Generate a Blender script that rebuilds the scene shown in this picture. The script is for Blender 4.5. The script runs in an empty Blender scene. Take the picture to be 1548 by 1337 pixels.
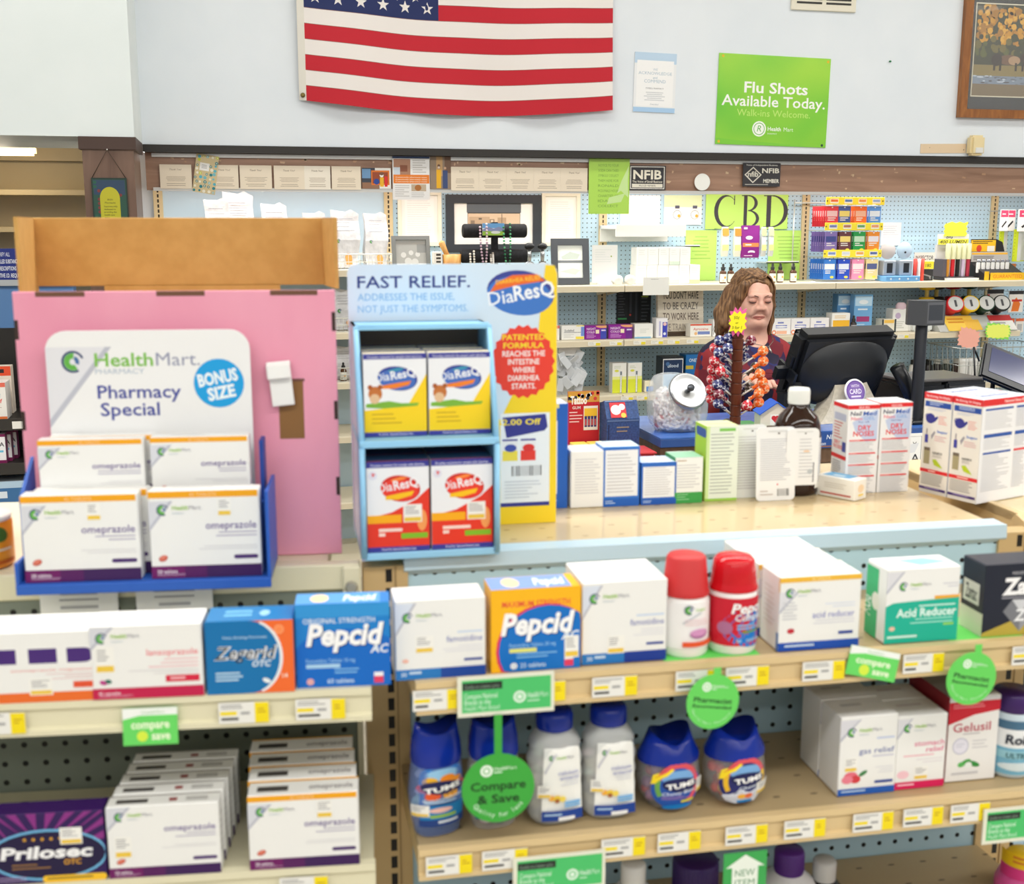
import bpy, bmesh, math, random
import numpy as np
from mathutils import Matrix, Vector
R = math.radians
random.seed(7)
scene = bpy.context.scene
COL = scene.collection

# ---------------------------------------------------------------- camera, sky, lights, exposure
cam = bpy.data.cameras.new('camera'); camo = bpy.data.objects.new('camera', cam); COL.objects.link(camo)
camo.location = (0, 0, 1.83); camo.rotation_euler = (R(90 - 10.6), 0, R(-13.5))
cam.sensor_fit = 'HORIZONTAL'; cam.sensor_width = 36; cam.lens = 36 * 1767 / 1548
cam.clip_start = 0.02; cam.clip_end = 60
cam.dof.use_dof = True; cam.dof.focus_distance = 4.4; cam.dof.aperture_fstop = 6.6; cam.dof.aperture_blades = 7
scene.camera = camo
scene.view_settings.view_transform = 'Standard'; scene.view_settings.look = 'None'
scene.view_settings.gamma = 1; scene.view_settings.exposure = 0.0; scene.view_settings.use_curve_mapping = False
scene.cycles.max_bounces = 7; scene.cycles.diffuse_bounces = 4; scene.cycles.caustics_reflective = False; scene.cycles.caustics_refractive = False
wd = bpy.data.worlds.new('sky'); scene.world = wd; wd.use_nodes = True
wd.node_tree.nodes['Background'].inputs[0].default_value = (0.93, 0.97, 1.0, 1); wd.node_tree.nodes['Background'].inputs[1].default_value = 0.56
def area(name, loc, size, power, rot=(0, 0, 0), color=(1, 1, 1)):
    l = bpy.data.lights.new(name, 'AREA'); l.shape = 'RECTANGLE'; l.size, l.size_y = size; l.energy = power; l.color = color
    o = bpy.data.objects.new(name, l); o.location = loc; o.rotation_euler = rot; COL.objects.link(o); return o
CEIL = 3.75
for y, pw in ((-5.4, 45), (-2.9, 88), (-.45, 108), (2.4, 150), (4.9, 22)):
    area('ceiling_lamp_light', (1.7, y, CEIL - .12), (9.6, .3), pw, color=(1, .99, .97))
area('valance_lamp_light', (2.1, 6.357 - .34, 2.14), (5.2, .06), 31, rot=(R(-18), 0, 0), color=(1, .99, .95))

# ---------------------------------------------------------------- materials
def lin(c):
    return tuple((x / 255 / 12.92) if x <= 10 else ((x / 255 + .055) / 1.055) ** 2.4 for x in c)
MC = {}
def pm(c, rough=.5, metal=0, trans=0, alpha=1, spec=.5, emit=0, ior=1.45, sub=0):
    key = (tuple(c), rough, metal, trans, alpha, spec, emit, ior, sub)
    if key in MC: return MC[key]
    m = bpy.data.materials.new('ink_%d_%d_%d' % tuple(c)); m.use_nodes = True
    b = m.node_tree.nodes['Principled BSDF']; L = lin(c)
    b.inputs['Base Color'].default_value = (*L, 1); b.inputs['Roughness'].default_value = rough
    b.inputs['Metallic'].default_value = metal; b.inputs['Transmission Weight'].default_value = trans
    b.inputs['Specular IOR Level'].default_value = spec; b.inputs['IOR'].default_value = ior
    b.inputs['Alpha'].default_value = alpha
    if sub: b.inputs['Subsurface Weight'].default_value = sub; b.inputs['Subsurface Radius'].default_value = (.02, .008, .004)
    if emit: b.inputs['Emission Color'].default_value = (*L, 1); b.inputs['Emission Strength'].default_value = emit
    MC[key] = m; return m
def nt(name):
    m = bpy.data.materials.new(name); m.use_nodes = True; t = m.node_tree
    return m, t, t.nodes['Principled BSDF'], lambda k, **kw: mk(t, k, **kw)
def mk(t, k, **kw):
    n = t.nodes.new(k)
    for a, v in kw.items(): setattr(n, a, v)
    return n
def ramp(t, stops):
    n = t.nodes.new('ShaderNodeValToRGB'); e = n.color_ramp.elements
    while len(e) > 1: e.remove(e[-1])
    e[0].position, e[0].color = stops[0][0], (*lin(stops[0][1]), 1)
    for p, c in stops[1:]:
        x = e.new(p); x.color = (*lin(c), 1)
    return n
def mottled(name, a, b, scale=(8, 8, 8), rough=.5, detail=4, lo=.35, hi=.65, bump=0, dist=0.0, spec=.5):
    m, t, p, N = nt(name)
    tc = N('ShaderNodeTexCoord'); mp = N('ShaderNodeMapping'); mp.inputs['Scale'].default_value = scale
    no = N('ShaderNodeTexNoise'); no.inputs['Scale'].default_value = 1; no.inputs['Detail'].default_value = detail; no.inputs['Distortion'].default_value = dist
    rp = ramp(t, [(lo, a), (hi, b)])
    t.links.new(tc.outputs['Object'], mp.inputs[0]); t.links.new(mp.outputs[0], no.inputs['Vector']); t.links.new(no.outputs['Fac'], rp.inputs[0])
    t.links.new(rp.outputs[0], p.inputs['Base Color']); p.inputs['Roughness'].default_value = rough; p.inputs['Specular IOR Level'].default_value = spec
    if bump:
        bp = N('ShaderNodeBump'); bp.inputs['Strength'].default_value = bump; bp.inputs['Distance'].default_value = .004
        t.links.new(no.outputs['Fac'], bp.inputs['Height']); t.links.new(bp.outputs[0], p.inputs['Normal'])
    return m
def pegs(name, col, dark, ou, oz, pitch_u=.0254, pitch_z=.0254, ru=.0028, rz=.0028, rough=.45, axes=(0, 2), spec=.4, only=False):
    """painted sheet with a regular grid of punched holes (object space, metres)"""
    m, t, p, N = nt(name); tc = N('ShaderNodeTexCoord'); s = N('ShaderNodeSeparateXYZ'); t.links.new(tc.outputs['Object'], s.inputs[0])
    def axis(out, off, pitch, r):
        a = N('ShaderNodeMath', operation='SUBTRACT'); t.links.new(out, a.inputs[0]); a.inputs[1].default_value = off - pitch / 2
        b = N('ShaderNodeMath', operation='FLOORED_MODULO'); t.links.new(a.outputs[0], b.inputs[0]); b.inputs[1].default_value = pitch
        c = N('ShaderNodeMath', operation='SUBTRACT'); t.links.new(b.outputs[0], c.inputs[0]); c.inputs[1].default_value = pitch / 2
        d = N('ShaderNodeMath', operation='DIVIDE'); t.links.new(c.outputs[0], d.inputs[0]); d.inputs[1].default_value = r
        e = N('ShaderNodeMath', operation='ABSOLUTE'); t.links.new(d.outputs[0], e.inputs[0]); return e
    a = axis(s.outputs[axes[0]], ou, pitch_u, ru); b = axis(s.outputs[axes[1]], oz, pitch_z, rz)
    if only:   # square slots
        h = N('ShaderNodeMath', operation='MAXIMUM'); t.links.new(a.outputs[0], h.inputs[0]); t.links.new(b.outputs[0], h.inputs[1])
    else:
        a2 = N('ShaderNodeMath', operation='POWER'); t.links.new(a.outputs[0], a2.inputs[0]); a2.inputs[1].default_value = 2
        b2 = N('ShaderNodeMath', operation='POWER'); t.links.new(b.outputs[0], b2.inputs[0]); b2.inputs[1].default_value = 2
        h = N('ShaderNodeMath', operation='ADD'); t.links.new(a2.outputs[0], h.inputs[0]); t.links.new(b2.outputs[0], h.inputs[1])
    lt = N('ShaderNodeMath', operation='LESS_THAN'); t.links.new(h.outputs[0], lt.inputs[0]); lt.inputs[1].default_value = 1
    mx = N('ShaderNodeMix', data_type='RGBA'); t.links.new(lt.outputs[0], mx.inputs[0])
    mx.inputs[6].default_value = (*lin(col), 1); mx.inputs[7].default_value = (*lin(dark), 1)
    t.links.new(mx.outputs[2], p.inputs['Base Color']); p.inputs['Roughness'].default_value = rough; p.inputs['Specular IOR Level'].default_value = spec
    return m
def woodm(name, a, b, scale=(3, 3, 40), rough=.4):
    return mottled(name, a, b, scale, rough, 6, .3, .7, .05, 1.2)

WHITE = (240, 240, 238); OFFW = (232, 231, 226); TXT = (120, 120, 128)
GREEN = (98, 178, 72); HMB = (42, 62, 110); HMG = (150, 195, 70); GREYT = (128, 130, 140); NAVY = (28, 38, 104); PURP = (72, 28, 102)

# ---------------------------------------------------------------- mesh builder
GL = {}
def glyphs(s, bold=0.0, shear=0.0, space=1.0):
    bold = bold * (.62 if bold < .05 else .78)
    if bold < .0125 and ('M' in s or 'W' in s): bold = 0
    k = (s, round(bold, 4), round(shear, 3), space)
    if k in GL: return GL[k]
    c = bpy.data.curves.new('t', 'FONT'); c.body = s; c.size = 1; c.offset = bold; c.shear = shear; c.resolution_u = 2; c.fill_mode = 'FRONT'; c.space_character = space
    o = bpy.data.objects.new('t', c); me = bpy.data.meshes.new_from_object(o)
    v = [(p.co.x, p.co.y) for p in me.vertices]; f = [tuple(p.vertices) for p in me.polygons]
    bpy.data.objects.remove(o); bpy.data.curves.remove(c); bpy.data.meshes.remove(me)
    x0 = min((p[0] for p in v), default=0); x1 = max((p[0] for p in v), default=1)
    GL[k] = ([(p[0] - x0, p[1]) for p in v], f, x1 - x0); return GL[k]

class B:
    def __init__(s): s.v = []; s.f = []; s.m = []; s.s = []; s.mats = []; s.T = Matrix.Identity(4); s.layer = 0
    def mi(s, m):
        if isinstance(m, (tuple, list)): m = pm(m)
        if m not in s.mats: s.mats.append(m)
        return s.mats.index(m)
    def add(s, vs, fs, m, smooth=False):
        k = len(s.v); i = s.mi(m)
        s.v += [tuple(s.T @ Vector(p)) for p in vs]
        for f in fs: s.f.append(tuple(k + x for x in f)); s.m.append(i); s.s.append(smooth)
    def box(s, x0, x1, y0, y1, z0, z1, m, c=0.0):
        if c <= 0:
            s.add([(x0, y0, z0), (x1, y0, z0), (x1, y1, z0), (x0, y1, z0), (x0, y0, z1), (x1, y0, z1), (x1, y1, z1), (x0, y1, z1)],
                  [(3, 2, 1, 0), (4, 5, 6, 7), (0, 1, 5, 4), (1, 2, 6, 5), (2, 3, 7, 6), (3, 0, 4, 7)], m); return
        bm = bmesh.new(); bmesh.ops.create_cube(bm, size=1)
        for q in bm.verts: q.co = ((x0 + x1) / 2 + q.co.x * (x1 - x0), (y0 + y1) / 2 + q.co.y * (y1 - y0), (z0 + z1) / 2 + q.co.z * (z1 - z0))
        bmesh.ops.bevel(bm, geom=bm.edges[:], offset=c, segments=2 if c > .004 else 1, affect='EDGES')
        s.addbm(bm, m, False)
    def addbm(s, bm, m, smooth=True):
        bm.verts.index_update(); s.add([q.co[:] for q in bm.verts], [tuple(q.index for q in f.verts) for f in bm.faces], m, smooth); bm.free()
    def prism(s, pts, h0, h1, m, axis='z', smooth=False):
        """polygon pts (a,b) extruded; axis z: (a,b,h) ; y: (a,h,b) ; x: (h,a,b)"""
        n = len(pts); P = {'z': lambda a, b, h: (a, b, h), 'y': lambda a, b, h: (a, h, b), 'x': lambda a, b, h: (h, a, b)}[axis]
        vs = [P(a, b, h0) for a, b in pts] + [P(a, b, h1) for a, b in pts]
        s.add(vs, [tuple(range(n))[::-1], tuple(range(n, 2 * n))] + [(i, (i + 1) % n, n + (i + 1) % n, n + i) for i in range(n)], m, smooth)
    def loft(s, rings, m, n=28, smooth=True, cap=True, e=2.0):
        """rings: (z, rx, ry[, cx, cy[, e]])"""
        vs = []; fs = []
        for r in rings:
            z, rx, ry = r[:3]; cx, cy = (r[3], r[4]) if len(r) > 4 else (0, 0); ee = r[5] if len(r) > 5 else e
            for i in range(n):
                t = 2 * math.pi * i / n; c, d = math.cos(t), math.sin(t)
                vs.append((cx + rx * math.copysign(abs(c) ** (2 / ee), c), cy + ry * math.copysign(abs(d) ** (2 / ee), d), z))
        for k in range(len(rings) - 1):
            for i in range(n):
                j = (i + 1) % n; fs.append((k * n + i, k * n + j, (k + 1) * n + j, (k + 1) * n + i))
        s.add(vs, fs, m, smooth)
        if cap:
            s.add(vs[:n], [tuple(range(n))[::-1]], m); s.add(vs[-n:], [tuple(range(n))], m)
    def lathe(s, prof, m, n=28, cx=0, cy=0, smooth=True): s.loft([(z, r, r, cx, cy) for r, z in prof], m, n, smooth)
    def tube(s, pts, r, m, n=8, smooth=True):
        pts = [Vector(p) for p in pts]; rr = r if isinstance(r, (list, tuple)) else [r] * len(pts); vs = []; fs = []
        prev = None
        for i, p in enumerate(pts):
            d = (pts[min(i + 1, len(pts) - 1)] - pts[max(i - 1, 0)]).normalized()
            a = prev if prev is not None else (Vector((0, 0, 1)) if abs(d.z) < .9 else Vector((1, 0, 0)))
            x = (a - d * a.dot(d)).normalized(); y = d.cross(x); prev = x
            for k in range(n):
                t = 2 * math.pi * k / n; vs.append(p + (x * math.cos(t) + y * math.sin(t)) * rr[i])
        for i in range(len(pts) - 1):
            for k in range(n):
                j = (k + 1) % n; fs.append((i * n + k, i * n + j, (i + 1) * n + j, (i + 1) * n + k))
        fs += [tuple(range(n))[::-1], tuple(range((len(pts) - 1) * n, len(pts) * n))]
        s.add(vs, fs, m, smooth)
    def ball(s, c, r, m, u=16, v=10):
        r = r if isinstance(r, (tuple, list)) else (r, r, r); bm = bmesh.new(); bmesh.ops.create_uvsphere(bm, u_segments=u, v_segments=v, radius=1)
        for q in bm.verts: q.co = (c[0] + q.co.x * r[0], c[1] + q.co.y * r[1], c[2] + q.co.z * r[2])
        s.addbm(bm, m)
    # print surfaces
    def face(s, kind, x0, x1, y0, y1, z0, z1):
        w, d, h = x1 - x0, y1 - y0, z1 - z0
        if kind == 'front': return Face(s, lambda a, b, o: (x0 + a * w, y0 - o, z1 - b * h), w, h, 0, True)
        if kind == 'back': return Face(s, lambda a, b, o: (x1 - a * w, y1 + o, z1 - b * h), w, h, 0, True)
        if kind == 'top': return Face(s, lambda a, b, o: (x0 + a * w, y1 - b * d, z1 + o), w, d, 0, True)
        if kind == 'left': return Face(s, lambda a, b, o: (x0 - o, y1 - a * d, z1 - b * h), d, h, 0, True)
        if kind == 'right': return Face(s, lambda a, b, o: (x1 + o, y0 + a * d, z1 - b * h), d, h, 0, True)
    def build(s, name, parent=None, loc=None, rz=0, rot=None):
        me = bpy.data.meshes.new(name); me.from_pydata(s.v, [], s.f)
        for m in s.mats: me.materials.append(m)
        me.polygons.foreach_set('material_index', s.m); me.polygons.foreach_set('use_smooth', s.s); me.update()
        o = bpy.data.objects.new(name, me); COL.objects.link(o)
        if parent: o.parent = parent
        if loc is not None: o.location = loc
        o.rotation_euler = rot if rot else (0, 0, rz)
        return o

def CL(v): return 0 if v < 0 else 1 if v > 1 else v
class Face:
    """a printable surface: x 0..1 left to right, y 0..1 top to bottom; sizes in metres from w, h"""
    STEP = .000014
    def __init__(s, b, P, w, h, n=0, clip=False): s.b = b; s.w = w; s.h = h; s.n = n; s.k = 2; s.clip = clip; s.P0 = P; s.P = (lambda x, y, o: P(CL(x), CL(y), o)) if clip else P
    def off(s): s.k += 1; return .00012 + s.k * s.STEP * (6 if s.n else 1)
    def poly(s, pts, m):
        if s.n: return s.fan(pts, m)
        o = s.off(); s.b.add([s.P(x, y, o) for x, y in pts], [tuple(range(len(pts)))[::-1]], m)
    def rect(s, x0, y0, x1, y1, m):
        o = s.off(); n = max(1, int(s.n * abs(x1 - x0) + .99)) if s.n else 1; k = max(1, int(s.n * abs(y1 - y0) * .6 + .99)) if s.n else 1
        vs = [s.P(x0 + (x1 - x0) * i / n, y0 + (y1 - y0) * j / k, o) for j in range(k + 1) for i in range(n + 1)]
        fs = [(j * (n + 1) + i, (j + 1) * (n + 1) + i, (j + 1) * (n + 1) + i + 1, j * (n + 1) + i + 1) for j in range(k) for i in range(n)]
        s.b.add(vs, fs, m, bool(s.n))
    def fan(s, pts, m):
        o = s.off(); cx = sum(p[0] for p in pts) / len(pts); cy = sum(p[1] for p in pts) / len(pts); n = len(pts)
        if s.n:
            vs = [s.P(cx, cy, o)] + [s.P(cx + (x - cx) * q, cy + (y - cy) * q, o) for q in (.25, .5, .75, 1) for x, y in pts]
            fs = [(0, 1 + (i + 1) % n, 1 + i) for i in range(n)] + [(1 + j * n + i, 1 + j * n + (i + 1) % n, 1 + j * n + n + (i + 1) % n, 1 + j * n + n + i) for j in range(3) for i in range(n)]
        else: vs = [s.P(cx, cy, o)] + [s.P(x, y, o) for x, y in pts]; fs = [(0, 1 + (i + 1) % n, 1 + i) for i in range(n)]
        s.b.add(vs, fs, m)
    def ell(s, cx, cy, rx, m, ry=None, rot=0, n=28, a0=0, a1=360):
        ry = rx * s.w / s.h if ry is None else ry; c, d = math.cos(R(rot)), math.sin(R(rot)); pts = []; full = a1 - a0 >= 360
        for i in range(n if full else n + 1):
            t = R(a0 + (a1 - a0) * i / n); X, Y = rx * s.w * math.cos(t), ry * s.h * math.sin(t)
            pts.append((cx + (X * c + Y * d) / s.w, cy - (-X * d + Y * c) / s.h))
        s.fan(pts, m)
    def arc(s, cx, cy, r, th, m, a0=0, a1=360, n=24):
        o = s.off(); vs = []
        for i in range(n + 1):
            t = R(a0 + (a1 - a0) * i / n)
            for q in (r, r - th): vs.append(s.P(cx + q * math.cos(t), cy - q * math.sin(t) * s.w / s.h, o))
        s.b.add(vs, [(2 * i, 2 * i + 1, 2 * i + 3, 2 * i + 2) for i in range(n)], m)
    def star(s, cx, cy, r1, r2, n, m, ry=1.0, ph=0):
        s.fan([(cx + (r1 if i % 2 == 0 else r2) * math.cos(math.pi * i / n + ph), cy + (r1 if i % 2 == 0 else r2) * math.sin(math.pi * i / n + ph) * s.w / s.h * ry) for i in range(2 * n)], m)
    def rrect(s, x0, y0, x1, y1, r, m, corners=(1, 1, 1, 1)):
        ry = r * s.w / s.h; pts = []
        for (cx, cy, a), on in zip(((x1 - r, y0 + ry, 0), (x0 + r, y0 + ry, 90), (x0 + r, y1 - ry, 180), (x1 - r, y1 - ry, 270)), corners):
            if not on: pts.append((cx + (r if a in (0, 270) else -r), cy + (ry if a in (180, 270) else -ry))); continue
            for i in range(7): t = R(a + 15 * i); pts.append((cx + r * math.cos(t), cy - ry * math.sin(t)))
        s.fan(pts, m)
    def text(s, t, x, y, h, m, bold=0.0, shear=0.0, al='l', fit=None, rot=0, space=1.0, cap=.70):
        """y = baseline, h = cap height as fraction of face height; fit = max width (fraction)"""
        v, f, wd = glyphs(t, bold, shear, space); k = h * s.h / cap; kx = k
        if fit: kx = fit * s.w / wd
        W = wd * kx; ox = {'l': 0, 'c': -W / 2, 'r': -W}[al]; c, d = math.cos(R(rot)), math.sin(R(rot)); o = s.off() + (.0011 if s.n and h * s.h > .005 else 0)
        s.b.add([s.P(x + ((px * kx + ox) * c - py * k * d) / s.w, y - ((px * kx + ox) * d + py * k * c) / s.h, o) for px, py in v], f, m)
    def arctext(s, t, cx, cy, r, a0, a1, h, m, bold=.01):
        o = s.off(); n = len(t)
        for i, ch in enumerate(t):
            if ch == ' ': continue
            v, f, wd = glyphs(ch, bold); a = R(a0 + (a1 - a0) * (i + .5) / n); k = h * s.w / .7; sg = 1 if a1 < a0 else -1
            ux, uy = math.sin(a) * sg, -math.cos(a) * sg; nx, ny = math.cos(a) * sg, math.sin(a) * sg
            s.b.add([s.P(cx + (r * s.w * math.cos(a) + ux * (px - wd / 2) * k + nx * py * k) / s.w, cy - (r * s.w * math.sin(a) + uy * (px - wd / 2) * k + ny * py * k) / s.h, o) for px, py in v], f, m)
    def lines(s, x0, y0, x1, y1, n, m, fill=.45, al='l', lo=.55):
        for i in range(n):
            y = y0 + (y1 - y0) * i / n; L = (x1 - x0) * random.uniform(lo, 1); a = {'l': x0, 'r': x1 - L, 'c': (x0 + x1 - L) / 2}[al]
            s.rect(a, y, a + L, y + (y1 - y0) / n * fill, m)
    def swirl(s, cx, cy, r):
        """round two-tone leaf emblem"""
        s.arc(cx, cy, r, r * .2, HMB, 20, 300); s.arc(cx, cy, r * .78, r * .5, GREEN, 80, 300); s.arc(cx, cy, r * .55, r * .35, (70, 110, 160), -30, 70)
    def mart(s, x, y, h, sub=True, word=True):
        """emblem with two-tone shop lettering; x,y = left centre, h = emblem height (of face height)"""
        r = h / 2 * s.h / s.w; s.swirl(x + r, y, r)
        if word:
            k = h * .36; v, f, wd = glyphs('Health', .035); W = wd * k * s.h / .7 / s.w
            s.text('Health', x + 2.6 * r, y, k, HMG, .035); s.text('Mart.', x + 2.75 * r + W, y, k, GREYT, .018)
            if sub: s.text('PHARMACY', x + 2.6 * r, y + h * .38, h * .14, (140, 165, 180))
    def fold(s, x0, y0, c=(214, 216, 224), sx=.22, sy=.32):
        s.poly([(x0, y0), (x0 + sx, y0), (x0, y0 + sy)], c); s.poly([(x0 + sx, y0), (x0 + sx - .03, y0), (x0, y0 + sy - .05), (x0, y0 + sy)], (190, 192, 204))
    def sticker(s, x, y, w, h):
        s.rect(x, y, x + w, y + h, (244, 243, 238)); s.lines(x + w * .1, y + h * .12, x + w * .9, y + h * .6, 4, (150, 150, 155), .4); s.rect(x + .05 * w, y + h * .72, x + .95 * w, y + h * .95, (238, 200, 70))

class Fr:
    def __init__(s, ox, oy, ang): s.o = Vector((ox, oy, 0)); s.ang = R(ang); s.u = Vector((math.cos(s.ang), math.sin(s.ang), 0)); s.n = Vector((-math.sin(s.ang), math.cos(s.ang), 0))
    def w(s, u, v, z): return s.o + s.u * u + s.n * v + Vector((0, 0, z))
RG = Fr(0.38141508, 1.452562, -2.7); LG = Fr(0.00677, 1.47104, -7.0); W = Fr(0, 6.35672854, 0)

def tag(o, label=None, cat=None, group=None, kind=None):
    if label: o['label'] = label
    if cat: o['category'] = cat
    if group: o['group'] = group
    if kind: o['kind'] = kind
    return o
def thing(name, label, cat, loc, rz=0, group=None):
    o = bpy.data.objects.new(name, None); o.empty_display_size = .02; COL.objects.link(o); o.location = loc; o.rotation_euler = (0, 0, rz)
    return tag(o, label, cat, group)
def at(fr, u, v, z, rot=0): return dict(loc=fr.w(u, v, z), rz=fr.ang + R(rot))
def copy_tree(o, loc=None, rz=None, parent=None):
    c = o.copy(); COL.objects.link(c)
    if parent: c.parent = parent
    if loc is not None: c.location = loc
    if rz is not None: c.rotation_euler = (0, 0, rz)
    for ch in [x for x in bpy.data.objects if x.parent is o]: copy_tree(ch, parent=c)
    return c
def carton(name, label, cat, fr, u, v, z, w, h, d, base=WHITE, front=None, top=None, left=None, right=None, rot=0, group=None, c=.0012, back=None, rough=.35):
    b = B(); b.box(-w / 2, w / 2, 0, d, 0, h, pm(base, rough), c)
    for k, fn in (('front', front), ('top', top), ('left', left), ('right', right), ('back', back)):
        if fn: fn(b.face(k, -w / 2, w / 2, 0, d, 0, h))
    return tag(b.build(name, **at(fr, u, v, z, rot)), label, cat, group)

# ================================================================ room
wallm = mottled('wall_paint', (226, 233, 240), (231, 237, 243), (3, 3, 3), .55)
soffm = mottled('soffit_paint', (228, 236, 236), (232, 239, 239), (3, 3, 3), .55)
floorm = mottled('floor_vinyl', (176, 168, 152), (196, 188, 172), (14, 14, 14), .35)
ceilm = mottled('ceiling_tile', (228, 228, 222), (238, 238, 233), (30, 30, 30), .8)
beigew = mottled('beige_paint', (206, 192, 162), (214, 200, 170), (2, 2, 2), .6)
colw = woodm('column_wood', (98, 72, 58), (124, 96, 80), (14, 14, 1.6), .45)
fasw = woodm('fascia_wood', (146, 110, 88), (178, 140, 116), (1.6, 14, 22), .4)
alu = pm((214, 212, 208), .35, .6)
def struct(b, name, loc=(0, 0, 0)):
    return tag(b.build(name, loc=loc), kind='structure')
b = B(); b.box(-5, 9, -10, 10.5, -.05, 0, floorm); struct(b, 'floor')
b = B(); b.box(-5, 9, -10, 10.5, CEIL, CEIL + .05, ceilm); struct(b, 'ceiling')
for x, y in [(x, y) for y in (-5.4, -2.9, -.45, 2.4, 4.9) for x in (-1.8, -.4, 1.0, 2.4, 3.8, 5.2)]:
    t = thing('ceiling_light', 'recessed white fluorescent ceiling light fitting above the shop floor', 'ceiling light', (x, y, CEIL), 0, 'ceiling lights')
    b = B(); b.box(-.66, .66, -.2, .2, -.05, 0, (235, 235, 232)); b.build('housing', t)
    b = B(); b.box(-.62, .62, -.17, .17, -.058, -.051, pm((255, 252, 244), emit=3)); b.build('diffuser', t)
WY = W.o.y
b = B(); b.box(-.62, 7.5, WY + .03, WY + .12, 0, 2.3, wallm); b.box(-.45, 7.5, WY - .5, WY + .12, 2.193, CEIL, wallm); struct(b, 'wall_back')
b = B(); b.box(-4.5, -.365, WY - 1.0, WY - .15, 2.19, CEIL, soffm); struct(b, 'wall_left')
b = B(); b.box(-.365, 7.5, WY - .51, WY - .44, 2.158, 2.192, pm((42, 38, 34), .4)); struct(b, 'trim_1')
b = B(); b.box(-.36, 7.5, WY - .45, WY - .43, 1.985, 2.17, fasw); 
for z0, z1, y in ((2.138, 2.156, .462), (1.982, 1.998, .46)): b.box(-.33, 7.5, WY - y, WY - .43, z0, z1, alu)
fa = B()
struct(b, 'trim_2')
# back room behind the wood post
b = B(); b.box(-4.5, -.62, WY + 1.0, WY + 1.1, 0, 2.4, beigew); b.box(-4.5, -.5, WY - .15, WY + 1.1, 2.26, 2.34, beigew); b.box(-4.5, -.62, WY + .9, WY + 1.0, 2.18, 2.26, beigew); struct(b, 'wall_rear')
# wood post with its cap
b = B(); b.box(-.58, -.372, WY - 1.0, WY - .62, 0, 2.14, colw); b.box(-.592, -.36, WY - 1.012, WY - .6, 2.138, 2.19, pm((72, 52, 44), .5)); struct(b, 'column')
# back-room shelving
t = thing('storage_shelving', 'beige wooden storage shelves in the back room behind the wood post', 'shelving', (-1.6, WY + .85, 0))
b = B(); b.box(-1.3, .98, .1, .15, 0, 2.17, beigew); b.box(-1.32, -1.28, -.25, .15, 0, 2.17, beigew); b.build('carcass', t)
for z in (1.984, 1.783, 1.55): b = B(); b.box(-1.28, .98, -.2, .1, z, z + .028, beigew); b.build('shelf', t)
tag((lambda b: (b.box(-.02, .02, -.05, .03, 0, .05, pm((222, 205, 170), .7)), b.build('small_carton', loc=(-1.035, WY + .8, 1.8125)))[1])(B()), 'tiny beige carton standing on the back-room shelf', 'carton')
for i in range(3):
    b = B(); b.box(-.035, .035, -.06, .06, 0, .03, pm((214, 196, 165), .7), .002)
    tag(b.build('paper_pack', loc=(-1.23 + .004 * i, WY + .78, 1.5795 + .0305 * i)), ['beige paper pack at the bottom of the small back-room stack', 'beige paper pack in the middle of the back-room stack', 'beige paper pack on top of the back-room stack'][i], 'paper pack', 'paper packs in the back room')
t = thing('ceiling_lamp', 'warm glowing lamp fixed under the back-room ceiling', 'lamp', (-1.12, WY + .3, 2.26))
b = B(); b.box(-.2, .17, -.09, .09, -.03, 0, (235, 225, 200), .004); b.build('lamp_base', t)
b = B(); b.box(-.19, .165, -.085, .085, -.082, -.031, pm((255, 226, 150), emit=3.2), .012); b.build('diffuser', t)
l = bpy.data.lights.new('lamp_glow', 'POINT'); l.energy = 3.5; l.color = (1, .86, .66); l.shadow_soft_size = .08
lo = bpy.data.objects.new('lamp_glow', l); COL.objects.link(lo); lo.location = (-1.15, WY + .3, 2.12)
# blue half wall with sign, dark gondola in front
b = B(); b.box(-4.5, -.64, WY - 1.1, WY - 1.0, 0, 1.59, pm((96, 138, 190), .5)); b.box(-4.5, -.63, WY - 1.12, WY - .98, 1.575, 1.6, pm((178, 182, 184), .4)); struct(b, 'wall_counter')
b = B(); b.box(-.62, .2, 0, .006, 0, .128, pm((30, 46, 124), .4)); f = b.face('front', -.62, .2, 0, .006, 0, .128)
for i, s in enumerate(('STATE LAW: WE VERIFY ALL', 'CONTROLLED SUBSTANCE', 'PRESCRIPTIONS', 'POSITIVE I.D. REQUIRED')):
    f.text(s, (.739, .775, .765, .8)[i], .25 + .225 * i, .13, (235, 238, 245), .02, al='r', fit=(.156, .13, .084, .142)[i])
tag(b.build('notice_sign', loc=(-.862, WY - 1.12, 1.6)), 'dark blue notice sign with white capitals on the blue half wall', 'sign')

# ---------------------------------------------------------------- things on the high wall
FW = WY - .5
def flagP(a, c, o):
    w, h = 1.524, .914
    x = a * w; dy = -.03 * math.sin(math.pi * a) * (.35 + .65 * c) - .012 * a * 0; wave = .014 * math.sin(3.1 * 2 * math.pi * (a + .12 * c)) * (.3 + .7 * c) + .008 * math.sin(1.3 * 6.28 * (a - .5 * c) + 1)
    return (x, -.035 + wave - o, -c * h + dy * 1.6 + .012 * math.sin(math.pi * a * 1) * 0 - .012 * a)
t = thing('flag', 'large red and white striped flag with white stars on blue hung on the pale wall', 'flag', (.395, FW, 3.318))
b = B(); f = Face(b, flagP, 1.524, .914, 40)
RED = pm((196, 32, 48), .75); WHT = pm((238, 232, 228), .75); BLU = pm((34, 46, 96), .75)
b.layer = 0
for i in range(13):
    f.k = 2; f.rect(0 if i > 6 else .42, i / 13, 1, (i + 1) / 13, RED if i % 2 == 0 else WHT)
f.k = 2; f.rect(0, 0, .42, 7 / 13, BLU)
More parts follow.
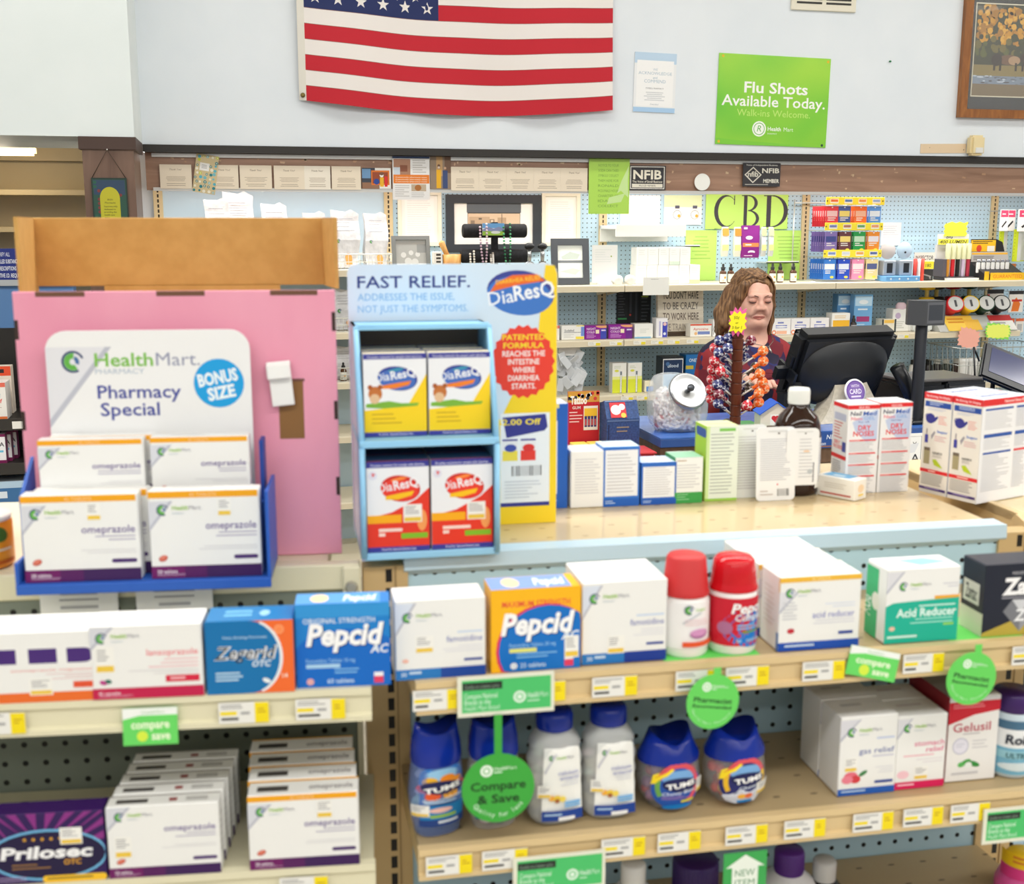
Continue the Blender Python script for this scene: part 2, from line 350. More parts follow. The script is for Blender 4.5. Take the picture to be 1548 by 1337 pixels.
for r in range(9):
    for q in range(6 if r % 2 == 0 else 5):
        f.k = 5; f.star(.035 + .07 * q + (.035 if r % 2 else 0), .054 * (r + 1) - .004, .0196, .0078, 5, WHT, ph=-math.pi / 2)
for i in range(1, 13): f.k = 6; f.rect(.42 if i < 7 else 0, i / 13 - .0012, 1, i / 13 + .0012, pm((150, 110, 100), .8))
b.build('cloth', t)
b = B(); f = Face(b, lambda a, c, o: flagP(a * .022 - .022, c, o), 1.524, .914, 60); f.rect(0, 0, 1, 1, pm((226, 222, 212), .8)); b.build('heading', t)
for c in (.03, .975):
    b = B(); b.lathe([(.004, 0), (.011, 0), (.011, .004), (.004, .004)], pm((120, 105, 60), .35, .8), 14); x, y, z = flagP(-.011, c, 0); b.build('grommet', t, (x, y - .004, z), rot=(R(90), 0, 0))
def poster(name, label, cat, u, z, w, h, y, base, fn, th=.003, group=None, rot=0, tilt=0):
    b = B(); b.box(-w / 2, w / 2, -th, 0, 0, h, base); f = b.face('front', -w / 2, w / 2, -th, 0, 0, h); fn(f)
    return tag(b.build(name, loc=(u, y, z), rot=(R(tilt), R(rot), 0)), label, cat, group)
def fnaward(f):
    f.rect(0, 0, 1, .18, (190, 214, 236)); f.rect(0, .92, 1, 1, (170, 205, 238)); f.rect(.06, .13, .94, .9, (246, 246, 246))
    for i, (s, h) in enumerate((('WE', .04), ('ACKNOWLEDGE', .05), ('and', .04), ('COMMEND', .055))): f.text(s, .5, .3 + .068 * i, h, (170, 190, 205), .015, al='c', fit={'ACKNOWLEDGE': .8}.get(s))
    f.text('SYMBOL PHARMACY', .5, .61, .025, (90, 90, 95), .01, al='c'); f.lines(.2, .66, .8, .82, 5, (205, 208, 212), al='c'); f.text('Awarded', .5, .88, .03, (170, 180, 190), al='c', shear=.3)
poster('award_certificate', 'pale blue and white certificate on the wall between flag and green poster', 'certificate', 2.151, 2.389, .225, .292, FW - .002, (236, 238, 240), fnaward, rot=1.2)
GP = mottled('poster_green', (110, 198, 52), (172, 222, 60), (1.6, 1, 1.6), .3, 2)
def fnflu(f):
    f.text('Flu Shots', .52, .415, .118, (250, 250, 246), .03, al='c', fit=.57); f.text('Available Today.', .505, .565, .118, (250, 250, 246), .02, al='c', fit=.93); f.text('Walk-ins Welcome.', .51, .675, .075, (196, 232, 120), .008, al='c', fit=.66)
    f.ell(.385, .815, .062, (246, 250, 240)); f.arc(.385, .815, .05, .006, GREEN); f.text('R', .385, .845, .07, GREEN, .0, shear=.2, al='c')
    f.text('Health', .462, .832, .045, (250, 250, 246), .02); f.text('Mart', .607, .832, .045, (235, 248, 220), 0); f.text('PHARMACY', .462, .872, .016, (240, 250, 230))
    f.poly([(0, .93), (.25, .955), (.5, .965), (.75, .985), (.85, 1), (0, 1)], (126, 204, 60))
    for x, y, c in ((.035, .03, (230, 190, 40)), (.975, .035, (230, 190, 40)), (.03, .97, (230, 180, 40)), (.965, .975, (30, 70, 50))): f.ell(x, y, .011, c)
poster('wall_poster', 'bright green square flu-shot poster pinned to the pale wall', 'poster', 2.809, 2.232, .632, .455, FW - .002, GP, fnflu, rot=1.0)
t = thing('air_vent', 'cream slotted air vent high on the pale wall', 'vent', (3.074, FW - .001, 2.918))
b = B(); b.box(-.185, .185, -.012, 0, 0, .2, (232, 226, 208), .003); b.build('vent_frame', t)
b = B()
for i in range(8):
    for x0 in (-.155, .012): b.box(x0, x0 + .143, -.0135, -.0122, .033 + i * .02, .043 + i * .02, (44, 42, 38))
b.build('slot', t)
oak = woodm('oak_frame', (122, 72, 30), (166, 106, 52), (30, 30, 5), .35)
t = thing('framed_picture', 'oak framed autumn river picture with horses high on the pale wall', 'picture', (4.28, FW - .001, 2.398))
b = B(); w, h = .76, .8
for pts in ([(-w / 2, 0), (w / 2, 0), (w / 2 - .045, .045), (-w / 2 + .045, .045)], [(-w / 2, h), (w / 2, h), (w / 2 - .045, h - .045), (-w / 2 + .045, h - .045)], [(-w / 2, 0), (-w / 2 + .045, .045), (-w / 2 + .045, h - .045), (-w / 2, h)], [(w / 2, 0), (w / 2 - .045, .045), (w / 2 - .045, h - .045), (w / 2, h)]):
    b.prism(pts, -.03, 0, oak, 'y')
b.build('picture_frame', t, rot=(0, 0, 0))
b = B(); b.box(-w / 2 + .04, w / 2 - .04, -.012, -.002, .04, h - .04, pm((52, 54, 56), .25)); b.build('picture_mount', t)
b = B(); b.box(-.31, .31, -.016, -.0125, .112, .60, (228, 222, 200)); f = b.face('front', -.305, .305, -.0162, -.0125, .118, .594)
f.rect(0, 0, 1, 1, (58, 62, 44)); random.seed(3)
for i in range(150): x, y = random.uniform(.02, .5), random.uniform(.02, .42); f.k = 6 + i % 20; f.ell(x, y, random.uniform(.01, .035), random.choice([(206, 150, 40), (190, 132, 36), (222, 170, 64), (170, 120, 40)]), n=7)
for i in range(60): f.k = 30 + i % 10; f.ell(random.uniform(.0, 1), random.uniform(.35, .62), random.uniform(.01, .04), random.choice([(88, 92, 44), (60, 66, 40), (110, 100, 50), (46, 50, 36)]), n=7)
f.k = 40; f.rect(0, .66, 1, .78, (138, 122, 74))
for cx, s in ((.36, 1), (.72, 1.05)):
    f.ell(cx, .6, .12 * s, (112, 82, 62), .055); f.ell(cx + .05, .605, .06 * s, (176, 144, 112), .05); f.ell(cx - .13 * s, .6, .055, (48, 38, 36), .07); f.ell(cx + .15, .575, .04, (60, 44, 38), .05)
    for dx in (-.16, -.1, .06, .13): f.rect(cx + dx, .63, cx + dx + .022, .72, (44, 36, 32))
f.rect(0, .78, 1, .87, (128, 142, 160))
for i in range(40): f.k = 62 + i % 8; f.ell(random.uniform(0, 1), random.uniform(.78, .87), random.uniform(.01, .04), random.choice([(190, 200, 214), (110, 116, 130), (84, 80, 86)]), .008, n=7)
f.k = 72; f.rect(0, .87, 1, 1, (122, 106, 80)); b.build('print', t)
b = B(); b.box(-w / 2 + .045, w / 2 - .045, -.0195, -.018, .045, h - .045, pm((255, 255, 255), .02, 0, 0, .06)); b.build('glazing', t)
t = thing('motion_sensor', 'cream motion sensor fixed to the wall below the framed picture', 'sensor', (4.016, FW - .001, 2.196))
b = B(); b.box(-.043, .043, -.055, 0, 0, .108, pm((232, 214, 168), .4), .012); b.build('housing', t)
b = B(); b.box(-.018, .03, -.0585, -.053, .012, .042, pm((225, 225, 222), .2), .003); b.build('lens', t)
b = B(); b.box(-.14, .14, -.002, 0, 0, .05, (224, 200, 168)); f = b.face('front', -.14, .14, -.002, 0, 0, .05); f.ell(.2, .4, .008, (120, 100, 80)); f.ell(.95, .65, .01, (60, 50, 40))
tag(b.build('tape_strip', loc=(3.835, FW - .001, 2.208), rot=(0, R(-1), 0)), 'tan strip of tape beside the motion sensor', 'tape')
b = B(); b.loft([(0, .006, .004), (.006, .007, .005), (.01, .003, .003)], pm((20, 120, 70), .3), 10)
tag(b.build('push_pin', loc=(3.48, FW - .001, 2.68), rot=(R(90), 0, 0)), 'tiny green push pin in the bare wall near the framed picture', 'pin')

# ---------------------------------------------------------------- papers along the wood fascia
FY = WY - .464
def fnthank(f):
    f.text('Thank You!', .5, .24, .075, (120, 100, 80), .0, .25, al='c'); f.lines(.14, .5, .86, .72, 4, (176, 160, 140), .3, al='c', lo=.7); f.lines(.14, .78, .86, .93, 2, (176, 160, 140), .3, al='c', lo=.7)
CRM = (240, 226, 204)
nL = ['with the faint heart drawing, at the far end of the wood fascia', 'with the faint drawing, just past the dotted card', 'second past the dotted card', 'third past the dotted card', 'paler than its neighbours, fourth past the dotted card', 'just before the orange snapshot']
nx = [(-.224, .145), (.0, .13), (.147, .15), (.305, .145), (.44, .125), (.58, .142)]
for (u, w), L in zip(nx, nL): poster('thank_you_note', 'cream thank-you note ' + L, 'note', u, 1.992, w, .112, FY, (245, 236, 220) if 'paler' in L else CRM, fnthank, .0015, 'thank-you notes on the wood fascia')
nL2 = ['just past the tall photo of two people', 'second past the tall photo of two people', 'in the middle of the five past the tall photo', 'second before the bright green sheet', 'with reddish heading, touching the bright green sheet']
for i, L in enumerate(nL2): poster('thank_you_note', 'cream thank-you note ' + L, 'note', 1.172 + .1425 * i, 1.991, .142, .117, FY, CRM, fnthank, .0015, 'thank-you notes on the wood fascia')
def fndots(f):
    random.seed(5); f.rect(.2, .22, .62, .42, (244, 242, 238)); f.lines(.28, .27, .55, .38, 3, (180, 180, 180))
    for i in range(9):
        for j in range(5):
            x, y = .1 + j * .2 + random.uniform(-.05, .05), .06 + i * .11 + random.uniform(-.02, .02)
            if .15 < x < .68 and .17 < y < .47: continue
            f.k = 6; f.ell(x, y, random.uniform(.045, .075), random.choice([(90, 180, 200), (205, 212, 60), (40, 130, 140), (245, 240, 225), (120, 190, 200)]), n=14)
            if random.random() < .5: f.k = 8; f.ell(x, y, .028, (235, 226, 196), n=10)
poster('greeting_card', 'dotted greeting card taped askew over the thank-you notes', 'card', -.1, 1.972, .105, .18, FY - .004, (214, 196, 152), fndots, .002, rot=9)
def fnsnap(f):
    f.rect(0, 0, .45, 1, (60, 66, 78)); f.rect(0, .05, .3, .5, (110, 150, 190)); f.rect(0, .7, .6, 1, (150, 110, 84)); f.rect(.32, .12, .95, .82, (226, 120, 40)); f.rect(.36, .2, .9, .75, (150, 70, 40)); f.ell(.5, .66, .1, (40, 70, 150)); f.ell(.68, .35, .07, (240, 235, 230)); f.ell(.68, .27, .08, (120, 80, 60), .08); f.rect(.62, .45, .75, .9, (235, 180, 40)); f.rect(.78, .4, .88, .9, (220, 40, 40))
poster('photo_print', 'snapshot of a person in red and yellow framed in orange, on the wood fascia', 'photo', .728, 1.998, .142, .1, FY, (240, 238, 232), fnsnap, .0015)
def fnclip(f):
    f.rect(0, 0, 1, .045, (60, 80, 120)); f.rect(.03, .06, .48, .42, (176, 130, 104)); f.rect(.03, .25, .2, .42, (210, 220, 230)); f.rect(.2, .2, .4, .35, (140, 84, 60)); f.lines(.54, .08, .96, .4, 6, (200, 196, 192)); f.rect(.02, .42, .99, .62, (235, 130, 40))
    for i in range(3): f.text('Community pharmacy news', .5, .49 + .05 * i, .025, (250, 240, 225), .02, al='c', fit=.85)
    f.lines(.06, .66, .45, .95, 6, (208, 205, 202)); f.rect(.5, .64, .9, .8, (196, 176, 150)); f.ell(.68, .72, .09, (176, 110, 50), .07); f.lines(.5, .83, .94, .96, 3, (208, 205, 202))
poster('newspaper_clipping', 'newspaper clipping with orange band hanging below the wood fascia', 'clipping', .9, 1.945, .185, .21, FY - .003, (240, 238, 236), fnclip, .0015)
def fnph2(f):
    f.rect(0, 0, 1, 1, (150, 130, 110)); f.rect(.3, 0, .6, .6, (200, 160, 110)); f.rect(.7, 0, 1, .5, (120, 90, 70)); f.ell(.42, .28, .07, (120, 84, 60)); f.ell(.42, .33, .05, (235, 215, 200)); f.rect(.3, .4, .52, .97, (238, 180, 30)); f.ell(.72, .35, .06, (210, 170, 140)); f.rect(.6, .42, .84, .98, (60, 76, 120))
poster('photo_print', 'tall photo of a person in a yellow suit beside a visitor in blue', 'photo', 1.048, 1.998, .105, .158, FY, (150, 130, 110), fnph2, .0015)
def fngreen(f):
    for i, s in enumerate(('NOTICE TO YOUR', 'SODA CAN TABS!', 'SYMBOLS COLLECT', 'THEM HERE FOR', 'RONALD', 'MCDONALD HOUSE', 'CHARITIES OF', 'IDAHO', 'COLLECT')): f.text(s, .48, .14 + .092 * i, .045, (120, 168, 70), -.002, al='c', fit=.5)
    for pts in ([(.98, .12), (.8, .4), (.7, .62), (.95, .5)], [(.5, .7), (.9, .62), (.8, .78), (.45, .82)], [(.95, .3), (.75, .55), (.98, .7)]): f.poly(pts, (206, 236, 160))  # pale angular patches: plastic sleeve reflections painted onto the sheet
poster('notice_sheet', 'lime green handwritten sheet in a plastic sleeve hanging from the wood fascia', 'sheet', 1.929, 1.878, .22, .278, FY - .004, pm((184, 228, 98), .15), fngreen, .002)
def fnnfib(f):
    f.rect(.03, .04, .97, .96, (240, 236, 226)); f.rect(.05, .07, .95, .93, (54, 52, 56))
    f.text('NFIB', .5, .55, .36, (240, 234, 216), .045, al='c', fit=.78); f.text('The Voice of Small Business', .5, .7, .085, (240, 234, 216), .02, al='c', fit=.82); f.rect(.08, .75, .92, .9, (235, 230, 214)); f.text('PROUD MEMBER', .5, .86, .07, (70, 66, 66), .02, al='c')
poster('membership_plaque', 'dark plaque with cream letters touching the lime green sheet', 'plaque', 2.138, 2.001, .2, .124, FY, (54, 52, 56), fnnfib, .004)
def fnmf(f):
    f.text('Voice of Independent Business', .5, .12, .07, (235, 232, 220), .01, al='c', fit=.84)
    f.poly([(.27, .16), (.5, .5), (.27, .86), (.04, .5)], (226, 222, 208)); f.poly([(.27, .22), (.46, .5), (.27, .8), (.08, .5)], (54, 52, 56)); f.text('nfib', .27, .58, .22, (226, 222, 208), .03, al='c', fit=.28)
    f.text('NFIB', .74, .42, .2, (240, 236, 222), .04, al='c', fit=.46); f.text('MEMBER', .76, .84, .16, (240, 236, 222), .03, al='c', fit=.42); f.lines(.06, .9, .94, .97, 1, (180, 178, 172))
poster('membership_plaque', 'dark plaque with a diamond emblem on the wood fascia above the monitor', 'plaque', 2.78, 2.023, .215, .122, FY, (54, 52, 56), fnmf, .004)
b = B(); f = Face(b, lambda a, c, o: ((a - .5) * .09, -o, (.5 - c) * .09), .09, .09); b.prism([(.044 * math.cos(R(i * 15)), .044 * math.sin(R(i * 15))) for i in range(24)], -.001, 0, (246, 246, 240), 'y'); f.k = 12
f.ell(.5, .5, .46, (246, 247, 240)); f.arc(.5, .5, .43, .02, (160, 190, 170)); f.arc(.5, .5, .3, .02, (200, 215, 200)); f.arctext('HEALTHY', .5, .5, .34, 160, 20, .06, (130, 150, 140))
tag(b.build('round_sticker', loc=(2.445, FY + .001, 2.044)), 'round white sticker on the wood fascia between the two dark plaques', 'sticker')
# tape scraps left on the fascia
random.seed(11); n = 0; b = B()
for i in range(70):
    x = random.uniform(-.25, 5.2); z = random.uniform(2.01, 2.13)
    if x < 1.8 and z < 2.105: z = random.uniform(2.112, 2.13)
    w = random.uniform(.008, .03); h = random.uniform(.006, .02)
    f = Face(b, lambda a, c, o, x=x, z=z, w=w, h=h: (x + a * w, WY - .4503 - o, z + h * (1 - c)), w, h)
    f.poly([(random.uniform(0, .3), random.uniform(0, .3)), (1, random.uniform(0, .4)), (random.uniform(.6, 1), 1), (.1, random.uniform(.6, 1))], random.choice([(206, 172, 140), (190, 150, 118), (212, 184, 150)]))
tag(b.build('tape_residue'), 'scraps of old tape left along the wood fascia', 'tape residue', kind='stuff')
# plaque hanging on the wood post
t = thing('hanging_plaque', 'green stained-glass style plaque hung by a chain on the wood post', 'plaque', (-.478, WY - 1.004, 1.785))
b = B(); b.box(-.072, .072, -.008, 0, 0, .235, (30, 52, 44)); f = b.face('front', -.072, .072, -.008, 0, 0, .235)
f.rect(.04, .03, .96, .97, (40, 78, 64)); f.rect(.06, .04, .94, .3, (44, 66, 92))
for i in range(12): f.k = 6; f.ell(random.choice([.1, .9, .2, .8]), .08 + .075 * i, .05, random.choice([(120, 50, 50), (36, 90, 70), (60, 80, 130), (150, 150, 60)]), n=7)
f.k = 8; f.ell(.5, .36, .28, (186, 180, 40), .2); f.rect(.22, .36, .78, .97, (186, 180, 40))
for i, s in enumerate(('IRISH', 'Pharmacist')): f.text(s, .5, .4 + .055 * i, .03, (60, 62, 20), .01, al='c')
for i, s in enumerate(('Supernaturally', 'dedicated to', 'providing the', 'health care', 'and a', 'prescription')): f.text(s, .32, .52 + .05 * i, .028, (60, 62, 20), .015)
f.rect(.35, .9, .65, .91, (40, 40, 20)); b.build('plaque_board', t)
b = B(); b.tube([(-.068, -.004, .235), (0, -.006, .352), (.068, -.004, .235)], .0015, pm((70, 60, 50), .5, .5), 6); b.build('chain', t)
b = B(); b.ball((0, -.006, .352), .004, pm((225, 225, 220), .2, 1), 10, 8); b.build('nail', t)

# ================================================================ pegboard wall shelving (five bays)
SHELF = pm((240, 230, 206), .45); TAN = pm((206, 184, 142), .45)
UP = [-.335, .845, 2.047, 3.284, 4.535, 5.76]
BL = ['pale blue smooth-backed wall shelving bay holding white pharmacy bags', 'wall shelving bay behind the blue counter display, holding picture frames and jewellery', 'wall shelving bay with white boxes and lime green signs, behind the woman', 'wall shelving bay with hanging medicine packets, behind the monitor', 'wall shelving bay past the flashlights with hanging cards and wire basket']
LV = [(1.60, 1.285, 1.03, .75, .4), (1.505, 1.215, .915, .6, .3), (1.505, 1.215, .915, .6, .3), (1.505, 1.215, .915, .6, .3), (.915, .6, .3)]
bays = []
for i in range(5):
    u0, u1 = UP[i], UP[i + 1]; uc = (u0 + u1) / 2; hw = (u1 - u0) / 2
    t = thing('wall_shelving', BL[i], 'shelving', (uc, WY, 0), 0, 'wall shelving bays'); bays.append(t)
    m = pm((196, 220, 236), .4) if i == 0 else pegs('wall_pegboard_%d' % i, (192, 222, 242), (66, 82, 94), 1.8047 - uc, 1.4508, ru=.0034, rz=.0034)
    b = B(); b.box(-hw, hw, 0, .02, .1, 2.17, m); b.build('back_panel', t)
    for x in ((-hw, hw) if i == 4 else (-hw,)):
        b = B(); b.box(x - .023, x + .023, -.012, .02, 0, 2.17, pegs('upright_slots_%d_%d' % (i, x > 0), (214, 194, 152), (40, 34, 28), x, .012, 1.0, .0254, .0042, .0085, only=True)); b.build('upright', t)
    for z in LV[i]:
        x1 = hw - (.05 if i == 3 and z > 1 else .002)
        b = B(); b.box(-hw + .002, x1, -.4, -.013, z - .022, z, SHELF); b.box(-hw + .002, x1, -.404, -.392, z - .034, z + .001, SHELF, .002); b.box(-hw + .002, x1, -.4046, -.404, z - .028, z - .006, pm((226, 214, 186), .5))
        for x in (-hw + .03, x1 - .03): b.prism([(-.39, z - .022), (-.013, z - .022), (-.013, z - .075)], x - .002, x + .002, SHELF, 'x')
        b.build('shelf', t)
    b = B(); b.box(-hw, hw, -.42, .02, 0, .1, SHELF); b.build('base_deck', t)

def std(z, u, v=-.34): return dict(fr=W, u=u, v=v, z=z)
S1, S2, S3 = 1.5065, 1.2165, .9165
# ---- bay with bags: white pharmacy bags, wire baskets
bagm = mottled('bag_paper', (206, 206, 208), (226, 226, 228), (30, 30, 30), .6, 3, bump=.6)
def bag(label, u, v, z, w, h, d=.07, lean=0, emb=True, shade=None, rz=0):
    b = B(); m = shade or bagm; n = 8; vs = []; fs = []
    for j in range(7):
        q = j / 6; ww = w * (.86 + .14 * q) / 2; dd = d * (1 - .75 * q) / 2
        for (x, y) in ((-ww, -dd), (-ww * .3, -dd * 1.2), (ww * .35, -dd * 1.15), (ww, -dd), (ww * 1.02, 0), (ww, dd), (0, dd * 1.1), (-ww, dd)):
            vs.append((x + .006 * math.sin(7 * q + x * 60), y + .005 * math.sin(9 * q + 4 * x), h * q + (.012 * math.sin(x * 55) if j == 6 else 0)))
    for j in range(6):
        for k in range(8): fs.append((j * 8 + k, j * 8 + (k + 1) % 8, j * 8 + 8 + (k + 1) % 8, j * 8 + 8 + k))
    fs += [tuple(range(8))[::-1], tuple(range(48, 56))]; b.add(vs, fs, m)
    f = Face(b, lambda a, c, o: (-w * .4 + a * w * .8, -d * .62 + d * .42 * (1 - c) - .004 - o, h * (1 - c)), w * .8, h)
    f.lines(.12, .12, .9, .4, 4, (150, 152, 162), .12)
    if emb: f.swirl(.2, .52, .085); f.poly([(.45, .8), (.55, .74), (.68, .75), (.78, .83), (.74, .94), (.5, .94)], (240, 170, 90))
    return tag(b.build('pharmacy_bag', loc=W.w(u, v, z), rot=(R(-lean), 0, R(rz))), label, 'bag', 'white pharmacy bags on the wall shelves')
bag('white pharmacy bag with orange patch standing in the wire basket', .585, -.27, S1 + .101, .15, .28)
bag('white pharmacy bag with green emblem crammed beside the wooden upright end of the basket', .742, -.25, S1 + .101, .125, .27, rz=8)
bag('tilted white bag showing over the brown cardboard, at the far end', -.045, -.27, S1 + .101, .125, .335, emb=False)
bag('tall white bag reaching the fascia above the brown cardboard', .06, -.14, S1 + .101, .16, .37, emb=False)
bag('short white bag peeking over the middle of the brown cardboard', .235, -.22, S1 + .101, .135, .315, emb=False)
bag('low white bag half hidden by the brown cardboard, next to the basket', .445, -.08, S1 + .101, .12, .275, emb=False)
bag('white bag with orange patch on the second shelf, between the two displays', .585, -.25, 1.291, .16, .2, emb=True)
bag('white bag on the third shelf, between the two displays', .575, -.25, 1.036, .15, .16, emb=False)
def wire_basket(label, u, v, z, w, h, d, nx, nz=2, m=(196, 196, 190), rz=0, flare=0):
    t = thing('wire_basket', label, 'basket', W.w(u, v, z), R(rz)); mm = pm(m, .35, .6)
    b = B()
    for k in range(nz + 1):
        q = k / nz; e = flare * q; zz = h * q; pts = [(-w / 2 - e, -d / 2 - e, zz), (w / 2 + e, -d / 2 - e, zz), (w / 2 + e, d / 2, zz), (-w / 2 - e, d / 2, zz), (-w / 2 - e, -d / 2 - e, zz)]
        for p, q2 in zip(pts, pts[1:]): b.tube([p, q2], .0022 if k < nz else .0032, mm, 6)
    b.build('rim_wires', t); b = B()
    for i in range(nx + 1):
        x = -w / 2 + w * i / nx; s = 1 + 2 * flare / w
        b.tube([(x * s, -d / 2 - flare, h), (x, -d / 2, 0), (x, d / 2, 0), (x, d / 2, h)], .0015, mm, 5)
    for i in range(1, 6):
        y = -d / 2 + d * i / 6
        b.tube([(-w / 2 - flare, y, h), (-w / 2, y, 0), (w / 2, y, 0), (w / 2 + flare, y, h)], .0015, mm, 5)
    b.build('mesh_wires', t); return t
wire_basket('low white wire basket of bags on the pale blue bay', .63, -.25, 1.601, .36, .075, .24, 18, m=(232, 232, 224))
wire_basket('wire basket on the second pale blue shelf, between the two displays', .6, -.25, 1.286, .4, .07, .24, 18, m=(222, 222, 214))
wire_basket('wire basket on the third pale blue shelf, between the two displays', .6, -.25, 1.031, .4, .07, .24, 18, m=(212, 212, 204))
def dropper(label, fr, u, v, z, s=1.0, amber=(92, 58, 34), lab=(246, 244, 232), dot=(240, 170, 50), grp=None):
    t = thing('dropper_bottle', label, 'bottle', fr.w(u, v, z), fr.ang, grp)
    b = B(); b.lathe([(.0165 * s, 0), (.018 * s, .003 * s), (.018 * s, .052 * s), (.016 * s, .06 * s), (.0085 * s, .066 * s), (.0085 * s, .07 * s)], pm(amber, .12), 18); b.build('bottle_body', t)
    b = B(); f = Face(b, lambda a, c, o: ((.0182 * s + o) * math.sin((a - .5) * 2.6), -(.0182 * s + o) * math.cos((a - .5) * 2.6), (.048 - .042 * c) * s), .047 * s, .042 * s, 12); f.rect(0, 0, 1, 1, lab); f.ell(.62, .45, .13, dot, n=12); f.lines(.2, .7, .6, .95, 3, (170, 170, 160)); b.build('label', t)
    b = B(); b.lathe([(.0105 * s, .068 * s), (.0105 * s, .082 * s), (.006 * s, .084 * s), (.0065 * s, .094 * s), (.004 * s, .1 * s)], pm((30, 30, 30), .45), 14); b.build('dropper_cap', t); return t
dropper('small amber dropper bottle on the shelf edge between the two displays', W, .553, -.33, 1.031 - .0 + .0005, .95, grp=None)
# ---- bay two: frames, jewellery
def fndoc(f): f.rect(.1, .07, .9, .94, (249, 248, 244)); f.lines(.16, .12, .84, .88, 16, (226, 226, 224), .25, lo=.8)
FRC = (236, 232, 214)
def frame(name, label, u, v, z, w, h, fw, col, fn, lean=0, rz=0, cat='picture', th=.018, mount=(244, 244, 238)):
    t = thing(name, label, cat, W.w(u, v, z), R(rz)); T = Matrix.Rotation(R(-lean), 4, 'X'); b = B(); b.T = T
    for pts in ([(-w / 2, 0), (w / 2, 0), (w / 2 - fw, fw), (-w / 2 + fw, fw)], [(-w / 2, h), (w / 2, h), (w / 2 - fw, h - fw), (-w / 2 + fw, h - fw)], [(-w / 2, 0), (-w / 2 + fw, fw), (-w / 2 + fw, h - fw), (-w / 2, h)], [(w / 2, 0), (w / 2 - fw, fw), (w / 2 - fw, h - fw), (w / 2, h)]): b.prism(pts, -th, 0, pm(col, .35), 'y')
    b.build('frame', t); b = B(); b.T = T; b.box(-w / 2 + fw * .8, w / 2 - fw * .8, -th * .5, -.002, fw * .8, h - fw * .8, mount)
    f = b.face('front', -w / 2 + fw, w / 2 - fw, -th * .5, -.002, fw, h - fw); fn(f); b.build('print', t); return t
frame('framed_certificate', 'pale framed certificate on the pegboard beside the pale blue bay', 1.012, -.003, 1.71, .237, .29, .02, FRC, fndoc)
frame('framed_certificate', 'pale framed certificate on the pegboard next to the lime green sheet', 1.801, -.003, 1.707, .22, .29, .02, FRC, fndoc)
def fnold(f):
    f.rect(.16, 0, .85, .23, (96, 102, 108)); f.rect(.17, .23, .84, .62, (40, 42, 46)); f.rect(.175, .25, .835, .61, (222, 196, 166))
    for x0, y0, x1, y1, c in ((.19, .33, .45, .58, (196, 168, 138)), (.21, .42, .26, .56, (140, 120, 100)), (.31, .36, .35, .4, (110, 96, 82)), (.45, .39, .51, .58, (150, 126, 102)), (.465, .41, .495, .48, (225, 205, 180)), (.55, .35, .66, .58, (186, 158, 128)), (.6, .26, .61, .56, (130, 112, 94)), (.66, .5, .83, .59, (206, 178, 148))): f.rect(x0, y0, x1, y1, c)
frame('framed_photograph', 'large dark framed sepia photograph of an old storefront on the pegboard', 1.42, -.003, 1.673, .53, .31, .045, (58, 62, 68), fnold)
def fnbw(f):
    f.rect(.0, .0, 1, 1, (168, 168, 164)); f.rect(0, .55, 1, 1, (226, 228, 226))
    for x, y, r in ((.25, .35, .09), (.5, .3, .08), (.72, .34, .08), (.4, .5, .12), (.62, .52, .12)): f.ell(x, y, r, (206, 206, 202), n=12)
    f.rect(.7, .1, 1, .3, (140, 142, 140))
frame('framed_photograph', 'grey framed black and white group photograph on the shelf behind the blue display', .925, -.28, S1, .2, .26, .02, (120, 122, 120), fnbw, 8, 4)
def fndup(f):
    f.rect(0, 0, 1, 1, (128, 132, 136)); f.rect(.0, .0, 1, .46, (242, 246, 240)); f.rect(0, .54, 1, 1, (242, 246, 240)); f.poly([(.15, .35), (.5, .2), (.9, .28), (.8, .42), (.2, .44)], (206, 216, 206)); f.poly([(.1, .8), (.6, .7), (.9, .76), (.7, .9)], (216, 224, 214))
frame('framed_photograph', 'charcoal double photo frame standing on the shelf beside the white card', 1.775, -.3, S1, .205, .245, .035, (72, 76, 82), fndup, 10, -6)
ww = woodm('mortar_wood', (196, 140, 72), (222, 170, 98), (30, 30, 8), .4)
t = thing('mortar_and_pestle', 'light wooden mortar with pestle on the shelf behind the blue display', 'mortar', W.w(1.132, -.3, S1))
b = B(); b.lathe([(.045, 0), (.05, .01), (.036, .03), (.04, .06), (.048, .1), (.05, .165), (.043, .165), (.038, .1), (.03, .06)], ww, 24); b.build('mortar_bowl', t)
b = B(); b.tube([(.02, .0, .07), (-.03, -.005, .17), (-.055, -.008, .225), (-.06, -.008, .232)], [.014, .013, .017, .008], ww, 12); b.build('pestle', t)
b = B(); b.box(-.022, .022, -.02, .02, 0, .18, (240, 236, 226), .003); f = b.face('front', -.022, .022, -.02, .02, 0, .18)
for i in range(3): f.rect(.35, .06 + .1 * i, .9, .12 + .1 * i, (70, 64, 58))
tag(b.build('small_plaque', loc=W.w(1.053, -.3, S1)), 'narrow cream plaque between the grey photograph and wooden mortar', 'plaque')
vel = mottled('black_velvet', (16, 16, 18), (30, 30, 34), (60, 60, 60), .9)
t = thing('jewellery_stand', 'tall black T-bar jewellery stand hung with bead necklaces', 'jewellery stand', W.w(1.36, -.3, S1))
b = B(); b.box(-.17, .12, -.07, .07, 0, .012, vel, .004); b.build('stand_base', t)
b = B(); b.box(-.017, .017, -.012, .012, .012, .33, vel, .003); b.build('stand_post', t)
for z, w in ((.285, .34), (.155, .36)):
    b = B(); b.T = Matrix.Translation((0, 0, z)) @ Matrix.Rotation(R(90), 4, 'Y'); b.loft([(-w / 2, .03, .028), (-w / 2 + .008, .036, .034), (w / 2 - .008, .036, .034), (w / 2, .03, .028)], vel, 20); b.build('crossbar', t)
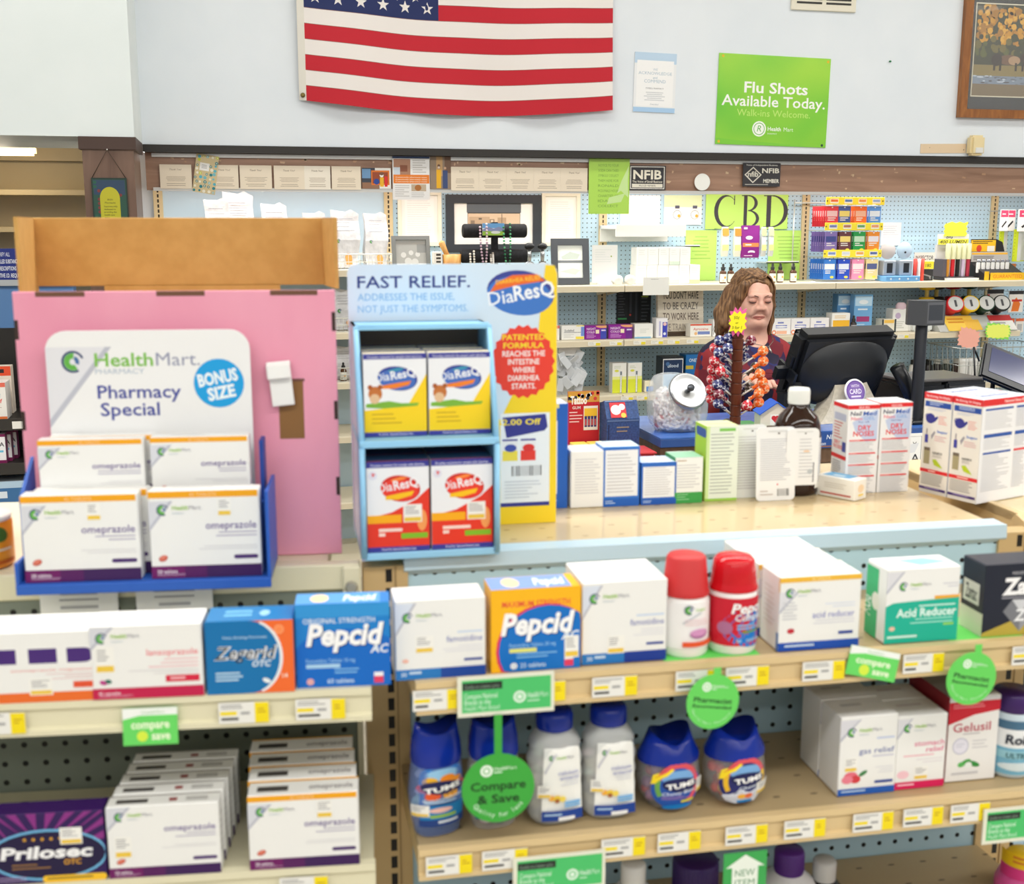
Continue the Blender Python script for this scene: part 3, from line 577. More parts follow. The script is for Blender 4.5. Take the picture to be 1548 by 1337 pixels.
b = B(); b.box(-.058, .058, -.004, 0, .0, .062, (236, 240, 240)); f = b.face('front', -.058, .058, -.004, 0, 0, .062); f.rect(0, 0, 1, .4, (110, 170, 225)); f.poly([(0, .5), (.3, .3), (.5, .45), (.75, .28), (1, .5), (1, .7), (0, .7)], (140, 150, 190)); f.rect(0, .65, 1, 1, (150, 190, 70)); f.ell(.6, .75, .22, (220, 226, 220), .12, n=12)
tag(b.build('picture_card', loc=W.w(1.345, -.338, S1 + .262)), 'small landscape card leaning on the black jewellery stand', 'card')
def necklace(label, x, cols, L, gap=.035, z=.32):
    t = thing('bead_necklace', label, 'necklace', W.w(1.36 + x, -.34, S1 + z), 0, 'necklaces on the black stand'); n = 15; random.seed(int(abs(x) * 999))
    b = B()
    for i in range(2 * n):
        q = abs(1 - i / n); sg = 1 if i < n else -1
        b.ball((sg * gap / 2 * (1 - (1 - q) ** 3) + .008 * (1 - q), -.005, -L * (1 - q)), .0062, pm(random.choice(cols), .25), 8, 6)
    b.build('beads', t); return t
necklace('green bead necklace hanging on the black stand', .055, [(50, 120, 80), (90, 170, 120), (30, 90, 60)], .26)
necklace('long pale pink bead necklace on the black stand', -.07, [(214, 190, 200), (190, 160, 176), (228, 214, 210)], .24)
necklace('short white shell necklace near the end of the black stand', -.13, [(240, 236, 226), (222, 214, 200)], .2, .02, .18)
necklace('thin white cord necklace on the lower bar of the black stand', -.025, [(236, 232, 226), (160, 150, 140)], .14, .012, .17)
def clockw(label, x, col, roundd):
    t = thing('watch_on_stand', label, 'watch', W.w(x, -.372, S1), 0, 'watches on stands')
    b = B(); b.lathe([(.022, 0), (.022, .006), (.01, .02), (.012, .05), (.01, .06)], pm((236, 236, 232), .4), 16); b.build('stand', t)
    b = B()
    if roundd: b.T = Matrix.Translation((0, -.0, .1)) @ Matrix.Rotation(R(90), 4, 'X'); b.lathe([(.024, -.004), (.03, 0), (.03, .007), (.027, .009)], pm((180, 184, 188), .25, .8), 24)
    else: b.box(-.03, .03, -.009, .004, .06, .128, pm((150, 146, 140), .3, .6), .012)
    b.build('watch_case', t); b = B(); f = Face(b, lambda a, c, o: ((a - .5) * .05, -.0095 - o, .125 - c * .05), .05, .05); f.ell(.5, .5, .48, (236, 240, 244)); f.rect(.48, .2, .53, .52, (60, 60, 64)); f.rect(.5, .48, .75, .53, (60, 60, 64)); b.build('dial', t)
    b = B(); b.tube([(0, 0, .125), (0, -.004, .165), (0, 0, .185)], [.009, .012, .01], pm((190, 192, 192), .25, .8), 12); b.build('neck', t)
    b = B(); b.ball((0, 0, .205), (.027, .022, .019), pm((24, 24, 26), .35)); b.build('knob', t)
clockw('round silver watch on a black-knobbed stand beside the jewellery', 1.53, 0, True); clockw('square grey watch on a black-knobbed stand beside the double photo frame', 1.6, 0, False)
# ---- upper shelf of the middle bay
def fnwc(f): f.rect(.04, .03, .96, .97, (252, 252, 250)); f.lines(.1, .12, .8, .5, 6, (232, 236, 234), .2); f.ell(.75, .3, .03, (170, 190, 90)); f.rect(.4, .97, .6, .985, (230, 230, 220))
t = thing('sign_holder', 'white card in a clear upright holder on the shelf edge', 'sign holder', W.w(1.955, -.335, S1))
b = B(); b.box(-.07, .07, -.003, .003, .012, .21, (250, 250, 248)); fnwc(b.face('front', -.07, .07, -.003, .003, .012, .21)); b.build('card', t); b = B(); b.box(-.035, .035, -.03, .03, 0, .012, pm((240, 245, 245), .1)); b.build('holder_base', t)
t = thing('display_shelf', 'white wall-mounted display ledge above the white boxes', 'shelf', W.w(2.228, -.012, 1.729)); b = B(); b.box(-.2, .2, -.28, 0, .07, .09, (246, 248, 246), .002); b.box(-.2, .2, -.01, 0, 0, .09, (244, 246, 244)); b.box(-.2, .2, -.285, -.275, .03, .095, (250, 251, 250), .001); b.build('ledge', t)
wl = ['flat white box', 'slim white box', 'white box with faint lettering', 'white box with green foot band', 'glossy white box', 'white box with orange corner']
def fnwb(k):
    def fn(f):
        f.lines(.15, .15, .85, .5, 3, (228, 232, 230), .25)
        if k % 6 == 3: f.rect(0, .8, 1, 1, (214, 230, 214))
        if k % 6 == 5: f.rect(.0, .8, 1, 1, (244, 222, 170))
    return fn
k = 0
for j, (zz, hh, xs) in enumerate(((0, .1, [2.10, 2.162, 2.224, 2.286, 2.348, 2.41]), (.1008, .095, [2.105, 2.166, 2.228, 2.29, 2.352]))):
    for i, x in enumerate(xs):
        row = ['on the shelf', 'in the upper layer'][j]; o = ['next to the white card', 'second from the white card', 'third from the white card', 'fourth from the white card', 'second from the lime green sign', 'nearest the lime green sign'][i]
        carton('white_box', '%s %s, %s' % (wl[k % 6], row, o), 'box', z=S1 + zz, u=x + .075, v=-.3, fr=W, w=.06, h=hh, d=.1, base=(248, 249, 247), front=fnwb(k), group='white boxes on the upper wall shelf'); k += 1
for i, x in enumerate((2.02, 2.06)):
    t = thing('bandage_roll', ['white bandage roll lying next to the white card', 'white bandage roll lying before the white boxes'][i], 'bandage', W.w(x + .03 * i, -.36, S1 + .026), 0, 'bandage rolls'); b = B(); b.T = Matrix.Rotation(R(90), 4, 'X'); b.lathe([(.006, -.02), (.026, -.02), (.026, .02), (.006, .02)], pm((246, 244, 238), .8), 20); b.build('roll', t)
poster('shelf_card', 'blank white card hanging over the upper shelf edge', 'card', 2.222, 1.452, .148, .095, W.w(0, -.405, 0).y, (246, 246, 240), lambda f: f.lines(.3, .1, .7, .2, 1, (200, 200, 196), .3), .0015)
LIME = (196, 240, 120)
def fnlime(f): f.lines(.18, .12, .82, .62, 7, (160, 206, 96), .3, al='c', lo=.6)
poster('lime_notice', 'lime green notice on the pegboard beside the white boxes', 'notice', 2.638, S1 + .0, .19, .285, WY - .004, LIME, fnlime)
poster('lime_notice', 'lime green notice on the pegboard beside the hanging medicine packets', 'notice', 3.184, S1 + .0, .25, .283, WY - .004, LIME, fnlime)
def serif(f, ch, x, w, y0, y1, m):
    h = y1 - y0
    if ch == 'C':
        pts = [(x + w * (.5 - .5 * math.cos(R(a))), y0 + h * (.5 - .5 * math.sin(R(a)))) for a in []]
        out = [(x + w * .52 + w * .52 * math.cos(R(a)), (y0 + y1) / 2 - h / 2 * math.sin(R(a))) for a in range(40, 321, 14)]
        inn = [(x + w * .6 + w * .42 * math.cos(R(a)), (y0 + y1) / 2 - h * .455 * math.sin(R(a))) for a in range(40, 321, 14)]
        o = f.off(); n = len(out); f.b.add([f.P(p[0], p[1], o) for p in out + inn], [(i, i + 1, n + i + 1, n + i) for i in range(n - 1)], m)
        f.rect(x + w * .88, y0 + .02 * h, x + w * .92, y0 + .3 * h, m); return
    f.rect(x + w * .12, y0, x + w * .3, y1, m); f.rect(x, y0, x + w * .45, y0 + h * .03, m); f.rect(x, y1 - h * .03, x + w * .45, y1, m)
    def bowl(ya, yb, rx):
        cy = (ya + yb) / 2; ry = (yb - ya) / 2; o = f.off(); out = [(x + w * .35 + rx * math.cos(R(a)), cy - ry * math.sin(R(a))) for a in range(90, -91, -12)]; inn = [(x + w * .35 + (rx - w * .17) * math.cos(R(a)), cy - (ry - h * .035) * math.sin(R(a))) for a in range(90, -91, -12)]; n = len(out)
        f.b.add([f.P(p[0], p[1], o) for p in out + inn], [(i, i + 1, n + i + 1, n + i) for i in range(n - 1)], m)
    if ch == 'D': bowl(y0, y1, w * .65)
    else: bowl(y0, y0 + h * .5, w * .5); bowl(y0 + h * .46, y1, w * .6)
def fncbd(f):
    for ch, x, w in (('C', .1, .27), ('B', .43, .23), ('D', .7, .3)): serif(f, ch, x, w, .06, .95, (64, 62, 72))
poster('letter_sign', 'lime green sign with giant dark letters on the pegboard', 'sign', 2.916, 1.797, .51, .205, WY - .004, LIME, fncbd)
def fnpic1(f):
    f.rect(0, 0, 1, .4, (226, 240, 196))
    for x in (.35, .82):
        f.rect(x - .11, .45, x + .11, .88, (248, 248, 240)); f.rect(x - .06, .35, x + .06, .45, (90, 90, 110)); f.arc(x, .66, .11, .01, (120, 120, 140)); f.ell(x + .05, .7, .04, (240, 180, 70))
poster('picture_sheet', 'white sheet printed with two dropper bottles on the pegboard', 'sheet', 2.522, 1.822, .227, .165, WY - .004, (248, 250, 244), fnpic1)
poster('blank_sheet', 'plain white sheet on the pegboard above the display ledge', 'sheet', 2.267, 1.825, .235, .16, WY - .004, (246, 248, 250), lambda f: f.lines(.1, .15, .9, .8, 6, (236, 238, 240), .2))
def hanging_bag(label, u, v, z, w, h, base, fn, grp, d=.02, rz=0):
    t = thing('hanging_packet', label, 'packet', W.w(u, v, z), R(rz), grp)
    b = B(); b.loft([(0, w / 2, .002), (h * .12, w / 2, d / 2), (h * .6, w / 2, d / 2), (h * .85, w / 2, .003), (h, w / 2, .0015)], pm(base, .3), 20, e=6)
    f = Face(b, lambda a, c, o: ((a - .5) * w * .96, -(d / 2 if .15 < c < .85 else .6 * d / 2) - .001 - o, h * (1 - c)), w, h); fn(f); b.build('pouch', t)
    b = B(); b.tube([(0, 0, h * .93), (0, -v - .008, h * .93)], .0022, pm((200, 200, 200), .3, .9), 6); b.build('peg_hook', t); return t
def fnpur(f): f.rect(.1, .06, .3, .12, (236, 220, 240)); f.ell(.4, .38, .2, (238, 226, 240), .06); f.rect(.05, .54, .95, .66, (240, 140, 80)); f.lines(.2, .58, .8, .63, 1, (250, 240, 230), .7); f.ell(.55, .82, .2, (240, 228, 242), .05); f.lines(.15, .92, .85, .97, 1, (230, 210, 236))
hanging_bag('purple pouch with orange band hanging below the giant dark letters', 2.875, -.15, 1.638, .113, .181, (140, 40, 140), fnpur, 'pouches on the peg hooks')
def fnsl(c): return lambda f: (f.rect(.0, .05, 1, .3, c), f.rect(.0, .6, 1, .8, (220, 226, 150)))
hanging_bag('pale edge-on pouch hanging farthest from the purple one, near the white sheet', 2.72, -.15, 1.646, .04, .165, (238, 240, 230), fnsl((240, 160, 70)), 'pouches on the peg hooks', .03)
hanging_bag('orange-tipped edge-on pouch hanging next to the purple one', 2.795, -.15, 1.645, .04, .165, (240, 240, 230), fnsl((240, 140, 50)), 'pouches on the peg hooks', .03)
hanging_bag('silver edge-on pouch hanging on the woman-parting side of the purple one', 2.955, -.15, 1.645, .03, .165, (214, 220, 220), fnsl((196, 214, 160)), 'pouches on the peg hooks', .03)
hanging_bag('silver edge-on pouch hanging next to the lime green notice', 3.0, -.15, 1.645, .03, .165, (222, 226, 226), fnsl((206, 220, 170)), 'pouches on the peg hooks', .03)
for lab, u, w, z in (('clear ledge for dropper bottles under the lime green notice', 3.085, .2, 1.606), ('clear ledge beside the white boxes and lime notice', 2.53, .09, 1.70)):
    b = B(); b.box(-w / 2, w / 2, -.14, 0, 0, .006, pm((235, 244, 242), .1)); b.box(-w / 2, w / 2, -.14, -.134, 0, .012, pm((246, 250, 248), .1)); tag(b.build('clear_ledge', loc=W.w(u, -.004, z)), lab, 'ledge')
dl = ['farthest from the woman', 'just behind her hair', 'first past her hair', 'second past her hair', 'alone nearest the medicine packets']
for x, L in zip((2.642, 2.688, 2.937, 2.984, 3.063), dl): dropper('dropper bottle with white label on the upper shelf, ' + L, W, x, -.32, S1, 1.05, grp='dropper bottles on the upper shelf')
# ---- upper shelf: hanging medicine packets rack
t = thing('peg_rack', 'yellow-striped wire rack for hanging medicine packets', 'rack', W.w(3.40, -.2, S1))
wm = pm((225, 225, 220), .3, .6); b = B()
for x in (-.2, .205): b.tube([(x, .17, 0), (x, .17, .46)], .004, wm, 6); b.tube([(x, -.12, 0), (x, .17, 0)], .004, wm, 6)
b.tube([(-.2, .17, .44), (.205, .17, .44)], .004, wm, 6); b.build('wire_frame', t)
HD = [(.425, [(230, 120, 60), (90, 130, 190), (230, 150, 80), (150, 180, 220)]), (.285, [(120, 130, 190), (180, 120, 100), (100, 170, 110), (236, 160, 110)]), (.135, [(130, 150, 210), (220, 225, 230), (240, 170, 90), (90, 110, 170)])]
for z, cs in HD:
    b = B(); b.box(-.16, .2, -.128, -.124, z, z + .042, (250, 232, 60), .001); f = b.face('front', -.16, .2, -.128, -.124, z, z + .042)
    for i, c in enumerate(cs): f.rect(.07 + .24 * i, .2, .21 + .24 * i, .82, (246, 244, 226)); f.rect(.08 + .24 * i, .3, .2 + .24 * i, .62, c)
    for x in (.02, .97): f.ell(x, .5, .012, (90, 80, 50))
    b.build('header_strip', t)
    b = B()
    for i in range(4): b.tube([(-.115 + .088 * i, .17, z - .002), (-.115 + .088 * i, -.122, z - .002)], .002, wm, 5)
    b.build('peg_wires', t)
PK = [[((222, 60, 70), (240, 200, 200), 'red'), ((70, 90, 160), (240, 220, 120), 'navy'), ((240, 110, 40), (246, 190, 160), 'orange'), ((90, 150, 225), (230, 240, 250), 'sky blue')],
      [((140, 120, 190), (70, 80, 150), 'lilac'), ((110, 60, 70), (250, 225, 130), 'maroon'), ((40, 160, 80), (200, 235, 205), 'green'), ((245, 150, 50), (240, 235, 245), 'white-and-orange')],
      [((60, 130, 220), (240, 245, 250), 'blue-and-white'), ((40, 80, 200), (225, 235, 250), 'royal blue'), ((240, 150, 190), (250, 235, 240), 'pink'), ((240, 220, 160), (90, 100, 150), 'cream')]]
for r, z in enumerate((.305, .165, .012)):
    for i in range(4):
        c1, c2, nm = PK[r][i]; w, h = .075, .112
        b = B(); b.box(-w / 2, w / 2, -.0008, .0008, 0, h, c1)
        f = b.face('front', -w / 2, w / 2, -.0008, .0008, 0, h); f.rect(.08, .22, .92, .5, c2); f.lines(.15, .55, .85, .75, 2, (245, 240, 235)); f.ell(.72, .88, .16, (244, 226, 80), .06, n=12); f.ell(.5, .05, .06, (250, 250, 250), .03, n=10)
        x = 3.40 - .115 + .088 * i + (-.012 if i == 1 and r == 0 else 0)
        row = ['top', 'middle', 'bottom'][r]; grp = 'medicine packets on the yellow-striped rack'
        o = tag(b.build('medicine_packet', loc=W.w(x, -.318, S1 + z)), '%s packet at the front of its peg, %s row of the yellow-striped rack' % (nm, row), 'packet', grp)
        for q in range(1, 7):
            c = o.copy(); COL.objects.link(c); c.location = W.w(x - .0022 * q, -.318 + .022 * q, S1 + z)
            c['label'] = '%s packet, %s from the front of its peg, %s row of the yellow-striped rack' % (nm, ['', 'second', 'third', 'fourth', 'fifth', 'sixth', 'seventh'][q], row)
poster('info_sheet', 'pale sheet hung on the pegboard beside the medicine packets', 'sheet', 3.846, 1.70, .131, .135, WY - .004, (240, 240, 244), lambda f: f.lines(.1, .15, .9, .7, 6, (200, 204, 214), .25))
def cup(label, u, c2, disc):
    t = thing('hand_fan' if disc else 'wrapped_fan', label, 'fan', W.w(u, -.3, S1 + .031), 0)
    b = B(); b.box(-.04, .04, -.03, .03, 0, .085, pm((170, 176, 184), .2), .004); b.box(-.018, .018, -.031, -.03, .015, .07, (36, 38, 44)); b.build('body', t)
    b = B(); b.T = Matrix.Translation((0, 0, .14)) @ Matrix.Rotation(R(90), 4, 'X'); b.lathe([(.002, -.006), (.046, -.006), (.049, 0), (.046, .006), (.002, .008)], c2, 28); b.build('blade_guard', t)
    if disc: b = B(); b.ball((0, -.012, .13), .006, (50, 50, 56), 8, 6); b.build('hub', t)
b = B(); b.box(-.108, .108, -.06, .06, 0, .03, (110, 170, 226), .003); f = b.face('front', -.108, .108, -.06, .06, 0, .03)
for i in range(4): f.star(.14 + .25 * i, .5, .035, .018, 6, (230, 240, 250))
tag(b.build('display_tray', loc=W.w(3.708, -.33, S1)), 'light blue starred display tray on the upper shelf', 'tray')
cup('crinkly clear-wrapped gadget on the light blue tray', 3.655, pm((214, 206, 204), .3), False); cup('round pale blue gadget on the light blue tray', 3.76, pm((196, 220, 240), .3), True)
def fninsp(f): f.text('INSPECTOR', .5, .78, .45, (60, 60, 64), .02, al='c', fit=.88)
t = thing('marker_display', 'small display with inspector header, red tubes and yellow number tab', 'display', W.w(3.885, -.31, S1))
b = B(); b.box(-.065, .065, -.002, 0, .105, .16, (246, 245, 236)); fninsp(b.face('front', -.065, .065, -.002, 0, .105, .16)); b.build('header_card', t)
b = B(); b.box(-.01, .06, -.006, -.003, .066, .108, (246, 232, 60)); b.face('front', -.01, .06, -.006, -.003, .066, .108).text('180', .5, .75, .45, (90, 90, 50), .02, al='c'); b.build('number_tab', t)
b = B(); b.box(-.01, .062, -.004, .06, 0, .064, (50, 50, 52), .003); f = b.face('front', -.01, .062, -.004, .06, 0, .064); f.poly([(.1, .4), (.8, .6), (.75, .95), (.6, .65), (.1, .5)], (150, 150, 150)); b.build('black_case', t)
for x, c in ((-.066, (232, 70, 60)), (-.042, (244, 240, 236)), (-.019, (232, 80, 66))): b = B(); b.tube([(x, -.015, 0), (x, -.015, .124)], .0105, c, 10); b.build('tube', t)
# flashlights display (four hundred lumen)
t = thing('flashlight_display', 'upright display of slim torches with yellow lumen header', 'display', W.w(4.12, -.25, S1))
b = B(); b.box(-.1, .1, -.06, .05, 0, .018, (60, 54, 58), .002); b.box(-.105, -.08, -.05, .05, .018, .12, (90, 84, 92), .002); b.box(-.1, .1, .03, .05, .018, .2, (232, 230, 228), .002)
b.box(-.095, .11, -.09, -.06, 0, .012, (232, 230, 226)); b.box(-.1, .1, .02, .03, .2, .262, (246, 244, 238)); f = b.face('front', -.1, .1, .02, .03, .2, .262); f.rect(-.02, .45, 1.0, .98, (238, 232, 80)); f.text('400 LUMEN', .5, .86, .3, (80, 80, 40), .03, .25, al='c', fit=.9); f.text('dvG', .25, .4, .3, (60, 60, 60), .03, .2); b.build('display_stand', t)
b = B(); pts = [(-.07 + .008 * (i % 2), .25 + .014 * i) for i in range(6)] + [(-.045 + .026 * i, .325 + .008 * (i % 2)) for i in range(6)] + [(.085 - .01 * (i % 2), .32 - .014 * i) for i in range(6)]
b.prism(pts, .016, .019, (240, 246, 70), 'y'); b.build('price_burst', t)
tc = [((230, 160, 60), 'amber'), ((226, 50, 60), 'red'), ((40, 44, 42), 'black'), ((220, 200, 225), 'silver'), ((190, 60, 80), 'crimson')]
for i, (c, nm) in enumerate(tc):
    q = thing('torch', 'slim %s torch upright in the lumen display' % nm, 'torch', W.w(4.06 + .0335 * i, -.275, S1 + .019), 0, 'torches in the lumen display')
    b = B(); b.lathe([(.011, 0), (.012, .01), (.012, .1)], pm(c, .3, .3), 14); b.build('torch_body', q); b = B(); b.lathe([(.015, .1), (.016, .12), (.016, .185), (.013, .19)], pm((232, 232, 190), .3), 14); b.build('torch_head', q)
t = thing('counter_display', 'black tray display with orange guarantee strip on the upper shelf end', 'display', W.w(4.362, -.26, S1))
b = B(); b.prism([(-.1, 0), (.08, 0), (.08, .1), (.05, .1), (-.1, .035)], -.112, .15, (34, 32, 34), 'x'); b.box(-.13, .13, .04, .06, .1, .16, (50, 48, 48)); b.build('tray_body', t)
b = B(); b.box(-.075, .15, -.106, -.101, 0, .042, (246, 196, 40)); b.face('front', -.075, .15, -.106, -.101, 0, .042).text('GUARANTEED', .5, .75, .5, (226, 130, 30), .03, al='c', fit=.86); b.build('guarantee_strip', t)
b = B(); b.box(-.112, -.085, -.105, -.1, .0, .05, (240, 190, 30)); b.build('side_tab', t)
b = B(); b.prism([(-.11, .155), (.12, .155), (.1, .215), (.06, .232), (-.11, .232)], .05, .054, (36, 34, 34), 'y'); f = Face(b, lambda a, c, o: (-.11 + a * .22, .05 - o, .23 - c * .075), .26, .075); f.rect(0, .05, .75, .98, (244, 190, 30)); f.ell(.25, .7, .08, (220, 70, 40)); f.rect(.5, .5, .72, .95, (240, 235, 220)); f.lines(.05, .12, .7, .4, 2, (60, 50, 30)); b.build('header_board', t)
b = B(); b.prism([(-.11, .1), (.14, .1), (.13, .158), (-.11, .158)], .036, .04, (200, 196, 192), 'y'); f = Face(b, lambda a, c, o: (-.11 + a * .24, .036 - o, .156 - c * .054), .27, .054); f.rect(0, .05, 1, .25, (250, 190, 60)); f.lines(.05, .4, .95, .9, 3, (120, 116, 114)); b.build('info_card', t)
for i in range(7):
    q = thing('lighter', 'white lighter in the black tray, number %s along from the torches' % ['one', 'two', 'three', 'four', 'five', 'six', 'seven'][i], 'lighter', W.w(4.25 + .032 * i, -.295, S1 + .04), 0, 'lighters in the black tray')
    b = B(); b.box(-.012, .012, -.006, .006, 0, .06, (244, 244, 242), .003); b.build('lighter_body', q); b = B(); b.box(-.011, .011, -.006, .006, .06, .075, pm((180, 180, 184), .25, .8), .002); b.build('lighter_top', q)
# ---- second shelf
def pbox(label, u, w, h, base, fn, v=-.35, z=S2, d=.07, rot=0, grp='medicine boxes on the second wall shelf', top=None): return carton('medicine_box', label, 'box', W, u, v, z, w, h, d, base, fn, top=top, rot=rot, group=grp)
pbox('white box with red corner at the end of the second shelf, against the blue display', 1.675, .055, .078, (244, 242, 240), lambda f: f.rect(0, 0, 1, .2, (230, 110, 100)))
pbox('white box with blue and yellow ends on the second shelf', 1.778, .126, .076, (242, 242, 238), lambda f: (f.text('Sudafed', .12, .42, .16, (120, 122, 130), .02), f.rect(.1, .46, .85, .5, (140, 140, 150)), f.rect(.85, .1, 1, .75, (120, 150, 220)), f.rect(.62, .78, .98, .96, (240, 220, 70)), f.lines(.1, .6, .55, .9, 3, (214, 214, 210)), f.rect(.65, .0, .98, .06, (240, 224, 90))))
def fnmuc(c2): return lambda f: (f.ell(.85, .02, .35, (238, 170, 120), .16), f.rect(.72, .22, 1, .98, c2), f.text('NIGHT', .08, .32, .17, (236, 214, 240), .03, fit=.42), f.text('COLD', .08, .55, .15, (236, 214, 240), .03, fit=.38), f.rect(.5, .3, .66, .58, (248, 236, 200)), f.lines(.08, .65, .6, .95, 3, (206, 150, 214)), f.rect(.76, .3, .96, .4, (226, 210, 240)))
pbox('purple box with blue end panel on the second shelf', 1.905, .121, .073, (140, 34, 150), fnmuc((64, 74, 180)))
pbox('purple box with orange corner beside the black boxes on the second shelf', 2.045, .132, .075, (142, 36, 152), fnmuc((110, 40, 140)), rot=-4)
pbox('white box with pale blue foot band, below the black poster', 2.178, .105, .078, (244, 245, 240), lambda f: (f.rect(0, .9, .9, 1, (130, 190, 226)), f.lines(.3, .35, .8, .7, 3, (222, 226, 220))))
pbox('small upright white and violet-blue box before the canvas sign', 2.282, .066, .106, (244, 243, 246), lambda f: (f.rect(.55, .2, .97, .98, (64, 72, 190)), f.ell(.75, .3, .15, (240, 200, 200)), f.rect(.25, .15, .4, .9, (190, 190, 226)), f.ell(.75, .8, .12, (230, 235, 250))))
pbox('white box with orange top edge and blue stripe before the canvas sign', 2.51, .125, .07, (246, 244, 238), lambda f: (f.rect(0, 0, 1, .12, (226, 84, 56)), f.text('Ayrocaine', .14, .48, .2, (214, 110, 90), .02, fit=.7), f.rect(.35, .58, .92, .82, (120, 140, 200)), f.ell(.26, .74, .07, (240, 190, 130))))
pbox('white box half hidden by the woman\'s hair on the second shelf', 2.64, .12, .092, (244, 244, 244), lambda f: f.lines(.1, .2, .7, .6, 3, (210, 214, 226)))
def fnsm(f): f.rect(.2, .4, .8, .58, (96, 110, 200)), f.ell(.5, .5, .33, (244, 244, 246), .06), f.lines(.3, .2, .7, .34, 1, (130, 140, 200), .7), f.arc(.12, .85, .12, .06, (240, 150, 110)), f.rect(.25, .75, .8, .95, (246, 190, 160))
for i, u in enumerate((2.99, 3.107, 3.225)): pbox(['white box with blue oval beside her chin, partly behind her', 'white box with blue oval, middle of three behind the monitor', 'white box with blue oval touching the orange-bottomed box'][i], u, .114, .09, (246, 244, 244), fnsm)
pbox('tall white box with orange lower half behind the monitor', 3.355, .112, .115, (246, 244, 238), lambda f: (f.rect(.06, .35, .98, 1, (248, 190, 50)), f.lines(.15, .12, .85, .3, 2, (240, 210, 160)), f.rect(.06, .7, .98, 1, (246, 160, 50))))
def fnbl(f): f.rect(.05, .05, .95, .3, (190, 222, 244)), f.ell(.5, .2, .25, (235, 244, 250), .06), f.lines(.2, .37, .8, .43, 1, (230, 240, 250), .7), f.rect(.15, .58, .85, .72, (170, 60, 120)), f.lines(.15, .78, .85, .95, 3, (200, 225, 245))
carton('hanging_box', 'tall blue box in the rear, behind the monitor', 'box', W, 3.44, -.24, S2, .1, .215, .06, (84, 140, 190), fnbl, group='tall blue boxes on the second shelf')
carton('hanging_box', 'tall light blue box with magenta band behind the monitor', 'box', W, 3.515, -.31, S2, .11, .215, .06, (120, 180, 230), fnbl, rot=-6, group='tall blue boxes on the second shelf')
dropper('small dark dropper bottle between the orange and blue boxes', W, 3.435, -.35, S2, 1.0, (50, 44, 44), (170, 170, 176))
def fnblk(f):
    f.rect(0, 0, .33, 1, (44, 48, 56)); f.rect(.33, 0, .345, 1, (24, 26, 30)); f.rect(.65, 0, .665, 1, (24, 26, 30)); f.lines(.05, .04, .25, .78, 9, (96, 102, 112), .3); f.rect(.04, .8, .3, .85, (80, 180, 110)); f.lines(.72, .2, .97, .95, 7, (96, 102, 112), .3); f.rect(.72, .14, .92, .18, (190, 210, 90)); f.ell(.4, .71, .03, (220, 90, 80)); f.rect(.38, .05, .44, .65, (72, 78, 90)); f.rect(.54, .05, .6, .9, (72, 78, 90))
poster('information_poster', 'black printed poster on the pegboard below the blank white card', 'poster', 2.239, 1.262, .206, .187, WY - .004, (42, 46, 54), fnblk)
can = mottled('canvas_sign', (206, 196, 180), (226, 218, 202), (8, 8, 60), .8)
def fncrazy(f):
    for i, s in enumerate(("YOU DON'T HAVE", 'TO BE CRAZY', 'TO WORK HERE', 'WE TRAIN YOU')): f.text(s, .5, .26 + .225 * i, .15, ((52, 50, 50), (110, 104, 98), (100, 84, 76), (140, 132, 124))[i], .025 if i < 3 else .0, al='c', fit=.78)
b = B(); b.box(-.135, .135, 0, .03, 0, .26, can, .002); fncrazy(b.face('front', -.135, .135, 0, .03, 0, .26)); b.box(-.13, .13, -.0006, 0, -.0, .012, (90, 70, 50))
tag(b.build('canvas_sign', loc=W.w(2.43, -.26, S2 + .012), rot=(R(-6), 0, 0)), 'canvas block sign with joke lettering on the second shelf', 'sign')
b = B(); b.box(-.13, .13, 0, .06, 0, .012, (70, 54, 40)); tag(b.build('sign_ledge', loc=W.w(2.43, -.28, S2)), 'thin dark strip under the canvas sign', 'ledge')
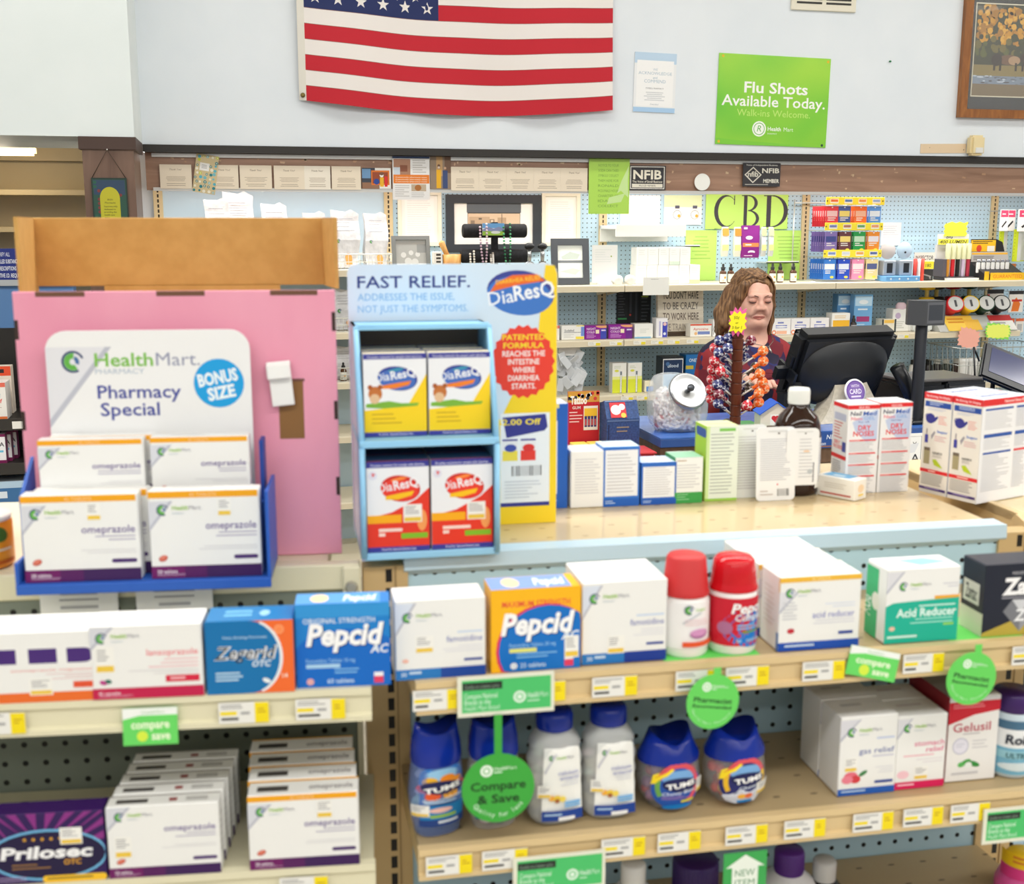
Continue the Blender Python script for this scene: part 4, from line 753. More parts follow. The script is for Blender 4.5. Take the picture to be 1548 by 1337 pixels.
# flashlights tray
t = thing('shelf_bin', 'sloping printed bin of flashlights on the second shelf end', 'bin', W.w(4.18, -.3, S2))
b = B(); b.prism([(-.11, .0), (.1, .0), (.1, .08), (-.02, .085)], -.225, .28, pm((206, 208, 204), .25), 'x')
f = Face(b, lambda a, c, o: (-.17 + a * .45, -.02 - .09 * c - .003 - o, .085 - .085 * c + .003), .45, .12); f.rect(0, .05, .42, .98, (250, 214, 90)); f.lines(.05, .2, .36, .6, 2, (220, 150, 50)); f.rect(.28, .3, .5, .95, (244, 196, 80)); f.rect(.66, .05, 1, .4, (206, 60, 60)); f.rect(.66, .4, 1, .98, (240, 238, 232)); f.lines(.7, .5, .95, .9, 2, (170, 170, 170)); b.build('bin_tray', t)
def flashlight(label, u, v, c, tall, mid=(236, 214, 120)):
    q = thing('lantern' if tall else 'flashlight', label, 'flashlight', W.w(u, v, S2 + (.0855 if tall else .098)), 0, 'flashlights in the sloping bin'); m = pm(c, .35)
    if tall:
        b = B(); b.lathe([(.045, 0), (.046, .01), (.044, .095), (.036, .1)], m, 20); b.build('lamp_base', q); b = B(); b.lathe([(.012, .1), (.012, .145)], pm(mid, .3), 12); b.build('stem', q); b = B(); b.lathe([(.03, .142), (.046, .148), (.042, .178), (.03, .182)], m, 20); b.build('lamp_head', q)
        b = B(); b.box(-.004, .036, -.049, -.046, .03, .062, (46, 46, 46)); b.build('badge', q)
    else:
        T = Matrix.Translation((0, 0, .052)) @ Matrix.Rotation(R(62), 4, 'X') @ Matrix.Rotation(R(-12), 4, 'Y')
        b = B(); b.T = T; b.lathe([(.034, -.085), (.036, -.03), (.05, .005), (.05, .02), (.043, .022)], m, 24); b.build('lamp_body', q)
        b = B(); b.T = T; b.lathe([(.001, .012), (.03, .016), (.043, .0225)], pm((236, 238, 240), .15, .5), 24); b.build('reflector', q); b = B(); b.T = T; b.box(-.006, .006, -.02, .02, .0225, .025, (70, 70, 74)); b.build('bulb', q)
flashlight('tall yellow lantern in the sloping bin beside the pole display', 4.0, -.18, (244, 200, 30), True); flashlight('black lantern behind the red flashlight', 4.09, -.14, (36, 38, 40), True); flashlight('dark red lantern behind the yellow flashlight', 4.2, -.14, (170, 26, 40), True)
flashlight('red flashlight facing out of the sloping bin', 4.07, -.355, (224, 40, 50), False); flashlight('yellow flashlight facing out of the sloping bin', 4.172, -.355, (246, 206, 30), False); flashlight('dark green flashlight facing out of the sloping bin', 4.274, -.355, (24, 62, 42), False); flashlight('black flashlight at the end of the sloping bin', 4.376, -.355, (34, 38, 38), False)
flashlight('dark green lantern behind the green flashlight', 4.31, -.14, (30, 66, 48), True)
def burst(name, label, u, v, z, w, h, c, n=16, rz=0, c2=None, words=()):
    b = B(); pts = []
    for i in range(2 * n):
        a = math.pi * i / n; k = 1 if i % 2 == 0 else .86; e = max(abs(math.cos(a)), abs(math.sin(a))) ** -.6
        pts.append((w / 2 * k * e * math.cos(a), h / 2 * k * e * math.sin(a)))
    if c2: b.T = Matrix.Rotation(R(8), 4, 'Y'); b.prism([(x * 1.08, y * 1.12) for x, y in pts], -.001, 0, c2, 'y'); b.T = Matrix.Identity(4)
    b.prism(pts, -.0025, -.0012, c, 'y'); f = Face(b, lambda a, q, o: ((a - .5) * w, -.0026 - o, (.5 - q) * h), w, h)
    for s, x, y, hh in words: f.text(s, x, y, hh, (70, 66, 20), .012, .15, al='c', rot=4)
    return tag(b.build(name, loc=W.w(u, v, z), rot=(R(-8), R(rz), 0)), label, 'price burst', 'price bursts')
burst('price_burst', 'salmon pink zigzag price card hanging off the second shelf', 4.13, -.425, 1.178, .15, .125, (246, 178, 160), rz=14)
burst('price_burst', 'yellow zigzag price card on green backing at the second shelf edge', 4.32, -.425, 1.215, .165, .085, (236, 246, 110), c2=(140, 226, 90))
t = thing('wall_packet_rack', 'white bottle-shaped packs in front of the pole display on the second shelf', 'display', W.w(3.76, -.3, S2)); b = B(); b.box(-.06, .05, -.02, .06, 0, .13, (240, 240, 236), .004); f = b.face('front', -.06, .05, -.02, .06, 0, .13); f.ell(.3, .3, .16, (200, 180, 210)); f.lines(.2, .55, .8, .9, 4, (206, 206, 200)); b.build('pack', t)
b = B(); b.box(.05, .12, -.02, .05, 0, .105, (246, 246, 244), .003); b.build('pack', t); b = B(); b.loft([(.12, .03, .02), (.15, .034, .02), (.165, .02, .012)], (216, 190, 200), 16); b.build('round_tag', t)
pbox('white box with black ends just above the monitor', 3.66, .09, .075, (238, 232, 214), lambda f: (f.rect(.15, .05, .85, .3, (244, 196, 90)), f.rect(0, 0, .12, 1, (50, 60, 60)), f.rect(.88, 0, 1, 1, (50, 60, 60))))
for i in range(4):
    b = B(); b.box(-.029, .029, -.03, .03, 0, .07, pm((226, 230, 228), .15), .01); tag(b.build('clear_pack', loc=W.w(3.845 + .064 * (i % 2) - .01 * (i // 2), -.33 + .09 * (i // 2), S2)), ['pale clear pack just behind the pole', 'pale clear pack beside the flashlights bin', 'pale clear pack in the rear behind the pole', 'pale clear pack in the rear by the flashlights bin'][i], 'pack', 'clear packs behind the pole display')
# ---- third shelf
def fnyg(f): f.rect(0, .55, 1, 1, (222, 230, 60)), f.rect(0, .45, 1, .55, (238, 240, 150)), f.rect(.55, .28, .68, 1, (120, 130, 140)), f.rect(.57, .4, .66, .98, (240, 240, 236)), f.ell(.3, .26, .15, (226, 226, 80), .04), f.lines(.12, .1, .6, .2, 2, (214, 220, 200))
carton('medicine_box', 'tall white and yellow-green box on the third shelf, nearer the blue display', 'box', W, 2.05, -.33, S3, .08, .165, .06, (246, 246, 240), fnyg, top=lambda f: f.rect(0, 0, 1, 1, (206, 206, 206)), group='yellow-green boxes on the third shelf')
carton('medicine_box', 'tall white and yellow-green box on the third shelf, nearer the candy jar', 'box', W, 2.14, -.33, S3, .08, .165, .06, (246, 246, 240), fnyg, top=lambda f: f.rect(0, 0, 1, 1, (150, 180, 206)), group='yellow-green boxes on the third shelf')
carton('medicine_box', 'tiny pale box with blue corner against the candy jar', 'box', W, 2.222, -.33, S3, .05, .062, .04, (244, 236, 206), lambda f: f.rect(.2, .5, 1, .95, (100, 150, 220)), group=None)
def fnbb(f): f.rect(.03, .05, .97, .95, (236, 238, 240)), f.rect(.06, .08, .94, .95, (24, 50, 88)), f.rect(.06, .5, .94, .95, (60, 160, 220)), f.text('Blood', .5, .3, .1, (210, 225, 240), .02, al='c'), f.ell(.25, .2, .09, (70, 110, 160))
carton('device_box', 'navy and blue device box with white border behind the candy jar', 'box', W, 2.36, -.33, S3, .125, .19, .1, (40, 44, 50), fnbb)
carton('device_box', 'bright blue device box partly behind the woman', 'box', W, 2.51, -.33, S3, .15, .2, .1, (30, 110, 180), lambda f: (f.text('ONETOUCH', .5, .2, .09, (220, 235, 245), .02, al='c', fit=.75), f.rect(.45, .4, .6, .95, (60, 70, 90)), f.ell(.8, .6, .1, (230, 190, 150)), f.rect(0, .3, .3, .4, (200, 180, 60))))
random.seed(9); bx = [3.98, 4.03, 4.08, 4.14, 4.20, 4.27, 4.33, 4.39]
bl = ['nearest the pole display', 'second from the pole display', 'third from the pole display', 'above the middle of the printer', 'under the wire basket corner', 'behind the basket, beside the white tubs', 'below the white tubs', 'nearest the card terminal']
for x, L in zip(bx, bl):
    k = random.random(); q = thing('vitamin_bottle', 'small capped bottle on the third shelf, ' + L, 'bottle', W.w(x, -.12, S3), 0, 'bottles behind the printer')
    b = B(); b.lathe([(.024, 0), (.025, .004), (.025, .07), (.017, .082)], pm(random.choice([(40, 36, 36), (80, 60, 50), (230, 228, 224), (60, 70, 60)]), .3), 16); b.build('bottle_body', q)
    b = B(); b.lathe([(.019, .08), (.019, .105), (.016, .108)], pm(random.choice([(238, 238, 234), (30, 30, 32), (240, 240, 236)]), .4), 16); b.build('cap', q)
wire_basket('large flared wire basket hanging over the printer', 4.33, -.33, .93, .56, .2, .3, 14, 2, (176, 180, 178), flare=.025)
for i in range(4):
    q = thing('white_tub', ['white tub in the wire basket, nearest the pole', 'white tub in the wire basket, second from the pole', 'white tub in the wire basket, third from the pole', 'white tub in the wire basket, nearest the card terminal'][i], 'tub', W.w(4.16 + .06 * i, -.35, .934), 0, 'white tubs in the wire basket')
    b = B(); b.lathe([(.025, 0), (.027, .003), (.027, .1)], pm((240, 240, 238), .35), 16); b.build('tub_body', q); b = B(); b.lathe([(.0285, .1), (.0285, .118), (.026, .12)], pm((248, 248, 246), .35), 16); b.build('lid', q)
# hanging cards past the flashlights
def hcard(label, u, z, w, h, base, fn, v=-.13, grp='hanging cards on the end bay', rz=0):
    t = thing('hanging_card', label, 'packet', W.w(u, v, z), R(rz), grp); b = B(); b.box(-w / 2, w / 2, -.004, .004, 0, h, base, .001); fn(b.face('front', -w / 2, w / 2, -.004, .004, 0, h)); b.build('card', t)
    b = B(); b.tube([(0, -.0, h * .94), (0, -v - .008, h * .94)], .0022, pm((200, 200, 200), .3, .9), 6); b.build('peg_hook', t); return t
def fnpen(f): f.rect(.05, .03, .95, .35, (214, 70, 110)), f.lines(.2, .18, .8, .26, 1, (250, 230, 235), .7), f.poly([(.2, .78), (.72, .5), (.8, .58), (.3, .85)], (40, 40, 44))
hcard('white and magenta card with black gadget hanging nearest the upright', 4.468, 1.785, .05, .125, (240, 238, 238), fnpen, -.2, rz=-8); hcard('white and magenta card with black gadget, second from the upright', 4.532, 1.785, .06, .125, (240, 238, 238), fnpen, -.17, rz=-8); hcard('white and magenta card with black pen hanging in front', 4.6, 1.783, .105, .128, (244, 242, 240), fnpen, -.22)
hcard('red topped card hanging at the frame edge', 4.71, 1.81, .09, .11, (214, 50, 60), lambda f: f.rect(.1, .5, .9, .9, (240, 230, 220)), -.2)
for i in range(4): hcard(['chartreuse strip tube hanging lowest, nearest the upright', 'chartreuse strip tube, second from the upright', 'chartreuse strip tube, third from the upright', 'chartreuse strip tube at the frame edge'][i], 4.515 + .062 * i, 1.605 + .0 * i, .05, .19, (206, 222, 40), lambda f: (f.rect(.55, .05, 1, .97, (206, 208, 204)), f.lines(.1, .1, .2, .9, 8, (150, 160, 40), .3)), -.14 - .05 * (i % 2), rz=-10)
def fnadp(f): f.rect(0, 0, 1, .18, (40, 40, 42)), f.rect(.3, .55, .75, .85, (44, 46, 50)), f.rect(0, .2, .14, .4, (220, 60, 60))
hcard('white card with a black adapter hanging level with the lanterns', 4.475, 1.3, .11, .14, (238, 236, 232), fnadp, -.16); hcard('white card with red flame print hanging level with the lanterns', 4.62, 1.3, .1, .13, (236, 232, 226), lambda f: (f.rect(0, 0, 1, .16, (40, 40, 42)), f.poly([(.2, .95), (.3, .5), (.5, .3), (.8, .6), (.7, .95)], (230, 120, 40)), f.rect(.2, .4, .9, .5, (200, 50, 40))), -.16)
for i in range(5): hcard(['first', 'second', 'third', 'fourth', 'fifth'][i] + ' of the row of small battery cards above the wire basket', 4.42 + .065 * i, 1.175, .055, .085, [(60, 58, 58), (236, 234, 228), (220, 190, 150), (180, 60, 50), (240, 236, 230)][i], lambda f: (f.rect(0, 0, 1, .2, (226, 110, 60)), f.rect(.2, .4, .8, .9, (190, 192, 194))), -.13, 'battery cards above the wire basket')
hcard('orange topped card at the upper shelf end', 4.58, 1.5, .1, .09, (230, 130, 60), lambda f: f.rect(.1, .3, .9, .9, (90, 86, 84)), -.12)
# price tags on the wall shelf edges
for j, (z, us) in enumerate(((S2, [1.88, 2.0, 2.135, 2.235, 2.33, 2.44, 3.72]), (S3, [2.07, 2.16, 2.42]))):
    for i, u in enumerate(us):
        b = B(); b.box(-.035, .035, -.001, 0, 0, .02, (246, 244, 232)); f = b.face('front', -.035, .035, -.001, 0, 0, .02); f.rect(.62, .3, .98, 1.1, (246, 226, 60)); f.lines(.08, .2, .55, .8, 2, (214, 210, 196))
        near = [['below the first purple box', 'between the two purple boxes', 'below the second purple box', 'below the pale blue banded box', 'below the violet-blue box', 'below the canvas sign', 'beside the pole display'], ['below the first yellow-green box', 'below the second yellow-green box', 'below the navy device box']][j][i]
        tag(b.build('price_tag', loc=W.w(u, -.4055, z - .028)), 'small price tag on the %s wall shelf edge, %s' % (['second', 'third'][j], near), 'price tag', 'price tags on the wall shelves')
# cellophane bundle beside the display
random.seed(21); t = thing('clear_packet_bunch', 'bunch of clear cellophane packets hanging against the blue display edge', 'packet', W.w(1.76, -.34, 1.19 - .3), 0)
b = B(); cm = pm((236, 240, 244), .12, 0, .25)
for i in range(26):
    x, z = random.uniform(-.06, .06), random.uniform(.0, .24); a = random.uniform(-1, 1); b.T = Matrix.Translation((x, random.uniform(-.05, .03), z)) @ Matrix.Rotation(a, 4, 'Y') @ Matrix.Rotation(random.uniform(-.6, .6), 4, 'Z')
    b.box(-.022, .022, -.003, .003, -.035, .035, cm, .002)
b.build('packets', t); b = B(); b.box(-.06, .06, -.004, .0, .24, .29, (238, 236, 232), .001); b.build('header_card', t)

# ================================================================ shop gondolas in front
RSH = pm((220, 194, 146), .4); LSH = pm((226, 220, 190), .4); RT = pm((214, 186, 138), .4)
deckm = pegs('deck_perforated', (208, 186, 146), (150, 126, 92), .03, .05, .0508, .0508, .005, .0018, .14, axes=(0, 1))
shelfm = pegs('shelf_perforated', (178, 156, 118), (90, 78, 58), .02, -.03, .0508, .0508, .005, .0018, .4, axes=(0, 1))  # tops toned below the same-painted lip: shade under the shelves put into the colour
shelfl = pegs('shelf_perforated_pale', (206, 200, 172), (110, 106, 84), .02, -.03, .0508, .0508, .005, .0018, .4, axes=(0, 1))
def gshelf(t, x0, x1, z, top, face, d=.228):
    b = B(); b.box(x0, x1, -d + .006, -.002, z - .012, z, top)
    for x in (x0 + .002, x1 - .002): b.prism([(-d + .01, z - .012), (-.002, z - .012), (-.002, z - .06), (-d + .01, z - .036)], x - .0015, x + .0015, face, 'x')
    s = b.build('shelf', t)
    b = B(); y = -d
    b.prism([(y + .012, z + .001), (y, z + .001), (y - .0005, z - .007), (y + .003, z - .008), (y + .003, z - .029), (y - .002, z - .031), (y - .002, z - .037), (y + .012, z - .037)], x0 - .002, x1 + .002, face, 'x'); b.build('price_rail', s); return s
t = thing('gondola_shelving', 'light blue pegboard gondola with tan shelves of antacid bottles and boxes', 'shelving', RG.w(0, 0, 0), RG.ang)
rpeg = pegs('gondola_pegboard', (176, 208, 222), (16, 18, 20), -.1606 , 1.3792, ru=.0036, rz=.0036)
b = B(); b.box(-.172, .682, .002, .02, .1, 1.386, rpeg); b.build('back_panel', t)
b = B(); b.box(-.172, .682, .02, .03, .1, 1.386, RT); b.build('rear_panel', t)
b = B(); b.prism([(-.004, 1.405), (.012, 1.4046), (.016, 1.405), (.03, 1.4055), (.03, 1.386), (.002, 1.378), (-.006, 1.386)], -.176, .69, pm((190, 214, 228), .35), 'x'); b.build('top_rail', t)
b = B(); b.box(-.19, .676, .03, .46, 1.393, 1.405, deckm); b.box(-.19, .676, .45, .46, 1.37, 1.405, RSH); b.build('top_deck', t)
for x in (-.2, .709):
    b = B(); b.box(x - .029, x + .029, -.003, .03, 0, 1.392, pegs('gondola_slots_%d' % (x > 0), (196, 168, 120), (14, 12, 10), x + .004, .008, 1, .0254, .0042, .0088, only=True)); b.box(x + .012, x + .0135, -.0045, -.003, 0, 1.392, pm((150, 124, 82), .5)); b.build('upright', t)
for z in (1.32, 1.115, .905): gshelf(t, -.184, .684, z, shelfm, RSH)
b = B(); b.box(-.12, .68, -.3, .46, 0, .1, RSH); b.build('base_deck', t)
t = thing('gondola_shelving', 'cream gondola with grey-green pegboard under the pink cardboard display', 'shelving', LG.w(0, 0, 0), LG.ang)
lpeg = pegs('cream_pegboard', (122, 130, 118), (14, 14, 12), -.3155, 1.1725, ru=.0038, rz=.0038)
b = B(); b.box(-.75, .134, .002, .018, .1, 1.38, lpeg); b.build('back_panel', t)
b = B(); b.box(-.75, .1, .019, .4, 1.366, 1.40, LSH); b.box(-.75, .142, -.002, .018, 1.366, 1.40, LSH, .002); b.box(.12, .143, -.008, .01, 1.33, 1.398, LSH, .002); b.build('top_deck', t)
b = B(); b.T = Matrix.Translation((.131, -.009, 1.372)) @ Matrix.Rotation(R(90), 4, 'X'); b.lathe([(.008, -.002), (.008, .004), (.006, .006)], pm((190, 186, 170), .3, .6), 16); b.build('end_knob', t)
b = B(); b.box(.134, .141, -.004, .016, 0, 1.366, LSH); b.build('upright', t)
for z in (1.323, 1.11, .86): gshelf(t, -.75, .154, z, shelfl, LSH)
b = B(); b.box(-.75, .1, -.3, .4, 0, .1, LSH); b.build('base_deck', t)
t = thing('gondola_shelving', 'tan gondola deck at the frame edge carrying the tall red-topped rinse boxes', 'shelving', RG.w(.745, 0, 0), RG.ang)
b = B(); b.box(0, .9, .05, .46, 1.39, 1.403, pm((232, 210, 166), .25)); b.box(.0, .012, .05, .46, 1.36, 1.405, RSH); b.build('top_deck', t)
b = B(); b.box(0, .9, .002, .05, .1, 1.385, pegs('gondola_pegboard_b', (166, 196, 214), (16, 18, 20), 0, 1.3792, ru=.0036, rz=.0036)); b.build('back_panel', t)
b = B(); b.prism([(.002, 1.39), (.05, 1.405), (.06, 1.395), (.05, 1.38), (.002, 1.375)], -.005, .9, RT, 'x'); b.box(-.063, .0, .06, .46, 1.30, 1.372, pm((176, 142, 84), .5)); b.build('top_channel', t)
b = B(); b.box(0, .9, -.3, .46, 0, .1, RSH); b.build('base_deck', t)
gshelf(t, .0, .9, 1.32, shelfm, RSH)

# ---------------------------------------------------------------- boxes on the cream gondola's upper shelf
ZL1, ZL2, ZD, ZR1, ZR2 = 1.3242, 1.1112, 1.4055, 1.3212, 1.1162
SIG = 'boxes on the upper gondola shelves'
def strips(c, h=.17, txt='28 capsules'):
    def fn(f, c=c):
        f.rect(0, 1 - h, 1, 1, c); f.text(txt, .05, 1 - h * .42, h * .28, (236, 226, 236), .015); f.lines(.05, 1 - h * .35, .38, 1 - .02, 2, (220, 200, 220), .25)
    return fn
def fnlaevo(f):
    PU = (70, 38, 118)
    for x0, x1 in ((.05, .32), (.40, .67), (.73, .98)): f.rect(x0, .22, x1, .46, (246, 246, 244)); f.rect(x0 + .01, .24, x1 - .015, .45, PU) if x1 < .9 else (f.rect(x0 + .01, .24, x1 - .09, .45, PU), f.ell(x1 - .09, .345, .08, PU, .105))
    f.text('esomeprazole magnesium', .97, .56, .035, (226, 130, 126), .0, al='r', fit=.72); f.lines(.5, .6, .97, .7, 3, (226, 190, 190), .3, 'r'); f.rect(.78, .72, .97, .81, (226, 84, 50)); f.rect(0, .86, 1, 1, (236, 110, 40)); f.sticker(.4, .66, .2, .24)
carton('medicine_box', 'white box with purple capsule shapes and orange foot band on the upper gondola shelf', 'box', LG, -.195, -.228, ZL1, .12, .079, .06, WHITE, fnlaevo, top=lambda f: f.lines(.1, .3, .9, .7, 2, (246, 214, 200), .4), group=SIG)
def fnlans(f): f.fold(0, .02); f.mart(.05, .17, .15); f.text('lansoprazole', .96, .42, .085, (238, 120, 130), .008, al='r', fit=.46); f.lines(.5, .47, .96, .62, 3, (240, 190, 196), .3, 'r'); f.lines(.3, .62, .96, .7, 2, (214, 210, 214), .25, 'r'); f.rect(.66, .7, .965, .79, (214, 30, 66)); f.lines(.7, .73, .93, .77, 1, (246, 200, 205), .6); f.sticker(.04, .28, .17, .36); f.ell(.1, .77, .035, (190, 60, 140), .03, rot=15); f.ell(.145, .755, .03, (30, 110, 90), .028, rot=15); strips((196, 22, 76), .15, '42 capsules')(f)
carton('medicine_box', 'white box with pinkish-red lettering and crimson foot band', 'box', LG, -.083, -.229, ZL1, .117, .083, .05, WHITE, fnlans, top=lambda f: (f.text('lansoprazole', .5, .35, .3, (246, 214, 216), .0, fit=.4), f.lines(.05, .6, .4, .9, 2, (226, 226, 226), .3)), group=SIG)
def fnzeg(f):
    f.rect(0, 0, 1, 1, (0, 112, 176)); OR = (242, 108, 44)
    out = [(.5, .0), (1, 0), (1, 1), (.3, 1)] + [(.48 + .4 * math.cos(R(a)), .5 + .5 * math.sin(R(a))) for a in range(80, -81, -20)]; f.poly([(.48, 0), (1, 0), (1, 1), (.42, 1)] + [(.5 + .36 * math.cos(R(a)), .5 + .5 * math.sin(R(a))) for a in range(84, -85, -12)], OR)
    for r, c in ((.375, (236, 240, 244)),): f.poly([(.5 + r * math.cos(R(a)), .5 + .52 * math.sin(R(a))) for a in range(70, -71, -10)] + [(.5 + (r - .035) * math.cos(R(a)), .5 + .49 * math.sin(R(a))) for a in range(-70, 71, 10)], c)
    f.ell(.84, .13, .055, (250, 140, 80)); f.arc(.84, .13, .055, .008, (250, 180, 130)); f.text('Fast-Acting Formula', .2, .24, .035, (190, 220, 240), .01, fit=.5)
    f.text('Zegerid', .085, .52, .17, (244, 244, 246), .055, .25)
    f.text('Zegerid', .0935, .52, .17, (52, 56, 66), .012, .25); f.text('OTC', .52, .63, .08, (226, 236, 242), .045, .25, fit=.22); f.lines(.1, .7, .5, .84, 3, (190, 220, 240), .5); f.ell(.68, .83, .05, (236, 240, 242), .03, rot=25); f.text('14', .86, .8, .06, (250, 230, 215), .03)
carton('medicine_box', 'blue and orange box with curved white stripe on the upper gondola shelf', 'box', LG, .026, -.229, ZL1, .094, .083, .05, (18, 122, 186), fnzeg, top=lambda f: (f.lines(.2, .3, .7, .8, 2, (120, 190, 226), .5), f.ell(.66, .5, .06, (150, 200, 230), .2)), group=SIG)
def fnpep(bg, hd, hdtxt, gold):
    def fn(f):
        f.rect(0, 0, 1, 1, bg)
        if gold:
            f.text(hdtxt, .12, .215, .072, (236, 80, 60), .03, fit=.76); f.ell(.62, .75, .57, (226, 40, 90), .56); f.ell(.64, .75, .56, (0, 112, 200), .54)
            for i in range(5): f.k += 0
        else: f.rect(0, 0, 1, .16, (48, 150, 220)); f.text(hdtxt, .08, .23, .06, (226, 236, 246), .018, fit=.76); f.ell(.55, .9, .75, (0, 104, 200), .6)
        f.text('Pepcid', .115, .555 if gold else .5, .25, (18, 50, 110), .06, .2, fit=.83); f.text('Pepcid', .105, .545 if gold else .49, .25, (250, 250, 252), .05, .2, fit=.83); f.text('AC', .985, .64 if gold else .6, .1, (240, 246, 250), .035, .2, al='r')
        y = .68; f.text('Famotidine Tablets 20 mg' if gold else 'Famotidine Tablets 10 mg', .2 if gold else .1, y + .02, .045, (150, 200, 240), .012, fit=.52); f.lines(.2 if gold else .1, .72 if gold else .72, .6, .8, 1, (230, 230, 120) if gold else (170, 210, 240), .6)
        f.lines(.28 if gold else .4, .78, .78 if gold else .7, .86, 2, (130, 190, 236), .4)
        f.text('25 tablets' if gold else '60 tablets', .32, .955, .055, (200, 224, 245), .02); f.ell(.25 if gold else .14, .93, .04, (226, 232, 240) if gold else (230, 170, 170), .04)
        f.rect(.82, .84, .92, .94, (240, 240, 246)); f.rect(.82, .89, .92, .97, (226, 60, 100))
        if gold: f.sticker(.82, .6, .16, .27)
    return fn
def fnpept(bg, c): return lambda f: (f.rect(.0, .05, .9, .98, c), f.text('Pepcid', .5, .75, .5, (226, 236, 248), .05, .2, fit=.36), f.ell(.25, .5, .1, (244, 214, 170), .35))
carton('medicine_box', 'bright blue antacid box with slanted white lettering, bridging the two gondolas', 'box', LG, .1265, -.221, ZL1, .103, .096, .04, (20, 128, 208), fnpep((20, 128, 208), None, 'ORIGINAL STRENGTH', False), top=fnpept(0, (90, 160, 226)), group=SIG)
# boxes stacked in rows on the cream gondola's second shelf
def fnprilo(f):
    f.rect(0, 0, 1, 1, (44, 16, 84)); o = (.42, .62)
    for i in range(13):
        a = R(200 + 13 * i); p = lambda a, r: (min(1, max(0, o[0] + r * math.cos(a))), max(0, o[1] + r * math.sin(a) * 1.2))
        f.k = 5; f.poly([p(a, .3), p(a - .06, .8), p(a + .06, .8)], (136, 44, 130))
    f.k = 8; f.ell(.48, .6, .545, (110, 180, 222), .37); f.ell(.48, .6, .52, (24, 12, 60), .335); 
    for i in range(5): f.star(.28 + .08 * i, .37, .022, .01, 5, (230, 170, 40))
    f.text('Prilosec', .47, .64, .165, (244, 244, 246), .05, .12, al='c', fit=.84); f.text('OTC', .62, .75, .075, (236, 170, 30), .03, .1); f.lines(.15, .72, .55, .82, 2, (150, 110, 60), .4); f.rrect(.42, .9, 1, 1.0, .03, (246, 196, 40)); f.lines(.46, .93, .9, .98, 1, (140, 110, 40), .5); f.lines(.02, .9, .3, .98, 2, (180, 160, 200), .3); f.sticker(.6, .22, .2, .24)
carton('medicine_box', 'deep purple sunburst box with blue oval on the second cream shelf', 'box', LG, -.2, -.226, ZL2, .118, .083, .03, (58, 26, 98), fnprilo, right=lambda f: f.rect(0, 0, 1, 1, (58, 24, 110)), rough=.25)
def fnome(orange, st=None, pill=True):
    def fn(f):
        f.fold(0, .12 if orange else .02, sy=.34); y = .2 if orange else .13
        if orange: f.rect(.0, .01, .985, .085, (242, 168, 20)); f.text('42 TABLETS', .49, .07, .04, (250, 200, 150), .01, al='c')
        f.mart(.07, y + .02, .13); f.text('omeprazole', .965, y + .245, .085, (104, 84, 150), .012, al='r', fit=.46); f.lines(.55, y + .28, .965, y + .36, 2, (170, 164, 190), .3, 'r'); f.lines(.4, y + .44, .965, y + .5, 2, (214, 212, 216), .25, 'r')
        if pill: f.ell(.11, .77, .042, (196, 84, 66), .034, rot=-22); f.ell(.108, .762, .03, (226, 128, 108), .02, rot=-22)
        f.rrect(.75, .75, .97, .795, .018, (74, 40, 110)); strips((110, 14, 96), .14, '28 tablets')(f); f.rect(.5, .86, 1, 1, (58, 20, 84)); f.rect(.3, .86, .5, 1, (84, 18, 90))
        if st: f.sticker(*st)
    return fn
def row(name, labels, fr, u, v, z, w, h, d, n, front, top, right=None, left=None, dv=None, du=.0, grp=None, base=WHITE):
    o = carton(name, labels[0], 'box', fr, u, v, z, w, h, d, base, front, top, left=left, right=right, group=grp)
    for k in range(1, n):
        c = o.copy(); COL.objects.link(c); c.location = fr.w(u + du * k, v + (dv or d + .0008) * k, z); c['label'] = labels[min(k, len(labels) - 1)]
    return o
def fntopb(c): return lambda f: (f.rect(0, .0, 1, .12, (160, 156, 150)) if c is None else f.rect(0, .0, 1, .1, c), f.rect(.08, .4, .36, .75, (70, 66, 64)), f.rect(.55, .4, .62, .7, (150, 60, 60)) if c is None else f.text('omeprazole', .95, .7, .34, (110, 104, 110), .012, al='r', fit=.4), f.lines(.7, .4, .95, .8, 2, (120, 116, 114), .4) if c is None else None)
OR_ = ['front', 'second', 'third', 'fourth', 'rearmost']
row('medicine_box', ['white box with purple foot band, %s of its row of five on the cream shelf' % q for q in OR_], LG, -.077, -.226, ZL2, .122, .086, .024, 5, fnome(False, (.06, .42, .15, .3)), fntopb(None), dv=.0275, du=.0018, grp='row of purple-banded boxes', right=lambda f: f.lines(.2, .2, .8, .8, 6, (190, 188, 186), .3))
row('medicine_box', ['white box with orange top stripe, %s of its row of four on the cream shelf' % q for q in OR_[:3] + ['rearmost']], LG, .077, -.226, ZL2, .123, .09, .034, 4, fnome(True, (.62, .1, .14, .24)), fntopb((240, 180, 70)), dv=.0375, du=-.003, grp='row of orange-striped boxes', right=lambda f: f.lines(.2, .2, .8, .8, 6, (190, 188, 186), .3))

